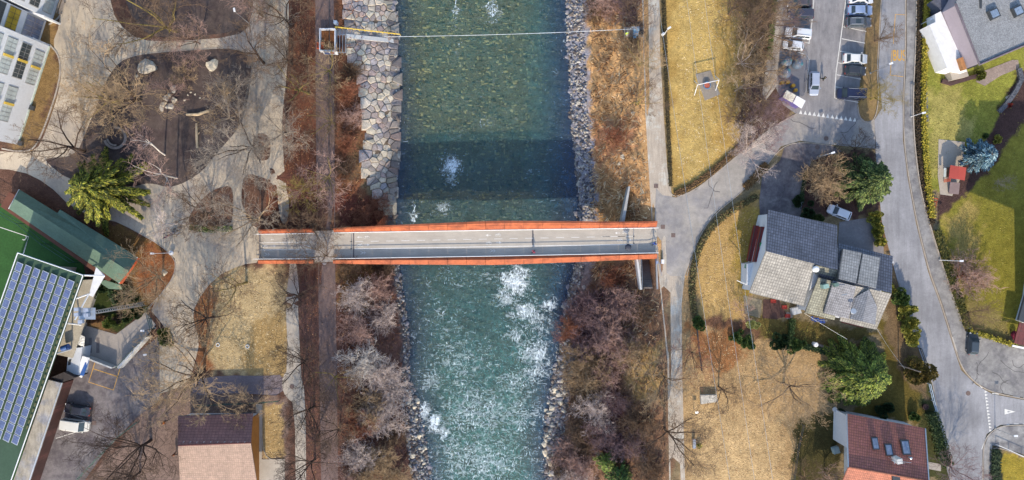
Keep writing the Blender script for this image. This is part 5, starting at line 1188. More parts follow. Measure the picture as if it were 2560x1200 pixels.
# courtyard walls
def wallrun(name, pts, h, t, m, label, cat='wall', z0=-.1, z=None):
    o = ribbon(MB(), pts, t, z0, h).build(name, m); return tag(o, label, cat)
wallrun('courtyard_wall', [(214,888),(240,896),(292,916)], 1.6, .25, M['conc_l'], 'pale wall of the courtyard next to the blue panelled kiosk')
wallrun('courtyard_wall', [(308,916),(345,875),(378,838)], 1.7, .35, M['conc_l'], 'slanting light grey wall along the courtyard above the car park')
for k, (px, py, lab) in enumerate(((226,852,'left row of grey floor slats in the courtyard'),(245,852,'right row of grey floor slats in the courtyard'))):
    patch('floor_grate', [(px-4,py-8+0),(px+4,py-8),(px+4,py+30),(px-4,py+30)], gmat('grate_%d' % k, C(128,120,118), .9), .045, kind='structure')
# --- green long shed
gs = empty('long_shed', (*W(190,590), 0), 'long low shed with a two pitch green felt roof by the football pitch', 'shed')
gm = gmat('green_felt', C(96,124,106), .85, ns=((.25,.12),(2.5,.15),(9,.15)), spec=.3)
ZE, ZG = 3.0, 4.4
e1, e2 = W3(48,474,ZE), W3(344,643,ZE); g1, g2 = W3(36,497,ZG), W3(322,678,ZG); f1, f2 = W3(22,522,ZE), W3(297,708,ZE)
MB().slab([e1, W3(143,533,ZE), W3(150,524,ZE), e2, g2, g1], .15).build('roof', gm, gs); MB().slab([g1, g2, f2, f1], .15).build('roof', gm, gs)
MB().prism([W(52,482,0), W(334,640,0), W(292,700,0), W(30,518,0)], -.2, 2.8).build('wall', gmat('shed_wall', C(120,74,58), .9, ns=((.5,.2),)), gs)
MB().prism([W(342,645,2.6), W(344,646,2.6), W(300,710,2.6), W(298,709,2.6)], 1.8, 2.6).build('gable_board', M['orange'], gs)
MB().tube([Vector(e1)+Vector((0,0,.05)), Vector(f1)+Vector((0,0,.05))], .07, 4).build('verge_trim', M['white'], gs)
MB().tube([Vector(e2)+Vector((0,0,.05)), Vector(f2)+Vector((0,0,.05))], .07, 4).build('verge_trim', M['white'], gs)
MB().slab([W3(262,700,2.2), W3(300,712,2.2), W3(306,724,1.8), W3(272,722,1.8), W3(248,706,2.0)], .1).build('lean_to_roof', gm, gs)
# --- tiled hall bottom
hl = empty('tiled_hall', (*W(545,1110), 0), 'wide hall with maroon tile roof, dark upper and pale lower slope', 'building')
za, zb_ = 3.6, 6.2
r0 = [W3(445,1040,za), W3(632,1032,za), W3(627,1108,zb_), W3(445,1115,zb_)]; r1 = [W3(445,1115,zb_), W3(627,1108,zb_), W3(646,1232,za), W3(452,1240,za)]
tmm = tile_mat('maroon_tiles', C(158,104,94), 0, .40, .6, .12, .08, .6, None, .6); MB().slab(r0, .2).build('roof', tmm, hl); MB().slab(r1, .2).build('roof', tile_mat('maroon_tiles_sunlit', C(172,140,120), 0, .40, .36, .1, .06, .7, None, .8), hl)  # lower south slope gets paler tiles, with the sunlight painted into their colour
hx0, hy0 = W(452,1046,za); hx1, hy1 = W(626,1230,za)
MB().box((hx0+hx1)/2, (hy0+hy1)/2, -.2, za-.25, abs(hx1-hx0), abs(hy1-hy0)).build('wall', M['white_d'], hl)
gx = hx1+.02; ym = W(627,1110,zb_)[1]
MB().add([(gx, hy0, 0), (gx, hy1, 0), (gx, hy1, za-.1), (gx, ym, zb_-.25), (gx, hy0, za-.1), (gx+.2, hy0, 0), (gx+.2, hy1, 0), (gx+.2, hy1, za-.1), (gx+.2, ym, zb_-.25), (gx+.2, hy0, za-.1)], [(4,3,2,1,0),(5,6,7,8,9),(0,1,6,5),(1,2,7,6),(2,3,8,7),(3,4,9,8),(4,0,5,9)]).build('gable_cladding', gmat('orange_wood', C(190,120,50), .7, ns=((1,.15),(6,.2))), hl)
s = MB()
for k in range(10): x, y, z = W3(460+k*17, 1104, 7.0); s.box(x, y, 6.9, 7.3, .08, .08)
s.build('snow_guard', M['metal'], hl)
MB().tube([W3(445,1040,za), W3(632,1032,za)], .08, 6).build('gutter', M['dmetal'], hl)
MB().tube([W3(445,1114,zb_+.05), W3(627,1107,zb_+.05)], .12, 6).build('ridge_cap', gmat('ridge_m', C(120,70,66), .7), hl)
# --- slate roofed house complex
sh = empty('slate_house', (*W(2050,660), 0), 'large house with several overlapping grey slate roofs beside the main road', 'house')
an = R(14)
dk = tile_mat('slate_shaded', C(112,114,128), an, .5, .42, .2, .16, .6, None, .35); lt = tile_mat('slate_sunlit', C(158,153,144), an, .5, .42, .18, .12, .7, None, .5); lm = tile_mat('slate_mossy', C(152,150,130), an, .42, .4, .3, .15, .8)  # shaded north slopes painted darker, sunlit south slopes lighter, on one slate
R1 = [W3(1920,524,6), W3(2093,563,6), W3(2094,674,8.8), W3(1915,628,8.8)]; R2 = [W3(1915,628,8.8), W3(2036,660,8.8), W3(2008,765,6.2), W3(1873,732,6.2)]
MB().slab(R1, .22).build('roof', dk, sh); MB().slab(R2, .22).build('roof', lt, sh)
MB().slab([W3(2036,660,8.8), W3(2040,661,8.78), W3(2013,767,6.2), W3(2008,765,6.2)], .35).build('verge_board', M['dmetal'], sh)
b1 = [W(1930,538,6), W(2085,572,6), W(2086,668,6), W(2000,752,6), W(1890,726,6)]
MB().prism(b1, -.2, 5.7).build('wall', M['white_d'], sh)
# west gable end
wg = MB(); g0, g1_, g2_ = W3(1926,535,5.75), W3(1918,628,8.5), W3(1884,728,5.9); 
wg.add([g0, g1_, g2_, (g2_[0], g2_[1], -.1), (g0[0], g0[1], -.1)]+[(p[0]+.2, p[1], p[2]) for p in (g0, g1_, g2_, (g2_[0], g2_[1], -.1), (g0[0], g0[1], -.1))], [(0,1,2,3,4),(9,8,7,6,5),(0,5,6,1),(1,6,7,2),(2,7,8,3),(3,8,9,4),(4,9,5,0)]); wg.build('gable_wall', M['white_d'], sh)
for z, pw, nm in ((4.6, [(1903,566),(1916,568),(1900,655),(1885,655)], 0), (1.9, [(1888,563),(1899,565),(1882,655),(1870,653)], 1)):
    P = [W(*q, z) for q in pw]; c = MB().prism(P, z-1.0, z); b = c.build('balcony', M['brownmetal'], sh)
    MB().tube([(*P[0], z+.05), (*P[3], z+.05)], .07, 6).build('rail', M['dmetal'], b)
MB().slab([W3(1900,606,5.0), W3(1909,608,5.0), W3(1905,624,4.4), W3(1898,622,4.4)], .05).build('awning', gmat('green_awning', C(40,150,90), .7), sh)
MB().slab([W3(1862,660,2.6), W3(1868,661,2.6), W3(1866,672,2.4), W3(1861,670,2.4)], .05).build('awning', M['green_m'], sh)
MB().prism([W(1868,660,3.0), W(1893,655,3.0), W(1884,712,3.0), W(1866,712,3.0)], -.1, 3.0).build('annex_wall', M['white_d'], sh)
MB().tube([W3(1842,701,4), W3(1866,711,3.2)], .06, 6).build('flagpole', M['white'], sh)
# lower connecting roofs
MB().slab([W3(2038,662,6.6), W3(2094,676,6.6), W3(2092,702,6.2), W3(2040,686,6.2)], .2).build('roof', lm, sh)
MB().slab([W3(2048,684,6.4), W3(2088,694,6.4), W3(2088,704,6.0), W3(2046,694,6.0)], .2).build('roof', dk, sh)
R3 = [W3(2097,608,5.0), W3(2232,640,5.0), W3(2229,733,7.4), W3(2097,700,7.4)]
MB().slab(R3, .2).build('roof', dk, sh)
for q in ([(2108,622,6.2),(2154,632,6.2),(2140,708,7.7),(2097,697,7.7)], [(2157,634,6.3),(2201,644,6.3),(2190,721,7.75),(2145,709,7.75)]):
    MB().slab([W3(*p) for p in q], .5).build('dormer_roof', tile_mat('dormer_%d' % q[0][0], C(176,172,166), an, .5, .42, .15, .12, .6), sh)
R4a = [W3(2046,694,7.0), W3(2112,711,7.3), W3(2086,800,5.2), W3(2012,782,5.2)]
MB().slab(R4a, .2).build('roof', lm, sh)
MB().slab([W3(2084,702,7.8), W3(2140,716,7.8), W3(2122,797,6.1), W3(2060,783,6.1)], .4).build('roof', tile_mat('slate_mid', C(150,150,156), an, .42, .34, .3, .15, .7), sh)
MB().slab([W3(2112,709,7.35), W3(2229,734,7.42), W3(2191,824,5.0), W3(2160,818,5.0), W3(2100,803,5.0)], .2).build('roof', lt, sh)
MB().slab([W3(2172,724,8.1), W3(2157,804,7.3), W3(2125,797,6.0), W3(2133,746,6.6)], .15).build('cross_gable', tile_mat('slate_rib', C(138,142,152), an+R(90), .3, .3, .12, .1, .7), sh)
MB().slab([W3(2172,724,8.1), W3(2193,768,6.7), W3(2188,812,6.0), W3(2157,804,7.3)], .15).build('cross_gable', tile_mat('slate_rib_sunlit', C(150,152,160), an+R(90), .3, .3, .12, .1, .7), sh)  # right plane painted lighter than its twin, as the lit side
b2 = [W(2104,620,5), W(2222,650,5), W(2186,815,5), W(2020,778,5), W(2046,700,5)]
MB().prism(b2, -.2, 4.8).build('wall', M['white_d'], sh)
MB().box(*W(2066,716,8), 6.0, 8.0, .9, .7, an).build('chimney', gmat('copper_ch', C(150,190,180), .6), sh)
MB().box(*W(2092,712,8.4), 6.6, 8.4, .7, .6, an).build('chimney', gmat('teal_ch', C(110,140,130), .6), sh)
MB().lathe(*W(2041,673,9), [(.5,6.5),(.5,9.0),(.3,9.1)], 14).build('chimney', M['white'], sh)
MB().tube([W3(2118,735,8.6), W3(2103,738,8.6)], .08, 6).build('antenna', M['metal'], sh)
MB().lathe(*W(2134,778,8.0), [(.05,7.0),(.05,7.8),(.5,8.0),(.45,8.05)], 14).build('satellite_dish', M['metal'], sh)
MB().slab([W3(2106,800,2.8), W3(2160,815,2.8), W3(2158,820,2.4), W3(2104,806,2.4)], .08).build('awning', M['brownmetal'], sh)
o = empty('drying_rack', (*W(2047,796), 0), 'blue laundry rack under the eave of the slate roofed house', 'rack'); x, y = W(2047,797,.9)
s = MB()
for k in range(5): s.box(x-1.1+.5*k, y+.05*(-1)**k-.12*k, .55, .95, .35, .7, an)
s.build('cloth', gmat('blue_cloth', C(50,80,160), .9, ns=((2,.4),)), o)
s = MB()
for a_ in (-1.4, 1.4): s.tube([(x+a_, y+.3, 0), (x+a_, y-.3, 1)], .03, 5)
s.tube([(x-1.4, y, 1.0), (x+1.4, y-.4, 1.0)], .03, 5); s.build('frame', M['metal'], o)
# --- house with terraces, top right
th = empty('terraced_house', (*W(2440,90), 0), 'modern house with pebbled grey flat roof and white terrace roof', 'house')
ZT = 7.2
MB().prism([W(2388,8,ZT), W(2450,163,ZT), W(2640,80,ZT), W(2640,-150,ZT), W(2470,-150,ZT)], ZT-.3, ZT).build('roof', gmat('pebble_roof', C(150,152,154), .95, ns=((.3,.06),(3,.2),(8,.5)), bump=.4, bscale=9), th)
s = MB(); s.tube([W3(2389,9,ZT+.1), W3(2449,161,ZT+.1), W3(2640,79,ZT+.1)], .22, 4); s.build('parapet', gmat('parapet_m', C(110,100,112), .7), th)
ww = [W(2392,12,ZT), W(2451,158,ZT), W(2630,80,ZT), W(2630,-140,ZT), W(2480,-140,ZT)]
MB().prism(ww, -.1, ZT-.31).build('wall', gmat('lilac_wall', C(184,170,180), .8, ns=((.4,.08),(4,.05))), th)
d_ = Vector((ww[1][0]-ww[0][0], ww[1][1]-ww[0][1])); LL = d_.length
for i, (u0, u1, z0, z1) in enumerate(((1.5,3.3,4.3,5.9),(4.6,6.4,4.3,5.9),(7.7,10.7,3.9,6.1))):
    p0, p1 = ww[1], ww[0]; f = MB(); onwall(f, p0, p1, LL-u1-.1, LL-u0+.1, z0-.1, z1+.1, .06) ; fr = f.build('window', M['dmetal'], th)
    if True:
        # wall faces west: choose the outer side
        pass
    g = MB(); onwall(g, p0, p1, LL-u1, LL-u0, z0, z1, .09, .03); g.build('pane', gmat('tinted_%d' % i, C((90,90,150)[i],(110,120,150)[i],(110,110,60)[i]), .08, ns=((.6,.5),), spec=.9), fr)
    g = MB(); um = LL-(u0+u1)/2; onwall(g, p0, p1, um-.04, um+.04, z0, z1, .13, .04); g.build('mullion', M['dmetal'], fr)
ZW = 3.4
MB().prism([W(2337,36,ZW), W(2352,28,ZW), W(2418,178,ZW), W(2368,170,ZW), W(2324,62,ZW), W(2339,55,ZW)], -.1, ZW).build('terrace', M['white'], th)
MB().prism([W(2418,178,1.6), W(2372,168,1.6), W(2381,200,1.6), W(2422,190,1.6)], -.1, 1.6).build('terrace', M['lightpave'], th)
s = MB(); s.box(*W(2405,160,ZW+.6), ZW, ZW+.9, .6, 2.2, R(18)); s.build('lounger', gmat('lounger_wood', C(190,130,80), .8, ns=((2,.2),)), th)
MB().prism([W(2335,0,3), W(2366,-20,3), W(2390,6,3), W(2352,27,3)], -.1, 3.0).build('garage', gmat('garage_roof', C(96,100,116), .8), th)
for q in (2486,34),(2546,27):
    x, y = W(*q, ZT+.5); f = MB().prism([(x+math.cos(a_)*1.15, y+math.sin(a_)*1.15) for a_ in [R(25+45)+k*math.pi/2 for k in range(4)]], ZT+.002, ZT+.6).build('skylight', M['dmetal'], th)
    MB().prism([(x+math.cos(a_)*.85, y+math.sin(a_)*.85) for a_ in [R(25+45)+k*math.pi/2 for k in range(4)]], ZT+.602, ZT+.66).build('pane', gmat('sky_pane', C(130,150,175), .1, spec=.9), f)
MB().prism([W(2462,-20,ZT+1.4), W(2468,-20,ZT+1.4), W(2468,14,ZT+1.4), W(2463,14,ZT+1.4)], ZT, ZT+.15).build('roof_duct', M['dmetal'], th)
wallrun('garden_wall', [(2352,203),(2376,210),(2425,195),(2455,188)], .5, .7, gmat('bed_edge', C(88,66,64), .9, ns=((1,.3),)), 'dark stone edging below the terraced house lawn')
tag(ribbon(MB(), [(2545,172),(2550,200),(2535,230),(2512,262),(2495,280)], .8, -.1, .5).build('rockery', gmat('rockery_m', C(96,100,110), .9, ns=((1.5,.35),(6,.3)), bump=1, bscale=3)), 'grey blue stone rockery curving down from the terrace patio', 'rockery')
tag(ribbon(MB(), [(2303,205),(2306,250),(2308,305)], 1.5, -.1, .35).build('gabion', gmat('gabion_m', C(120,126,140), .9, ns=((2,.4),(6,.3)), bump=1, bscale=3)), 'blue grey stone slope patch beside the golden hedge', 'stones')
# --- red tiled house
rh = empty('red_tile_house', (*W(2215,1120), 0), 'house with a wide red brown tiled roof and white side wall', 'house')
ar = R(10); za, zb_ = 5.6, 9.0
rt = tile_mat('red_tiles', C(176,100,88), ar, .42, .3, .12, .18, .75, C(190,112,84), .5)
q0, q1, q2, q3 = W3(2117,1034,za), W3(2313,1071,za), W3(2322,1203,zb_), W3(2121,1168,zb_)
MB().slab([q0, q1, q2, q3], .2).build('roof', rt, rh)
MB().slab([q3, q2, W3(2340,1330,za), W3(2070,1290,za)], .2).build('roof', tile_mat('red_tiles_sunlit', C(196,112,82), ar, .42, .3, .2, .12, .75, None, .6), rh)  # south slope: brighter copy of the red tiles, sun put into the colour
s = MB(); s.tube([Vector(q0)+Vector((-.02,0,.05)), Vector(q3)+Vector((-.02,0,.05))], .1, 4); s.tube([Vector(q1)+Vector((.02,0,.05)), Vector(q2)+Vector((.02,0,.05))], .1, 4); s.build('verge_trim', M['metal'], rh)
MB().tube([Vector(q3)+Vector((0,0,.1)), Vector(q2)+Vector((0,0,.1))], .16, 6).build('ridge_cap', gmat('ridge2', C(180,110,84), .8), rh)
hw = [W(2123,1042,za), W(2306,1076,za), W(2318,1300,za), W(2150,1290,za), W(2150,1126,za), W(2121,1122,za)]
MB().prism(hw, -.2, za-.25).build('wall', M['white_d'], rh)
g = MB(); p0 = hw[0]; p1 = hw[5]; onwall(g, p1, p0, .4, 1.4, 2.6, 3.9, .06); gg = g.build('window', M['white'], rh); g = MB(); onwall(g, p1, p0, .5, 1.3, 2.7, 3.8, .09, .03); g.build('pane', M['glass'], gg)
def onroof(px, py, t):   # z on the big slope
    return za+(zb_-za)*t
for px, py, w_, h_, t in ((2188,1108,.55,.95,.5),(2222,1124,.6,.9,.58),(2264,1118,.7,1.15,.5)):
    z = onroof(px, py, t)+.12; x, y = W(px, py, z); sl_ = .36
    def qd(w__, h__, dz): return [(x-w__, y+h__, z+dz-h__*sl_), (x+w__, y+h__, z+dz-h__*sl_), (x+w__, y-h__, z+dz+h__*sl_), (x-w__, y-h__, z+dz+h__*sl_)]
    f = MB().slab(qd(w_, h_, .08), .2).build('skylight', M['dmetal'], rh); MB().slab(qd(w_*.75, h_*.8, .11), .02).build('pane', gmat('sk_%d' % px, C(130,145,170), .1, spec=.9), f)
x, y = W(2250,1154,9.6); MB().box(x, y, 7.8, 9.6, .9, .8, ar).build('chimney', M['conc_l'], rh)
s = MB(); s.tube([(x-1.6, y+.3, 9.9), (x+1.7, y-.1, 9.9)], .04, 5); s.tube([(x-1.1, y-.3, 9.9), (x-1.1, y+.9, 9.9)], .04, 5); s.tube([(x+.2, y, 9.4), (x+.2, y, 10.6)], .04, 5); s.tube([(x-1.1, y+.25, 8.2), (x-1.1, y+.25, 10)], .04, 5); s.build('antenna', M['metal'], rh)
MB().lathe(*W(2278,1146,8.9), [(.15,8.3),(.15,8.9),(.22,8.92),(.1,9.0)], 10).build('vent_pipe', M['metal'], rh)
x, y = W(2243,1197,9.3); MB().box(x, y-.3, 7.5, 9.2, 1.2, 1.6, ar).build('dormer', M['dmetal'], rh)
patch('garden_path', [(2318,1154),(2352,1160),(2352,1178),(2320,1172)], M['pave'], .05)
tag(MB().box(*W(2092,1127,.9), 0, .85, 1.1, 1.1, .3).build('garden_table', gmat('gt', C(160,185,190), .6, ns=((2,.15),))), 'small pale blue garden table beside the white wall', 'table')
tag(MB().lathe(*W(2088,1024,1), [(.05,0),(.05,.5),(.45,.9),(.4,1.0)], 14).build('bird_bath', M['conc_l']), 'pale round bird bath at the corner of the red tiled house garden', 'bird bath')
tag(MB().lathe(*W(2311,1016), [(.5,0),(.55,.45),(.45,.5),(.4,.35)], 16).build('planter', gmat('pl', C(90,66,60), .9)), 'dark round planter near the driveway gate of the red tiled house', 'planter')
# --- building at the right edge
eb = empty('edge_house', (*W(2640,800), 0), 'house at the right frame edge with white side and maroon porch roof', 'house')
MB().prism([W(2556,740), W(2538,800), W(2700,860), W(2740,740), W(2720,560), W(2580,560)], -.1, 12).build('wall', M['white_d'], eb)
MB().prism([W(2572,700,12.2), W(2544,800,12.2), W(2700,860,12.2), W(2740,740,12.2), W(2720,560,12.2), W(2580,560,12.2)], 12.002, 12.4).build('roof', M['dmetal'], eb)
MB().slab([W3(2549,806,3), W3(2590,812,3), W3(2580,868,2.6), W3(2535,858,2.6)], .2).build('porch_roof', tile_mat('porch', C(110,46,44), R(10), 3, .9, .1, .1, .5), eb)
MB().slab([W3(2532,862,2.5), W3(2590,874,2.5), W3(2590,879,2.5), W3(2531,867,2.5)], .15).build('porch_beam', M['white'], eb)
cb = MB().blob((*W(2536,838,.5), .5), (.5,.8,.5), 2, .2, 3); tag(cb.build('covered_grill', gmat('maroon_cover', C(120,24,54), .8)), 'maroon covered grill between the lawn and the porch', 'grill')
# --- playhouse
phs = empty('playhouse', (*W(2382,440), 0), 'wooden playhouse with red roof, ladder and slide on the garden pad', 'playhouse')
zr = 2.6
MB().slab([W3(2376,413,zr-.3), W3(2399,416,zr+.3), W3(2396,448,zr+.3), W3(2372,445,zr-.3)], .1).build('roof', gmat('red_felt', C(205,82,70), .8, ns=((.5,.06),(8,.06))), phs)
MB().slab([W3(2399,416,zr+.3), W3(2416,419,zr-.3), W3(2412,451,zr-.3), W3(2396,448,zr+.3)], .1).build('roof', gmat('red_felt2', C(205,82,70), .8, ns=((.5,.06),(8,.06))), phs)
MB().prism([W(2374,419,1.6), W(2404,422,1.6), W(2402,444,1.6), W(2372,442,1.6)], .9, 2.15).build('wall', gmat('playwood', C(110,74,60), .9, ns=((1,.2),)), phs)
s = MB()
for q in ((2374,418),(2404,421),(2402,444),(2372,442)): x, y = W(*q, .9); s.tube([(x, y, 0), (x, y, .9)], .08, 6)
s.build('leg', M['wood'], phs)
s = MB()
for k in range(6): x, y = W(2361+k*3, 452-k*.5, .3+k*.2); s.box(x, y, .2+k*.2, .26+k*.2, .1, .6)
s.build('ladder', M['orange'], phs)
MB().slab([W3(2376,455,1.2), W3(2400,457,1.2), W3(2397,486,.3), W3(2372,484,.3)], .1).build('ramp', gmat('slide_wood', C(120,104,108), .8, ns=((1,.12),)), phs)
MB().slab([W3(2360,420,1.5), W3(2366,420,1.5), W3(2365,442,1.3), W3(2359,442,1.3)], .05).build('window_shutter', M['glass_b'], phs)
s = MB(); 
for q in ((2330,496),(2344,497),(2342,502),(2328,500)): pass
s.tube([W3(2329,494,.6), W3(2345,497,.6), W3(2343,504,.5), W3(2331,501,.5), W3(2329,494,.6)], .07, 5); s.tube([W3(2334,504,.6), W3(2342,505,.6), W3(2338,521,.4), W3(2333,518,.4), W3(2334,504,.6)], .07, 5)
for q in ((2330,496),(2344,498),(2335,518)): s.tube([W3(*q, 0), W3(*q, .6)], .06, 5)
tag(s.build('raised_bed_frame', gmat('redwood', C(190,80,50), .8)), 'reddish wooden bed frames in the soil below the playhouse', 'planter frame')
# ------------------------------------------------------------------ vehicles
def car(name, px, py, heading, label, paint, L=4.3, Wd=1.8, Hh=1.48, kind='hatch', cat='car', roof=None, sunroof=False, z=0, group=None, front=None):
    """heading: direction of the nose in the picture, degrees (0 = right, 90 = up)"""
    x, y = W(px, py, .7); z = z or float(hgt(x, y))+.05; o = empty(name, (x, y, z), label, cat, group); o.rotation_euler = (0, 0, R(heading)); ORG[o.name] = Vector((0, 0, 0))
    pm = gmat('paint_%s_%d' % (name, px), C(*paint) if max(paint) > 60 else (paint[0]/255/3, paint[1]/255/3, paint[2]/255/3, 1), .25, ns=((.8,.05),), spec=.6)
    h = Wd/2
    if kind == 'van': stn = [(-.5,.90,.95,.3),(-.47,.98,1.1,.2),(-.3,1,1.12,.2),(.1,1,1.1,.2),(.34,.99,1.05,.2),(.45,.93,.92,.2),(.5,.78,.7,.3)]; cab = (-.48,.37,-.455,.24)
    elif kind == 'sedan': stn = [(-.5,.82,.85,.3),(-.46,.94,.98,.2),(-.3,1,1.0,.2),(.0,1,.95,.2),(.27,.99,.93,.2),(.44,.92,.8,.2),(.5,.7,.62,.3)]; cab = (-.4,.28,-.25,.12)
    elif kind == 'estate': stn = [(-.5,.88,.9,.3),(-.47,.96,1.0,.2),(-.3,1,1.0,.2),(.0,1,.97,.2),(.27,.99,.93,.2),(.44,.92,.8,.2),(.5,.72,.62,.3)]; cab = (-.475,.27,-.42,.12)
    else: stn = [(-.5,.86,.88,.3),(-.46,.95,1.0,.2),(-.28,1,1.0,.2),(.02,1,.96,.2),(.27,.98,.92,.2),(.43,.92,.8,.2),(.5,.72,.62,.3)]; cab = (-.47,.29,-.36,.12)
    b = MB(); rings = []
    for (t, wf, zt, zb) in stn:
        X = t*L; hw = h*wf; rings.append([(X,-hw*.88,zb),(X,-hw,zb+.18),(X,-hw,zt*.72),(X,-hw*.93,zt),(X,hw*.93,zt),(X,hw,zt*.72),(X,hw,zb+.18),(X,hw*.88,zb)])
    vs = [p for r_ in rings for p in r_]; n = 8; fs = [tuple(range(n)), tuple(range(len(vs)-1, len(vs)-1-n, -1))]
    for i in range(len(rings)-1):
        for k in range(n): fs.append((i*n+k, i*n+n+k, i*n+n+(k+1) % n, i*n+(k+1) % n))
    b.add(vs, fs)
    zb = .9 if kind != 'van' else 1.02; xb0, xb1, xt0, xt1 = [c*L for c in cab]; wb, wt = h*.92, h*.74
    if kind == 'van': wt = h*.9
    fr = [(xb0,-wb,zb),(xb1,-wb,zb),(xb1,wb,zb),(xb0,wb,zb),(xt0,-wt,Hh-.05),(xt1,-wt,Hh-.05),(xt1,wt,Hh-.05),(xt0,wt,Hh-.05),(xt0+.12,-wt*.86,Hh),(xt1-.15,-wt*.86,Hh),(xt1-.15,wt*.86,Hh),(xt0+.12,wt*.86,Hh)]
    b.add(fr, [(0,1,5,4),(1,2,6,5),(2,3,7,6),(3,0,4,7),(4,5,9,8),(5,6,10,9),(6,7,11,10),(7,4,8,11),(8,9,10,11)])
    for s_ in (-1, 1): b.box(xb1-.15*L*.4, s_*(h+.09), .92, 1.06, .16, .18)
    bo = b.build('body', pm, o, bevel=.035)
    def face(A, B_, C_, D_, mg, off=.015):
        P = [Vector(fr[i]) for i in (A, B_, C_, D_)]; c = sum(P, Vector())/4; nn = (P[1]-P[0]).cross(P[2]-P[0]).normalized()
        if nn.dot(c-Vector((c.x*.3, 0, .6))) < 0: nn = -nn
        return P, nn
    def sub(P, nn, u0, u1, v0, v1, off=.02):
        f = lambda u, v: (P[0].lerp(P[1], u)).lerp(P[3].lerp(P[2], u), v)+nn*off
        q = [f(u0,v0), f(u1,v0), f(u1,v1), f(u0,v1)]; m = MB(); m.add([tuple(p) for p in q]+[tuple(p-nn*.02) for p in q], [(0,1,2,3),(7,6,5,4),(0,4,5,1),(1,5,6,2),(2,6,7,3),(3,7,4,0)]); return m
    P, nn = face(1,2,6,5,0); sub(P, nn, .06,.94,.06,.95).build('windscreen', M['glass'], o)
    P, nn = face(3,0,4,7,0); sub(P, nn, .08,.92,.25 if kind != 'sedan' else .1,.9).build('rear_window', M['glass'], o)
    for a_ in ((0,1,5,4),(3,2,6,7)):
        P, nn = face(*a_, 0); cuts = ((.08,.34),(.37,.62),(.65,.88)) if kind in ('van','estate') else ((.14,.46),(.5,.84))
        for u0, u1 in cuts: sub(P, nn, u0, u1, .12, .86).build('side_window', M['glass'], o)
    if sunroof: MB().box((xt0+xt1)/2+.25*L*.2, 0, Hh+.002, Hh+.012, .9, wt*1.3).build('sunroof', M['glass'], o)
    if roof: 
        for s_ in (-1, 1): MB().tube([(xt0+.2, s_*wt*.8, Hh+.05), (xt1-.2, s_*wt*.8, Hh+.05)], .03, 5).build('roof_rail', M['metal'], o)
    for sx in (-.31, .31):
        for s_ in (-1, 1):
            X = sx*L; Y = s_*(h-.11); w_ = MB().tube([(X, Y-.11, .31), (X, Y+.11, .31)], .31, 18).build('wheel', M['black'], o); MB().tube([(X, Y+s_*.05, .31), (X, Y+s_*.118, .31)], .19, 12).build('rim', M['metal'], w_)
    for s_ in (-1, 1):
        MB().box(L*.463, s_*h*.66, .62, .74, .16, .3, s_*-.35).build('headlight', M['white'], o); MB().box(-L*.492, s_*h*.72, .74, .92, .08, .26).build('taillight', M['red'], o)
    return o
car('parked_car', 2152,-3,0,'white car cut by the top edge in the right parking row',(235,238,242),4.4,kind='sedan')
car('parked_car', 2150,26,0,'silver blue saloon second from the top in the right parking row',(150,172,210),4.4,kind='sedan')
car('parked_car', 2147,56,0,'dark grey estate with sunroof in the right parking row',(92,100,112),4.5,kind='estate',sunroof=True,roof=True)
car('parked_car', 2138,147,-2,'white saloon alone in the middle of the right parking row',(238,238,234),4.3,kind='sedan')
car('parked_car', 2138,177,-3,'small black hatchback below the white saloon',(24,26,32),3.8,1.7,kind='hatch')
car('parked_car', 2128,235,178,'dark blue people carrier at the lower end of the right parking row',(36,44,78),5.0,1.95,1.85,kind='van',roof=True)
car('parked_car', 1998,6,180,'dark car under the twigs at the top left of the car park',(50,44,50),4.4,kind='sedan')
car('parked_car', 2002,34,178,'dark blue grey estate under the twigs in the left parking row',(66,68,86),4.5,kind='estate')
car('parked_car', 1996,83,174,'large white estate car in the left parking row',(226,232,240),4.6,1.85,1.6,kind='estate',roof=True)
car('parked_car', 1983,113,172,'small white hatchback beside the bell shaped containers',(222,228,238),3.6,1.65,kind='hatch')
car('driving_car', 2035,209,-91,'pale silver estate driving down the car park aisle',(170,182,205),4.2,1.75,1.5,kind='estate')
car('parked_car', 2098,531,158,'white hatchback parked askew behind the slate roofed house',(232,238,248),4.2,kind='hatch')
car('parked_car', 2432,859,86,'dark teal car parked on the forecourt below the yellow hedge',(30,40,50),3.9,1.75,kind='hatch')
car('parked_car', 194,1024,170,'black saloon in the shade of the brick annex',(22,24,34),4.7,kind='sedan')
car('parked_van', 190,1062,-8,'white minibus parked beside the black saloon',(238,236,226),4.8,1.95,1.95,kind='van',cat='van')
# ------------------------------------------------------------------ car park and road furniture
def marks(name, parent_name, fn, m='marking'):
    mb = MB(); fn(mb); o = mb.build(name, M[m]); o['kind'] = 'structure'; return o
def pline(mb, pts, wd, z=.052):
    P = [W(*p) for p in pts]; L_, R_ = strip_poly(P, wd); n = len(P)
    for i in range(n-1): mb.add([(*L_[i], z), (*R_[i], z), (*R_[i+1], z), (*L_[i+1], z)], [(0,1,2,3)])
def bays(mb):
    pline(mb, [(2117,-20),(2105,70),(2097,130),(2090,180),(2086,245)], .14)
    for a, b in (((2115,8),(2168,14)),((2112,36),(2166,45)),((2108,67),(2166,79)),((2104,97),(2162,108)),((2100,128),(2160,139)),((2095,157),(2156,168)),((2092,187),(2152,198)),((2088,217),(2150,229)),((2086,245),(2146,256))): pline(mb, [a, b], .12)
    pline(mb, [(2036,-20),(2029,60),(2022,110)], .12)
    for a, b in (((2008,24),(2030,27)),((2000,104),(2022,108))): pline(mb, [a, b], .1)
marks('bay_marking', '', bays)
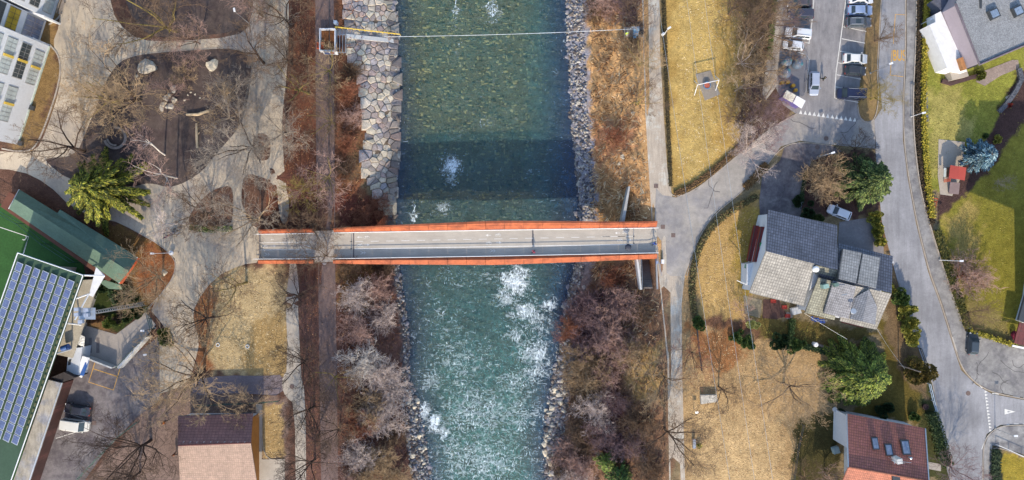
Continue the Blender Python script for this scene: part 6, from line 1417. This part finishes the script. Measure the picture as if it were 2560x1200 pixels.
def yield1(mb):
    for k in range(13):
        t = k/12.; x = 2001+t*135; y = 281+t*19
        mb.add([(*W(x-4,y+3.5), .056), (*W(x+4.5,y+4.5), .056), (*W(x+1,y-6), .056)], [(0,1,2)])
marks('give_way_marking', '', yield1)
def yield2(mb):
    for k in range(13):
        t = k/12.; x = 2462+t*12; y = 979+t*97
        mb.add([(*W(x-1,y-3.2), .056), (*W(x-1,y+3.2), .056), (*W(x+6,y), .056)], [(0,1,2)])
    o_ = [(2511,1022),(2511,1036),(2538,1029)]; i_ = [(2518,1026.5),(2518,1031.5),(2527,1029)]
    for a in range(3): b = (a+1) % 3; mb.add([(*W(*o_[a]), .056), (*W(*o_[b]), .056), (*W(*i_[b]), .056), (*W(*i_[a]), .056)], [(0,1,2,3)])
    pline(mb, [(2381,842),(2392,876),(2408,912),(2430,945),(2455,970)], .14, .062)
    for k in range(8): x = 2480+k*26; pline(mb, [(x, 983+k*3.6),(x+17, 985.4+k*3.6)], .14, .062)
    pline(mb, [(2454,1123),(2462,1098),(2478,1080),(2500,1067),(2523,1061)], .14, .062)
    for k in range(6): pline(mb, [(2534+k*22,1059.5),(2546+k*22,1059.5)], .14, .062)
marks('give_way_marking', '', yield2)
def busm(mb):
    pline(mb, [(2272,38),(2238,36),(2234,90)], .13); pline(mb, [(2230,126),(2225,188),(2258,192)], .13); pline(mb, [(2234,90),(2233,110)], .1)
marks('bus_bay_marking', '', busm, 'ymark')
def text_mark(body, px, py, size, sx, rot, m, name, z=.058):
    cu = bpy.data.curves.new(name, 'FONT'); cu.body = body; cu.size = size; cu.align_x = 'CENTER'; cu.align_y = 'CENTER'; cu.offset = .05
    t = bpy.data.objects.new(name, cu); link(t); bpy.context.view_layer.update()
    me = bpy.data.meshes.new_from_object(t.evaluated_get(bpy.context.evaluated_depsgraph_get())); bpy.data.objects.remove(t)
    me.materials.clear(); me.materials.append(m); o = link(bpy.data.objects.new(name, me)); o.location = W3(px, py, z) if z < .1 else (*W(px, py), z); o.scale = (sx, 1, 1); o.rotation_euler = (0, 0, rot); o['kind'] = 'structure'
text_mark('BUS', 2248,140, 2.7, .5, 0, M['ymark'], 'bus_lettering')
def ypark(mb):
    pline(mb, [(238,905),(222,955),(284,975),(300,922)], .14, .036); pline(mb, [(234,922),(293,941)], .14, .036)
marks('yellow_bay_marking', '', ypark, 'ymark')
def pitchl(mb):
    pline(mb, [(-40,552),(0,568),(72,592),(60,632)], .12, .036); pline(mb, [(72,592),(30,720),(-20,880)], .12, .036)
    pline(mb, [(60+6*math.cos(a), 592+8*math.sin(a)) for a in np.linspace(0, 2.2, 8)], .12, .036)
marks('pitch_line', '', pitchl)
def pk2(mb): pline(mb, [(163,1030),(208,1046)], .1, .036); pline(mb, [(140,1096),(190,1080)], .1, .036)
marks('bay_marking', '', pk2)
# bell containers
for i, (px, py, ra, lab) in enumerate(((1968,153,.3,'left one of the upper pair of blue grey bell containers'),(1996,157,-.6,'right one of the upper pair of blue grey bell containers'),(1965,182,.8,'lower single blue grey bell container'))):
    x, y = W(px, py, 1.2); o = empty('bell_container', (x, y, .05), lab, 'recycling container', 'bell shaped recycling containers')
    MB().lathe(x, y, [(.75,.05),(.95,.35),(.93,1.1),(.75,1.5),(.4,1.68),(.1,1.72)], 20).build('body', gmat('container_%d' % i, C(98,118,142), .5, ns=((1,.1),(5,.1))), o, smooth=True)
    for s_ in (-1, 1): q = (x+math.cos(ra+(0 if s_ > 0 else math.pi))*.48, y+math.sin(ra+(0 if s_ > 0 else math.pi))*.48); MB().lathe(q[0], q[1], [(.28,1.3),(.3,1.62),(.2,1.68)], 12).build('lid', gmat('lid_%d' % i, C(70,128,140), .5), o)
    s = MB(); s.tube([(x, y-.12, 1.7), (x, y-.12, 1.95), (x, y+.12, 1.95), (x, y+.12, 1.7)], .03, 5); s.build('hook', M['white'], o)
patch('container_base', [(1954,138),(2002,138),(2018,150),(2020,168),(2016,210),(2010,245),(1990,232),(1955,208)], gmat('base_asph', C(120,122,132), .9, ns=((.5,.15),(5,.15))), .055, smooth=1)
for i, (px, py) in enumerate(((1957,206),(1971,205),(1984,213.5),(1990,225.5))):
    x, y = W(px, py, .9); o = MB().lathe(x, y, [(.25,.05),(.25,.55),(.34,.6),(.34,.9),(.3,.95)], 16).build('bin', gmat('yellow_lid_%d' % i, C(238,168,40), .5)); tag(o, ['first','second','third','fourth'][i]+' round yellow lid from the left beside the bell containers', 'bin', 'row of round yellow topped bins')
def railing(name, pts, h, label, m='metal', cat='railing', step=1.6, r_=.03, n=2):
    s = MB(); P = [Vector(G(*p)) for p in pts]
    for k in range(n): s.tube([p+Vector((0,0,h*(k+1)/n)) for p in P], r_, 5)
    for i in range(len(P)-1):
        L_ = (P[i+1]-P[i]).length; c = max(1, int(L_/step))
        for j in range(c+(i == len(P)-2)): q = P[i].lerp(P[i+1], j/c); s.tube([q-Vector((0,0,.1)), q+Vector((0,0,h))], r_*1.2, 5)
    return tag(s.build(name, M[m] if isinstance(m, str) else m), label, cat)
railing('guard_rail', [(1990,134),(2010,140),(2018,152),(2016,175),(2012,205),(2010,232)], .9, 'thin steel guard rail round the bell container area', step=2.2, r_=.04, n=1)
# kiosk with white roof
kk = empty('market_kiosk', (*W(1982,250), 0), 'small white roofed kiosk with purple side at the car park exit', 'kiosk')
MB().slab([W3(1967,225,2.5), W3(1990,238,2.5), W3(1981,256,2.3), W3(1957,243,2.3)], .12).build('roof', gmat('cream_roof', C(226,222,206), .7, ns=((1,.1),(6,.12))), kk)
MB().slab([W3(1992,239,2.5), W3(2014,252,2.5), W3(2004,271,2.3), W3(1983,257,2.3)], .12).build('roof', M['white'], kk)
MB().prism([W(1968,228,2.2), W(2012,253,2.2), W(2001,266,2.2), W(1958,241,2.2)], 0, 2.2).build('wall', gmat('lilac_side', C(96,88,160), .7), kk)
# swing
sw = empty('basket_swing', (*W(1770,205), 0), 'pale steel basket swing with a round blue rimmed net seat', 'swing')
cz = 2.5; a, b = W3(1744,212,cz), W3(1798,200,cz)
s = MB(); s.tube([a, b], .07, 8); s.build('crossbar', M['white'], sw)
for p, dx in ((a, 0), (b, 0)):
    for e in (-1, 1): MB().tube([p, (p[0]+.1, p[1]+e*1.3, 0)], .06, 8).build('leg', M['white'], sw)
x, y = W(1768,213,.6); pts = [(x+.62*math.cos(t), y+.62*math.sin(t), .55) for t in np.linspace(0, 6.283, 21)]
se = MB().tube(pts, .08, 6).build('seat', gmat('rim_blue', C(80,130,180), .6), sw); MB().lathe(x, y, [(.5,.5),(.5,.53)], 16).build('net', gmat('net_red', C(200,100,80), .8, ns=((4,.3),)), se)
s = MB()
for e in (-1, 1):
    for f_ in (-.4, .4): s.tube([(x+f_, y+e*.5, .55), ((a[0]+b[0])/2+f_*2, (a[1]+b[1])/2, cz)], .015, 4)
s.build('rope', M['metal'], sw)
patch('swing_mat', [(1738,186),(1776,176),(1800,236),(1762,252)], gmat('swing_mat_m', C(158,148,136), .95, ns=((1,.1),(6,.12))), .06)
# ring bench
def arc_bench(name, cx, cy, r_, a0, a1, wd, label, m):
    pts = [(cx+r_*math.cos(t), cy-r_*math.sin(t)) for t in np.linspace(R(a0), R(a1), 20)]; s = MB(); ribbon(s, pts, wd, .38, .48); 
    o = empty(name, G(cx, cy), label, 'bench'); s.build('seat', m, o)
    l = MB()
    for p in pts[::3]: x, y, z = G(*p); l.box(x, y, z-.05, .38, .12, .3)
    l.build('leg', M['dmetal'], o); return o
arc_bench('ring_bench', 291,345,26,95,-165,.45,'large open ring shaped wooden bench on the playground',M['wood']); arc_bench('ring_bench', 291,345,19,-200+30,-80,.3,'short inner arc of the ring bench on the playground',M['wood'])
arc_bench('ring_bench', 470,246,14,20,160,.1,'',M['wood']) if False else None
for pts, rr, lab, m in (([(466,286,.3),(495,286,.35),(522,277,.4)], .26, 'pale peeled balancing log lying across the playground', 'tan'), ([(491,308,.3),(492,338,.35),(493,370,.3)], .22, 'upright pale balancing log below the other on the playground', 'tan')):
    P = [W3(*p) for p in pts]; s = MB().tube(P, [rr*.8, rr*1.1, rr*.9], 9); s.tube([P[1], (P[1][0]+.6, P[1][1]+.45, .5)], [.12,.06], 6); tag(s.build('log', gmat('peeled_log_%d' % pts[0][1], C(204,180,144), .8, ns=((1.5,.15),(8,.2)))), lab, 'log')
def bench(px, py, rz, label, Ls=2.0, m='wood'):
    x, y, z = G(px, py); o = empty('park_bench', (x, y, z), label, 'bench'); c, s_ = math.cos(rz), math.sin(rz)
    def q(u, v): return (x+u*c-v*s_, y+u*s_+v*c)
    s = MB()
    for k in range(3): s.box(*q(0, -.16+k*.16), z+.42, z+.46, Ls, .13, rz)
    s.build('seat', M[m], o); s = MB()
    for k in range(2): s.box(*q(0, .3), z+.6+k*.17, z+.73+k*.17, Ls, .04, rz)
    s.build('backrest', M[m], o)
    for e in (-1, 1): MB().box(*q(e*Ls*.4, .05), z, z+.42, .08, .5, rz).build('leg', M['dmetal'], o)
bench(157,20,R(72),'wooden bench on the plaza by the school planting strip',2.6); bench(627,158,R(80),'wooden bench at the plaza path corner by the rail')
railing('wooden_rail', [(638,160),(628,205),(618,250),(608,300)], .9, 'thin wooden fence between playground and light path', 'wood', 'fence', 2.4, .05)
railing('wooden_rail', [(592,96),(600,84),(628,112)], .9, 'short wooden rail at the upper path junction', 'wood', 'fence', 1.2, .05)
railing('lane_fence', [(825,-20),(826,120),(828,180)], .6, 'dark low fence line along the levee lane by the steel frame', 'dmetal', 'fence', 3, .05, 1); railing('lane_fence', [(824,190),(824,300),(824,420),(828,560)], .6, 'dark low fence line along the levee lane above the bridge', 'dmetal', 'fence', 3, .05, 1)
railing('mesh_fence', [(290,1130),(340,1080),(350,1052),(300,1090),(262,1130),(205,1190),(190,1220)][2:], 1.5, 'green mesh fence between car park and wooded strip', 'green_m', 'fence', 2, .04, 3)
railing('mesh_fence', [(372,768),(388,822)], 1.6, 'green mesh fence at the mouth of the courtyard', 'green_m', 'fence', 1.6, .05, 3); railing('mesh_fence', [(398,842),(398,905)], 1.0, 'low fence post row beside the courtyard lawn tip', 'dmetal', 'fence', 3, .04, 1)
railing('mesh_fence', [(380,838),(345,873),(306,914)], 2.2, 'dark green fence standing on the slanting courtyard wall', 'green_m', 'fence', 1.6, .05, 3)
railing('mesh_fence', [(500,1012),(560,1008),(632,1006),(700,1000)], 1.2, 'green fence above the tiled hall', 'green_m', 'fence', 2.5, .05, 2)
railing('pitch_fence', [(0,522),(70,560),(130,610),(200,655)], 3.0, 'tall green netting fence beside the football pitch', 'green_m', 'fence', 3, .05, 2)
railing('path_rail', [(372,770),(405,735),(437,692)], .5, 'low edge rail along the plaza triangle', 'metal', 'railing', 3, .03, 1)
railing('gate_rail', [(2318,958),(2328,1000),(2336,1028)], 1.0, 'pale blue steel rail gate at the driveway by the main road', gmat('pale_rail', C(190,210,228), .5), 'gate', 1.5, .07, 2)
railing('gate_rail', [(2296,870),(2310,908)], 1.0, 'dark railing at the roadside below the bushes', 'dmetal', 'railing', 1.5, .07, 2)
railing('corner_fence', [(2488,1110),(2520,1124),(2552,1138),(2600,1156)], 1.0, 'white wire fence around the small corner lawn', 'white', 'fence', 2, .05, 1)
railing('meadow_fence', [(1740,822),(1745,870),(1752,925)], 1.0, 'dark leaning fence at the upper edge of the meadow', 'dmetal', 'fence', 2, .06, 2)
railing('meadow_fence', [(2005,1060),(1992,1120),(1978,1220)], 1.0, 'wire fence between meadow and red tiled house garden', 'dmetal', 'fence', 2, .05, 2)
tag(MB().prism([W(1749,986), W(1789,985), W(1788,1003), W(1750,1008)], -.05, .75).build('stone_slab', M['stone']), 'large flat stone slab on the meadow beside a bare tree', 'stone slab')
tag(MB().box(*W(1736,1110,.8), 0, .9, .5, 1.6).build('power_cabinet', M['metal']), 'grey utility cabinet on the meadow near the lower road', 'cabinet')
bush('bush', 1746, 1112, .5, .6, YG, 'small yellow green shrub beside the utility cabinet', n=260, leaf=.15, seed=99)
sgn = empty('meadow_sign', (*W(1738,1024), 0), 'small information sign with white plate at the meadow edge', 'sign'); MB().tube([W3(1734,1020,0), W3(1736,1021,1.3)], .05, 6).build('post', M['metal'], sgn); MB().slab([W3(1738,1029,1.4), W3(1746,1029,1.4), W3(1746,1034,1.2), W3(1738,1034,1.2)], .04).build('plate', M['white'], sgn)
tk = MB().lathe(*W(2041,862,1.1), [(.4,0),(.42,1.0),(.35,1.1)], 14); tag(tk.build('water_barrel', M['white']), 'white round barrel on the garden boundary', 'barrel')
tag(MB().box(*W(2060,867,.3), 0, .35, 2.2, .5, R(-14)).build('timber_beam', M['wood']), 'pale timber beam lying beside the white barrel', 'beam')
patch('garden_bed', [(1908,748),(1948,750),(1968,790),(1940,798),(1906,795)], M['bed'], .06)
patch('garden_step', [(1966,780),(1982,782),(1980,800),(1964,796)], M['pave'], .06)
for i, (px, py, lab) in enumerate(((1934,753,'upper left red planter box at the vegetable bed'),(1962,768,'right red planter box at the vegetable bed'),(1970,790,'lower red planter box on the garden step'))):
    x, y = W(px, py, .4); s = MB()
    for u, v, a_, b_ in ((0,.28,.8,.06),(0,-.28,.8,.06),(.4,0,.06,.5),(-.4,0,.06,.5)): s.box(x+u, y+v, 0, .42, a_, b_, 0)
    s.box(x, y, .02, .3, .72, .5); tag(s.build('planter_box', M['red']), lab, 'planter')
tag(MB().box(*W(1992,777,1), 0, 1.0, 1.5, 1.2, an).build('garden_cart', M['conc_l']), 'white covered cart under the eave by the vegetable bed', 'cart')
for i, (px, py, lab) in enumerate(((1657,567,'upper square iron cover on the junction'),(1683,588,'lower square iron cover on the junction'),(187,266,'square dark iron cover on the plaza by the school'),(236,1057,'square iron cover beside the white minibus'),(1640,465,'square yellowish cover at the foot of the riverside road'))):
    x, y = W(px, py); f = MB().box(x, y, .05, .07, .75, .75).build('manhole_cover', M['manhole']); f['kind'] = 'structure'
for (px, py) in ((2065,346),(2043,368),(2420,983),(730,966)):
    o = MB().lathe(*W(px, py), [(.42,.05),(.42,.068)], 18).build('manhole_cover', M['manhole']); o['kind'] = 'structure'
for px, py, lab in ((545,862,'left white round marker on the straw meadow'),(619,866,'right white round marker on the straw meadow')):
    s = MB(); x, y, z = G(px, py); s.tube([(x+.3*math.cos(t), y+.3*math.sin(t), .08) for t in np.linspace(0, 6.283, 13)], .07, 5); tag(s.build('ring_marker', M['white']), lab, 'marker')
s = MB(); 
for q in ((1736,660),): pass
tag(MB().box(*W(262/1+1+0,0)[:1], 0, 0, .01, .01, .01).build('x', M['white']), 'x', 'x') if False else None
pst = MB().box(*W(1656,654,.5), .03, .9, .45, .75); tag(pst.build('parking_post', M['white']), 'small white box beside the right bridge end', 'box')
tag(MB().box(*W(1642,656,.5), 0, .8, .35, .5).build('distribution_box', gmat('blue_box', C(150,165,200), .6)), 'small blue grey box between stairway and road', 'box')
# lamps and masts
def lamp(px, py, h, ax, ay, label, double=False, rr=.07, m='metal', arm=.8, base=True):
    x, y, z = G(px, py); o = empty('street_lamp', (x, y, z), label, 'street lamp'); MB().tube([(x, y, z-.1), (x, y, z+h)], [rr, rr*.6], 8).build('pole', M[m], o)
    dv = Vector((ax, ay, 0)); dv = dv.normalized() if dv.length else Vector((1, 0, 0))
    MB().tube([(x, y, z+h), (x+dv.x*arm, y+dv.y*arm, z+h+.1)], .04, 6).build('arm', M[m], o)
    hx, hy = x+dv.x*arm, y+dv.y*arm; MB().box(hx, hy, z+h+.02, z+h+.16, .65, .3, math.atan2(dv.y, dv.x)).build('lamp_head', M['white'], o)
    if base: MB().box(x, y, z, z+.25, .3, .3).build('base', M['concrete'], o)
    return o
l = lamp(432,632,6.5,-1,0,'white lamp on the plaza triangle with a second low lantern',arm=.2,m='white'); x, y, z = G(432,632); MB().lathe(x, y, [(.1,z+.3),(.42,z+.5),(.42,z+.7),(.1,z+.8)], 14).build('lantern', M['white'], l)
l = lamp(1657,90,4.2,.3,.2,'white lamp post between the riverside road and the golden meadow',m='white',arm=.2); x, y, z = G(1656,88); MB().box(x, y, z+.3, z+.9, .5, .4, .6).build('cabinet', M['white'], l)
lamp(2347,650,5.6,1,0,'pale lamp beside the lower lawn hedge',m='white',arm=.3); lamp(2175,183,6.2,1,.4,'grey street lamp on the car park verge',arm=.3); lamp(2276,292,3.4,1,.2,'short street lamp on the pavement below the bus bay',arm=.3,m='white'); lamp(2300,62,2.6,1,.3,'blue white street lamp by the upper golden hedge',arm=.5,m='white'); lamp(2049,391,4.4,1,.3,'street lamp at the driveway junction',arm=.3,m='white'); lamp(2487,1071,4.6,1,0,'street lamp at the corner of the side road',arm=.3)
lamp(388,820,3.6,-1,0,'dark lamp at the courtyard mouth',m='dmetal',arm=.3); lamp(396,877,3.8,-1,-.2,'dark lamp beside the courtyard lawn tip',m='dmetal',arm=.3); lamp(627,62,7,-.2,1,'lamp at the upper play field edge',m='metal',arm=.3); lamp(2225,655,.9,-1,0,'low white lamp at the driveway corner by the road',m='white',arm=.3)
fm = empty('floodlight_mast', G(362,759), 'lattice floodlight mast leaning out over the dark green corner', 'floodlight mast')
x, y, z = G(362,759); HM = 16.5; s = MB()
for e, f_ in ((-.35,-.3),(.35,-.3),(0,.35)): s.tube([(x+e, y+f_, z), (x+e*.7, y+f_*.7, z+HM)], .05, 5)
for k in range(26):
    zz = z+HM*k/26; q = .35*(1-.3*k/26); s.tube([(x-q, y-q*.85, zz), (x+q, y-q*.85, zz+.5), (x, y+q, zz+.6), (x-q, y-q*.85, zz+.62)], .03, 4)
s.build('lattice', M['metal'], fm)
s = MB(); s.box(x, y, z+HM, z+HM+.1, 2.6, 1.8); s.build('platform', M['metal'], fm)
for (u, v) in ((-1.3,.7),(-1.3,-.1),(-.7,-1.2),(.2,-.2),(.2,.6)): MB().box(x+u, y+v, z+HM+.15, z+HM+.7, .7, .55, .1).build('floodlight', gmat('lamp_glass_%d' % int(100*u+10*v), C(170,180,200), .3), fm)
# overhead wires
for i, (p, q, lab) in enumerate((((1640,-60),(1838,1260),'leftmost of the three long overhead wires right of the river'),((1714,-60),(1900,1260),'middle of the three long overhead wires right of the river'),((1759,-60),(1946,1260),'rightmost of the three long overhead wires right of the river'))):
    a = Vector(W3(*p, 9)); b = Vector(W3(*q, 9)); a, b = a+(a-b)*.4, b+(b-a)*.4; MB().tube([a.lerp(b, t)-Vector((0,0,1.6*math.sin(math.pi*t))) for t in np.linspace(0, 1, 24)], .022, 4).build('overhead_wire', M['metal'], label=lab, cat='wire', group='overhead wires')
def wire(p, q, z0, z1, lab):
    a = Vector(W3(*p, z0)); b = Vector(W3(*q, z1)); MB().tube([a.lerp(b, t)-Vector((0,0,.5*math.sin(math.pi*t))) for t in np.linspace(0, 1, 12)], .025, 4).build('overhead_wire', M['metal'], label=lab, cat='wire')
wire((2010,782),(2118,848), 5.5, 6, 'wire running from the slate roofed house towards the big conifer'); wire((2193,822),(2262,922), 5, 6.5, 'wire from the lower slate eave to the roadside pole')
pm_ = MB().tube([G(2268,932), W3(2262,922,6.5)], .1, 8) if False else MB().tube([(*W(2246,912), 0), (*W(2246,912), 6.6)], .1, 8); tag(pm_.build('utility_pole', M['wood']), 'wooden utility pole behind the bronze round bush', 'pole')
# ------------------------------------------------------------------ bicycles
def bicycle(px, py, rz, paint, label, lean=0):
    x, y, z = G(px, py); o = empty('bicycle', (x, y, z+.02), label, 'bicycle', 'bicycles parked on the plaza'); ORG[o.name] = Vector((0,0,0)); o.rotation_euler = (lean, 0, rz)
    for s_ in (-.52, .52):
        w_ = MB().tube([(s_+.32*math.cos(t), 0, .34+.32*math.sin(t)) for t in np.linspace(0, 6.283, 17)], .025, 5, False).build('wheel', M['black'], o); sk = MB()
        for k in range(6): t = k*math.pi/3; sk.tube([(s_, 0, .34), (s_+.31*math.cos(t), 0, .34+.31*math.sin(t))], .006, 3)
        sk.build('spokes', M['metal'], w_)
    f = MB()
    for a, b in (((-.52,0,.34),(-.1,0,.32)),((-.1,0,.32),(-.22,0,.82)),((-.22,0,.78),(.36,0,.84)),((-.1,0,.32),(.38,0,.74)),((-.52,0,.34),(-.2,0,.72)),((.34,0,.95),(.52,0,.34))): f.tube([a, b], .024, 6)
    f.build('frame', gmat('bike_%d_%d' % (px, py), C(*paint), .4), o)
    MB().box(-.24, 0, .84, .9, .26, .14).build('saddle', M['black'], o); h_ = MB(); h_.tube([(.28,-.28,1.0),(.34,0,1.02),(.28,.28,1.0)], .018, 5); h_.tube([(.34,0,.9),(.34,0,1.02)], .018, 5); h_.build('handlebar', M['metal'], o)
for i, (px, py, a, c, lab) in enumerate(((419,573,20,(150,60,90),'maroon bicycle, uppermost of the left parked group'),(417,583,14,(60,60,80),'dark bicycle, second of the left parked group'),(420,592,24,(200,70,120),'pink bicycle, lowest left in the parked group'),(428,588,10,(220,120,90),'salmon bicycle in the middle of the parked group'),(436,583,26,(150,160,210),'pale blue bicycle in the middle of the parked group'),(441,578,18,(60,50,90),'dark violet bicycle of the right parked group'),(444,571,30,(40,40,50),'black bicycle, uppermost of the right parked group'),(446,584,12,(200,200,210),'silver bicycle, lowest right of the parked group'))): bicycle(px, py, R(a), c, lab)
rk_ = MB(); x, y, z = G(448,576)
for k in range(4): rk_.tube([(x+.1*k, y-.9+k*.5, z), (x+.1*k, y-.9+k*.5, .8), (x+.5, y-.9+k*.5, .8), (x+.5, y-.9+k*.5, z)], .03, 5)
tag(rk_.build('bicycle_rack', M['metal']), 'steel hoop rack beside the parked bicycles', 'rack')
bicycle(1999,511,R(100),(225,225,230),'white bicycle leaning at the driveway hedge')
# ------------------------------------------------------------------ people
def person(px, py, rz, label, top, legs, hair=(60,45,35), stride=.28, hgt_=1.72, hat=None, z=None, arms=.25):
    x, y = W(px, py, .9); zz = float(hgt(x, y))+.05 if z is None else z; o = empty('person', (x, y, zz), label, 'person'); o.rotation_euler = (0, 0, rz); ORG[o.name] = Vector((0,0,0)); k = hgt_/1.72
    def skin(name, V, E, Rd, m, root=0):
        me = bpy.data.meshes.new(name); me.from_pydata([Vector(v)*k for v in V], E, []); me.materials.append(m); ob = bpy.data.objects.new(name, me); link(ob); ob.parent = o
        md = ob.modifiers.new('skin', 'SKIN'); md.use_smooth_shade = True
        sv = me.skin_vertices[0].data if me.skin_vertices else None
        if sv is None:
            a = me.attributes.new('skin', 'FLOAT', 'POINT')
        for i, r_ in enumerate(Rd): sv[i].radius = (r_*k, r_*k)
        sv[root].use_root = True
        sb_ = ob.modifiers.new('sub', 'SUBSURF'); sb_.levels = 1; sb_.render_levels = 1; return ob
    s = stride; sk = gmat('skin_%d' % px, C(214,168,140), .6)
    def limb_body():
        b = MB(); T = lambda p, r_: b.tube([Vector(q)*k for q in p], [q*k for q in r_], 8)
        # one continuous loft from feet through torso to head is merged as one mesh
        T([(0,0,.88),(0,0,1.0),(0,0,1.2),(0,0,1.4),(0,0,1.46),(.01,0,1.52)], [.13,.12,.14,.12,.06,.055])
        for e in (-1, 1):
            T([(0,e*.09,.9),(e*s*.5,e*.1,.5),(e*s,e*.1,.08),(e*s+.14,e*.1,.04)], [.085,.06,.04,.03])
            T([(0,e*.17,1.4),(-e*arms*.5,e*.22,1.14),(-e*arms,e*.21,.92),(-e*arms*1.1,e*.21,.86)], [.05,.042,.032,.03])
            hx, hz = -e*arms*1.1, .86
            for f_ in range(4): T([(hx-.03+.02*f_, e*.21, hz), (hx-.03+.02*f_, e*.205, hz-.05), (hx-.02+.02*f_, e*.19, hz-.085-.005*(f_ in (1,2)))], [.01,.009,.007])
            T([(hx+.03, e*.2, hz+.01), (hx+.05, e*.18, hz-.045)], [.01,.008])
        b.blob(tuple(Vector((.02,0,1.62))*k), (.095*k,.08*k,.12*k), 2, .03, 1, 1); b.blob(tuple(Vector((.12,0,1.6))*k), (.02,.014,.025), 1, 0, 1, 1)
        for e in (-1, 1): b.blob(tuple(Vector((.02,e*.082,1.61))*k), (.02,.012,.03), 1, 0, 1, 1); b.blob(tuple(Vector((.1,e*.035,1.64))*k), (.012,.014,.01), 1, 0, 1, 1)
        return b.build('body', sk, o, smooth=True)
    limb_body()
    tm = gmat('top_%d' % px, C(*top), .8, ns=((4,.1),)); lm_ = gmat('trousers_%d' % px, C(*legs), .8, ns=((4,.1),))
    b = MB(); T = lambda p, r_: b.tube([Vector(q)*k for q in p], [q*k for q in r_], 10)
    T([(0,0,.86),(0,0,1.0),(0,0,1.2),(0,0,1.36),(0,0,1.45)], [.17,.16,.18,.17,.08])
    for e in (-1, 1): T([(0,e*.13,1.4),(0,e*.19,1.38),(-e*arms*.5,e*.235,1.14),(-e*arms,e*.22,.93)], [.08,.075,.06,.048])
    b.build('jacket', tm, o, smooth=True); b = MB(); T = lambda p, r_: b.tube([Vector(q)*k for q in p], [q*k for q in r_], 10)
    for e in (-1, 1): T([(0,e*.06,.95),(0,e*.09,.85),(e*s*.5,e*.1,.5),(e*s*.97,e*.1,.12)], [.12,.11,.08,.06])
    b.build('trousers', lm_, o, smooth=True); b = MB()
    for e in (-1, 1): b.box(e*s+.06, e*.1, .0, .09, .27, .1)
    b.build('shoes', M['black'], o, bevel=.02)
    b = MB(); b.blob(tuple(Vector((-.01,0,1.655))*k), (.108*k,.096*k,.105*k), 2, .03, 2, 1); b.build('hair' if not hat else 'hat', gmat('hair_%d' % px, C(*(hat or hair)), .8), o, smooth=True)
    return o
person(1334,629,R(200),'person in a pink jacket walking on the bridge footway',(220,70,110),(50,40,60),z=.3)
pu = person(1571,620,R(180),'person in dark clothes under a black umbrella on the bridge',(50,54,66),(40,44,54),z=.3)
um = MB().lathe(*W(1571,618,2.2), [(.02,2.35),(.3,2.3),(.48,2.18),(.58,2.02)], 10); um.tube([(*W(1571,618,2.2), 1.2), (*W(1571,618,2.2), 2.34)], .012, 5); tag(um.build('umbrella', gmat('umb', (.03,.035,.05,1), .7)), 'black open umbrella held by the walker on the bridge', 'umbrella')
person(1636,609,R(30),'person in a blue jacket stepping off the right bridge end',(50,90,190),(60,80,130),z=.3,stride=.4,arms=.4)
person(1566,86,R(90),'worker in a neon yellow vest on the wooden platform',(205,235,60),(230,235,240),z=zt,hat=(235,240,235))
person(2060,196,R(120),'dark haired pedestrian with green bag beside the driving car',(66,72,52),(40,40,44),hair=(50,36,36))
person(411,1055,R(0),'person in an orange jacket by the trees above the tiled hall',(235,130,40),(90,80,70))
person(436,1136,R(90),'person in brown walking beside the tiled hall',(150,84,50),(70,60,56))

def cracks(mb):
    rn = random.Random(3)
    for (x, y, L_, a) in ((2440,905,60,70),(2470,880,70,95),(2500,900,80,80),(2530,900,60,100),(2480,930,50,20),(2520,950,50,160),(1985,430,60,50),(1960,460,50,110),(1975,400,40,20),(1760,520,80,40),(1800,480,60,200),(2100,330,60,10),(2040,320,70,170)):
        pts = [(x, y)]; d = R(a)
        for k in range(9): d += rn.gauss(0, .35); pts.append((pts[-1][0]+math.cos(d)*L_/9, pts[-1][1]+math.sin(d)*L_/9))
        pline(mb, pts, .09, .127 if (x > 2390) else .058)
o = MB(); cracks(o); o = o.build('tar_seam', gmat('tar_seam_m', C(96,92,92), .9)); o['kind'] = 'structure'
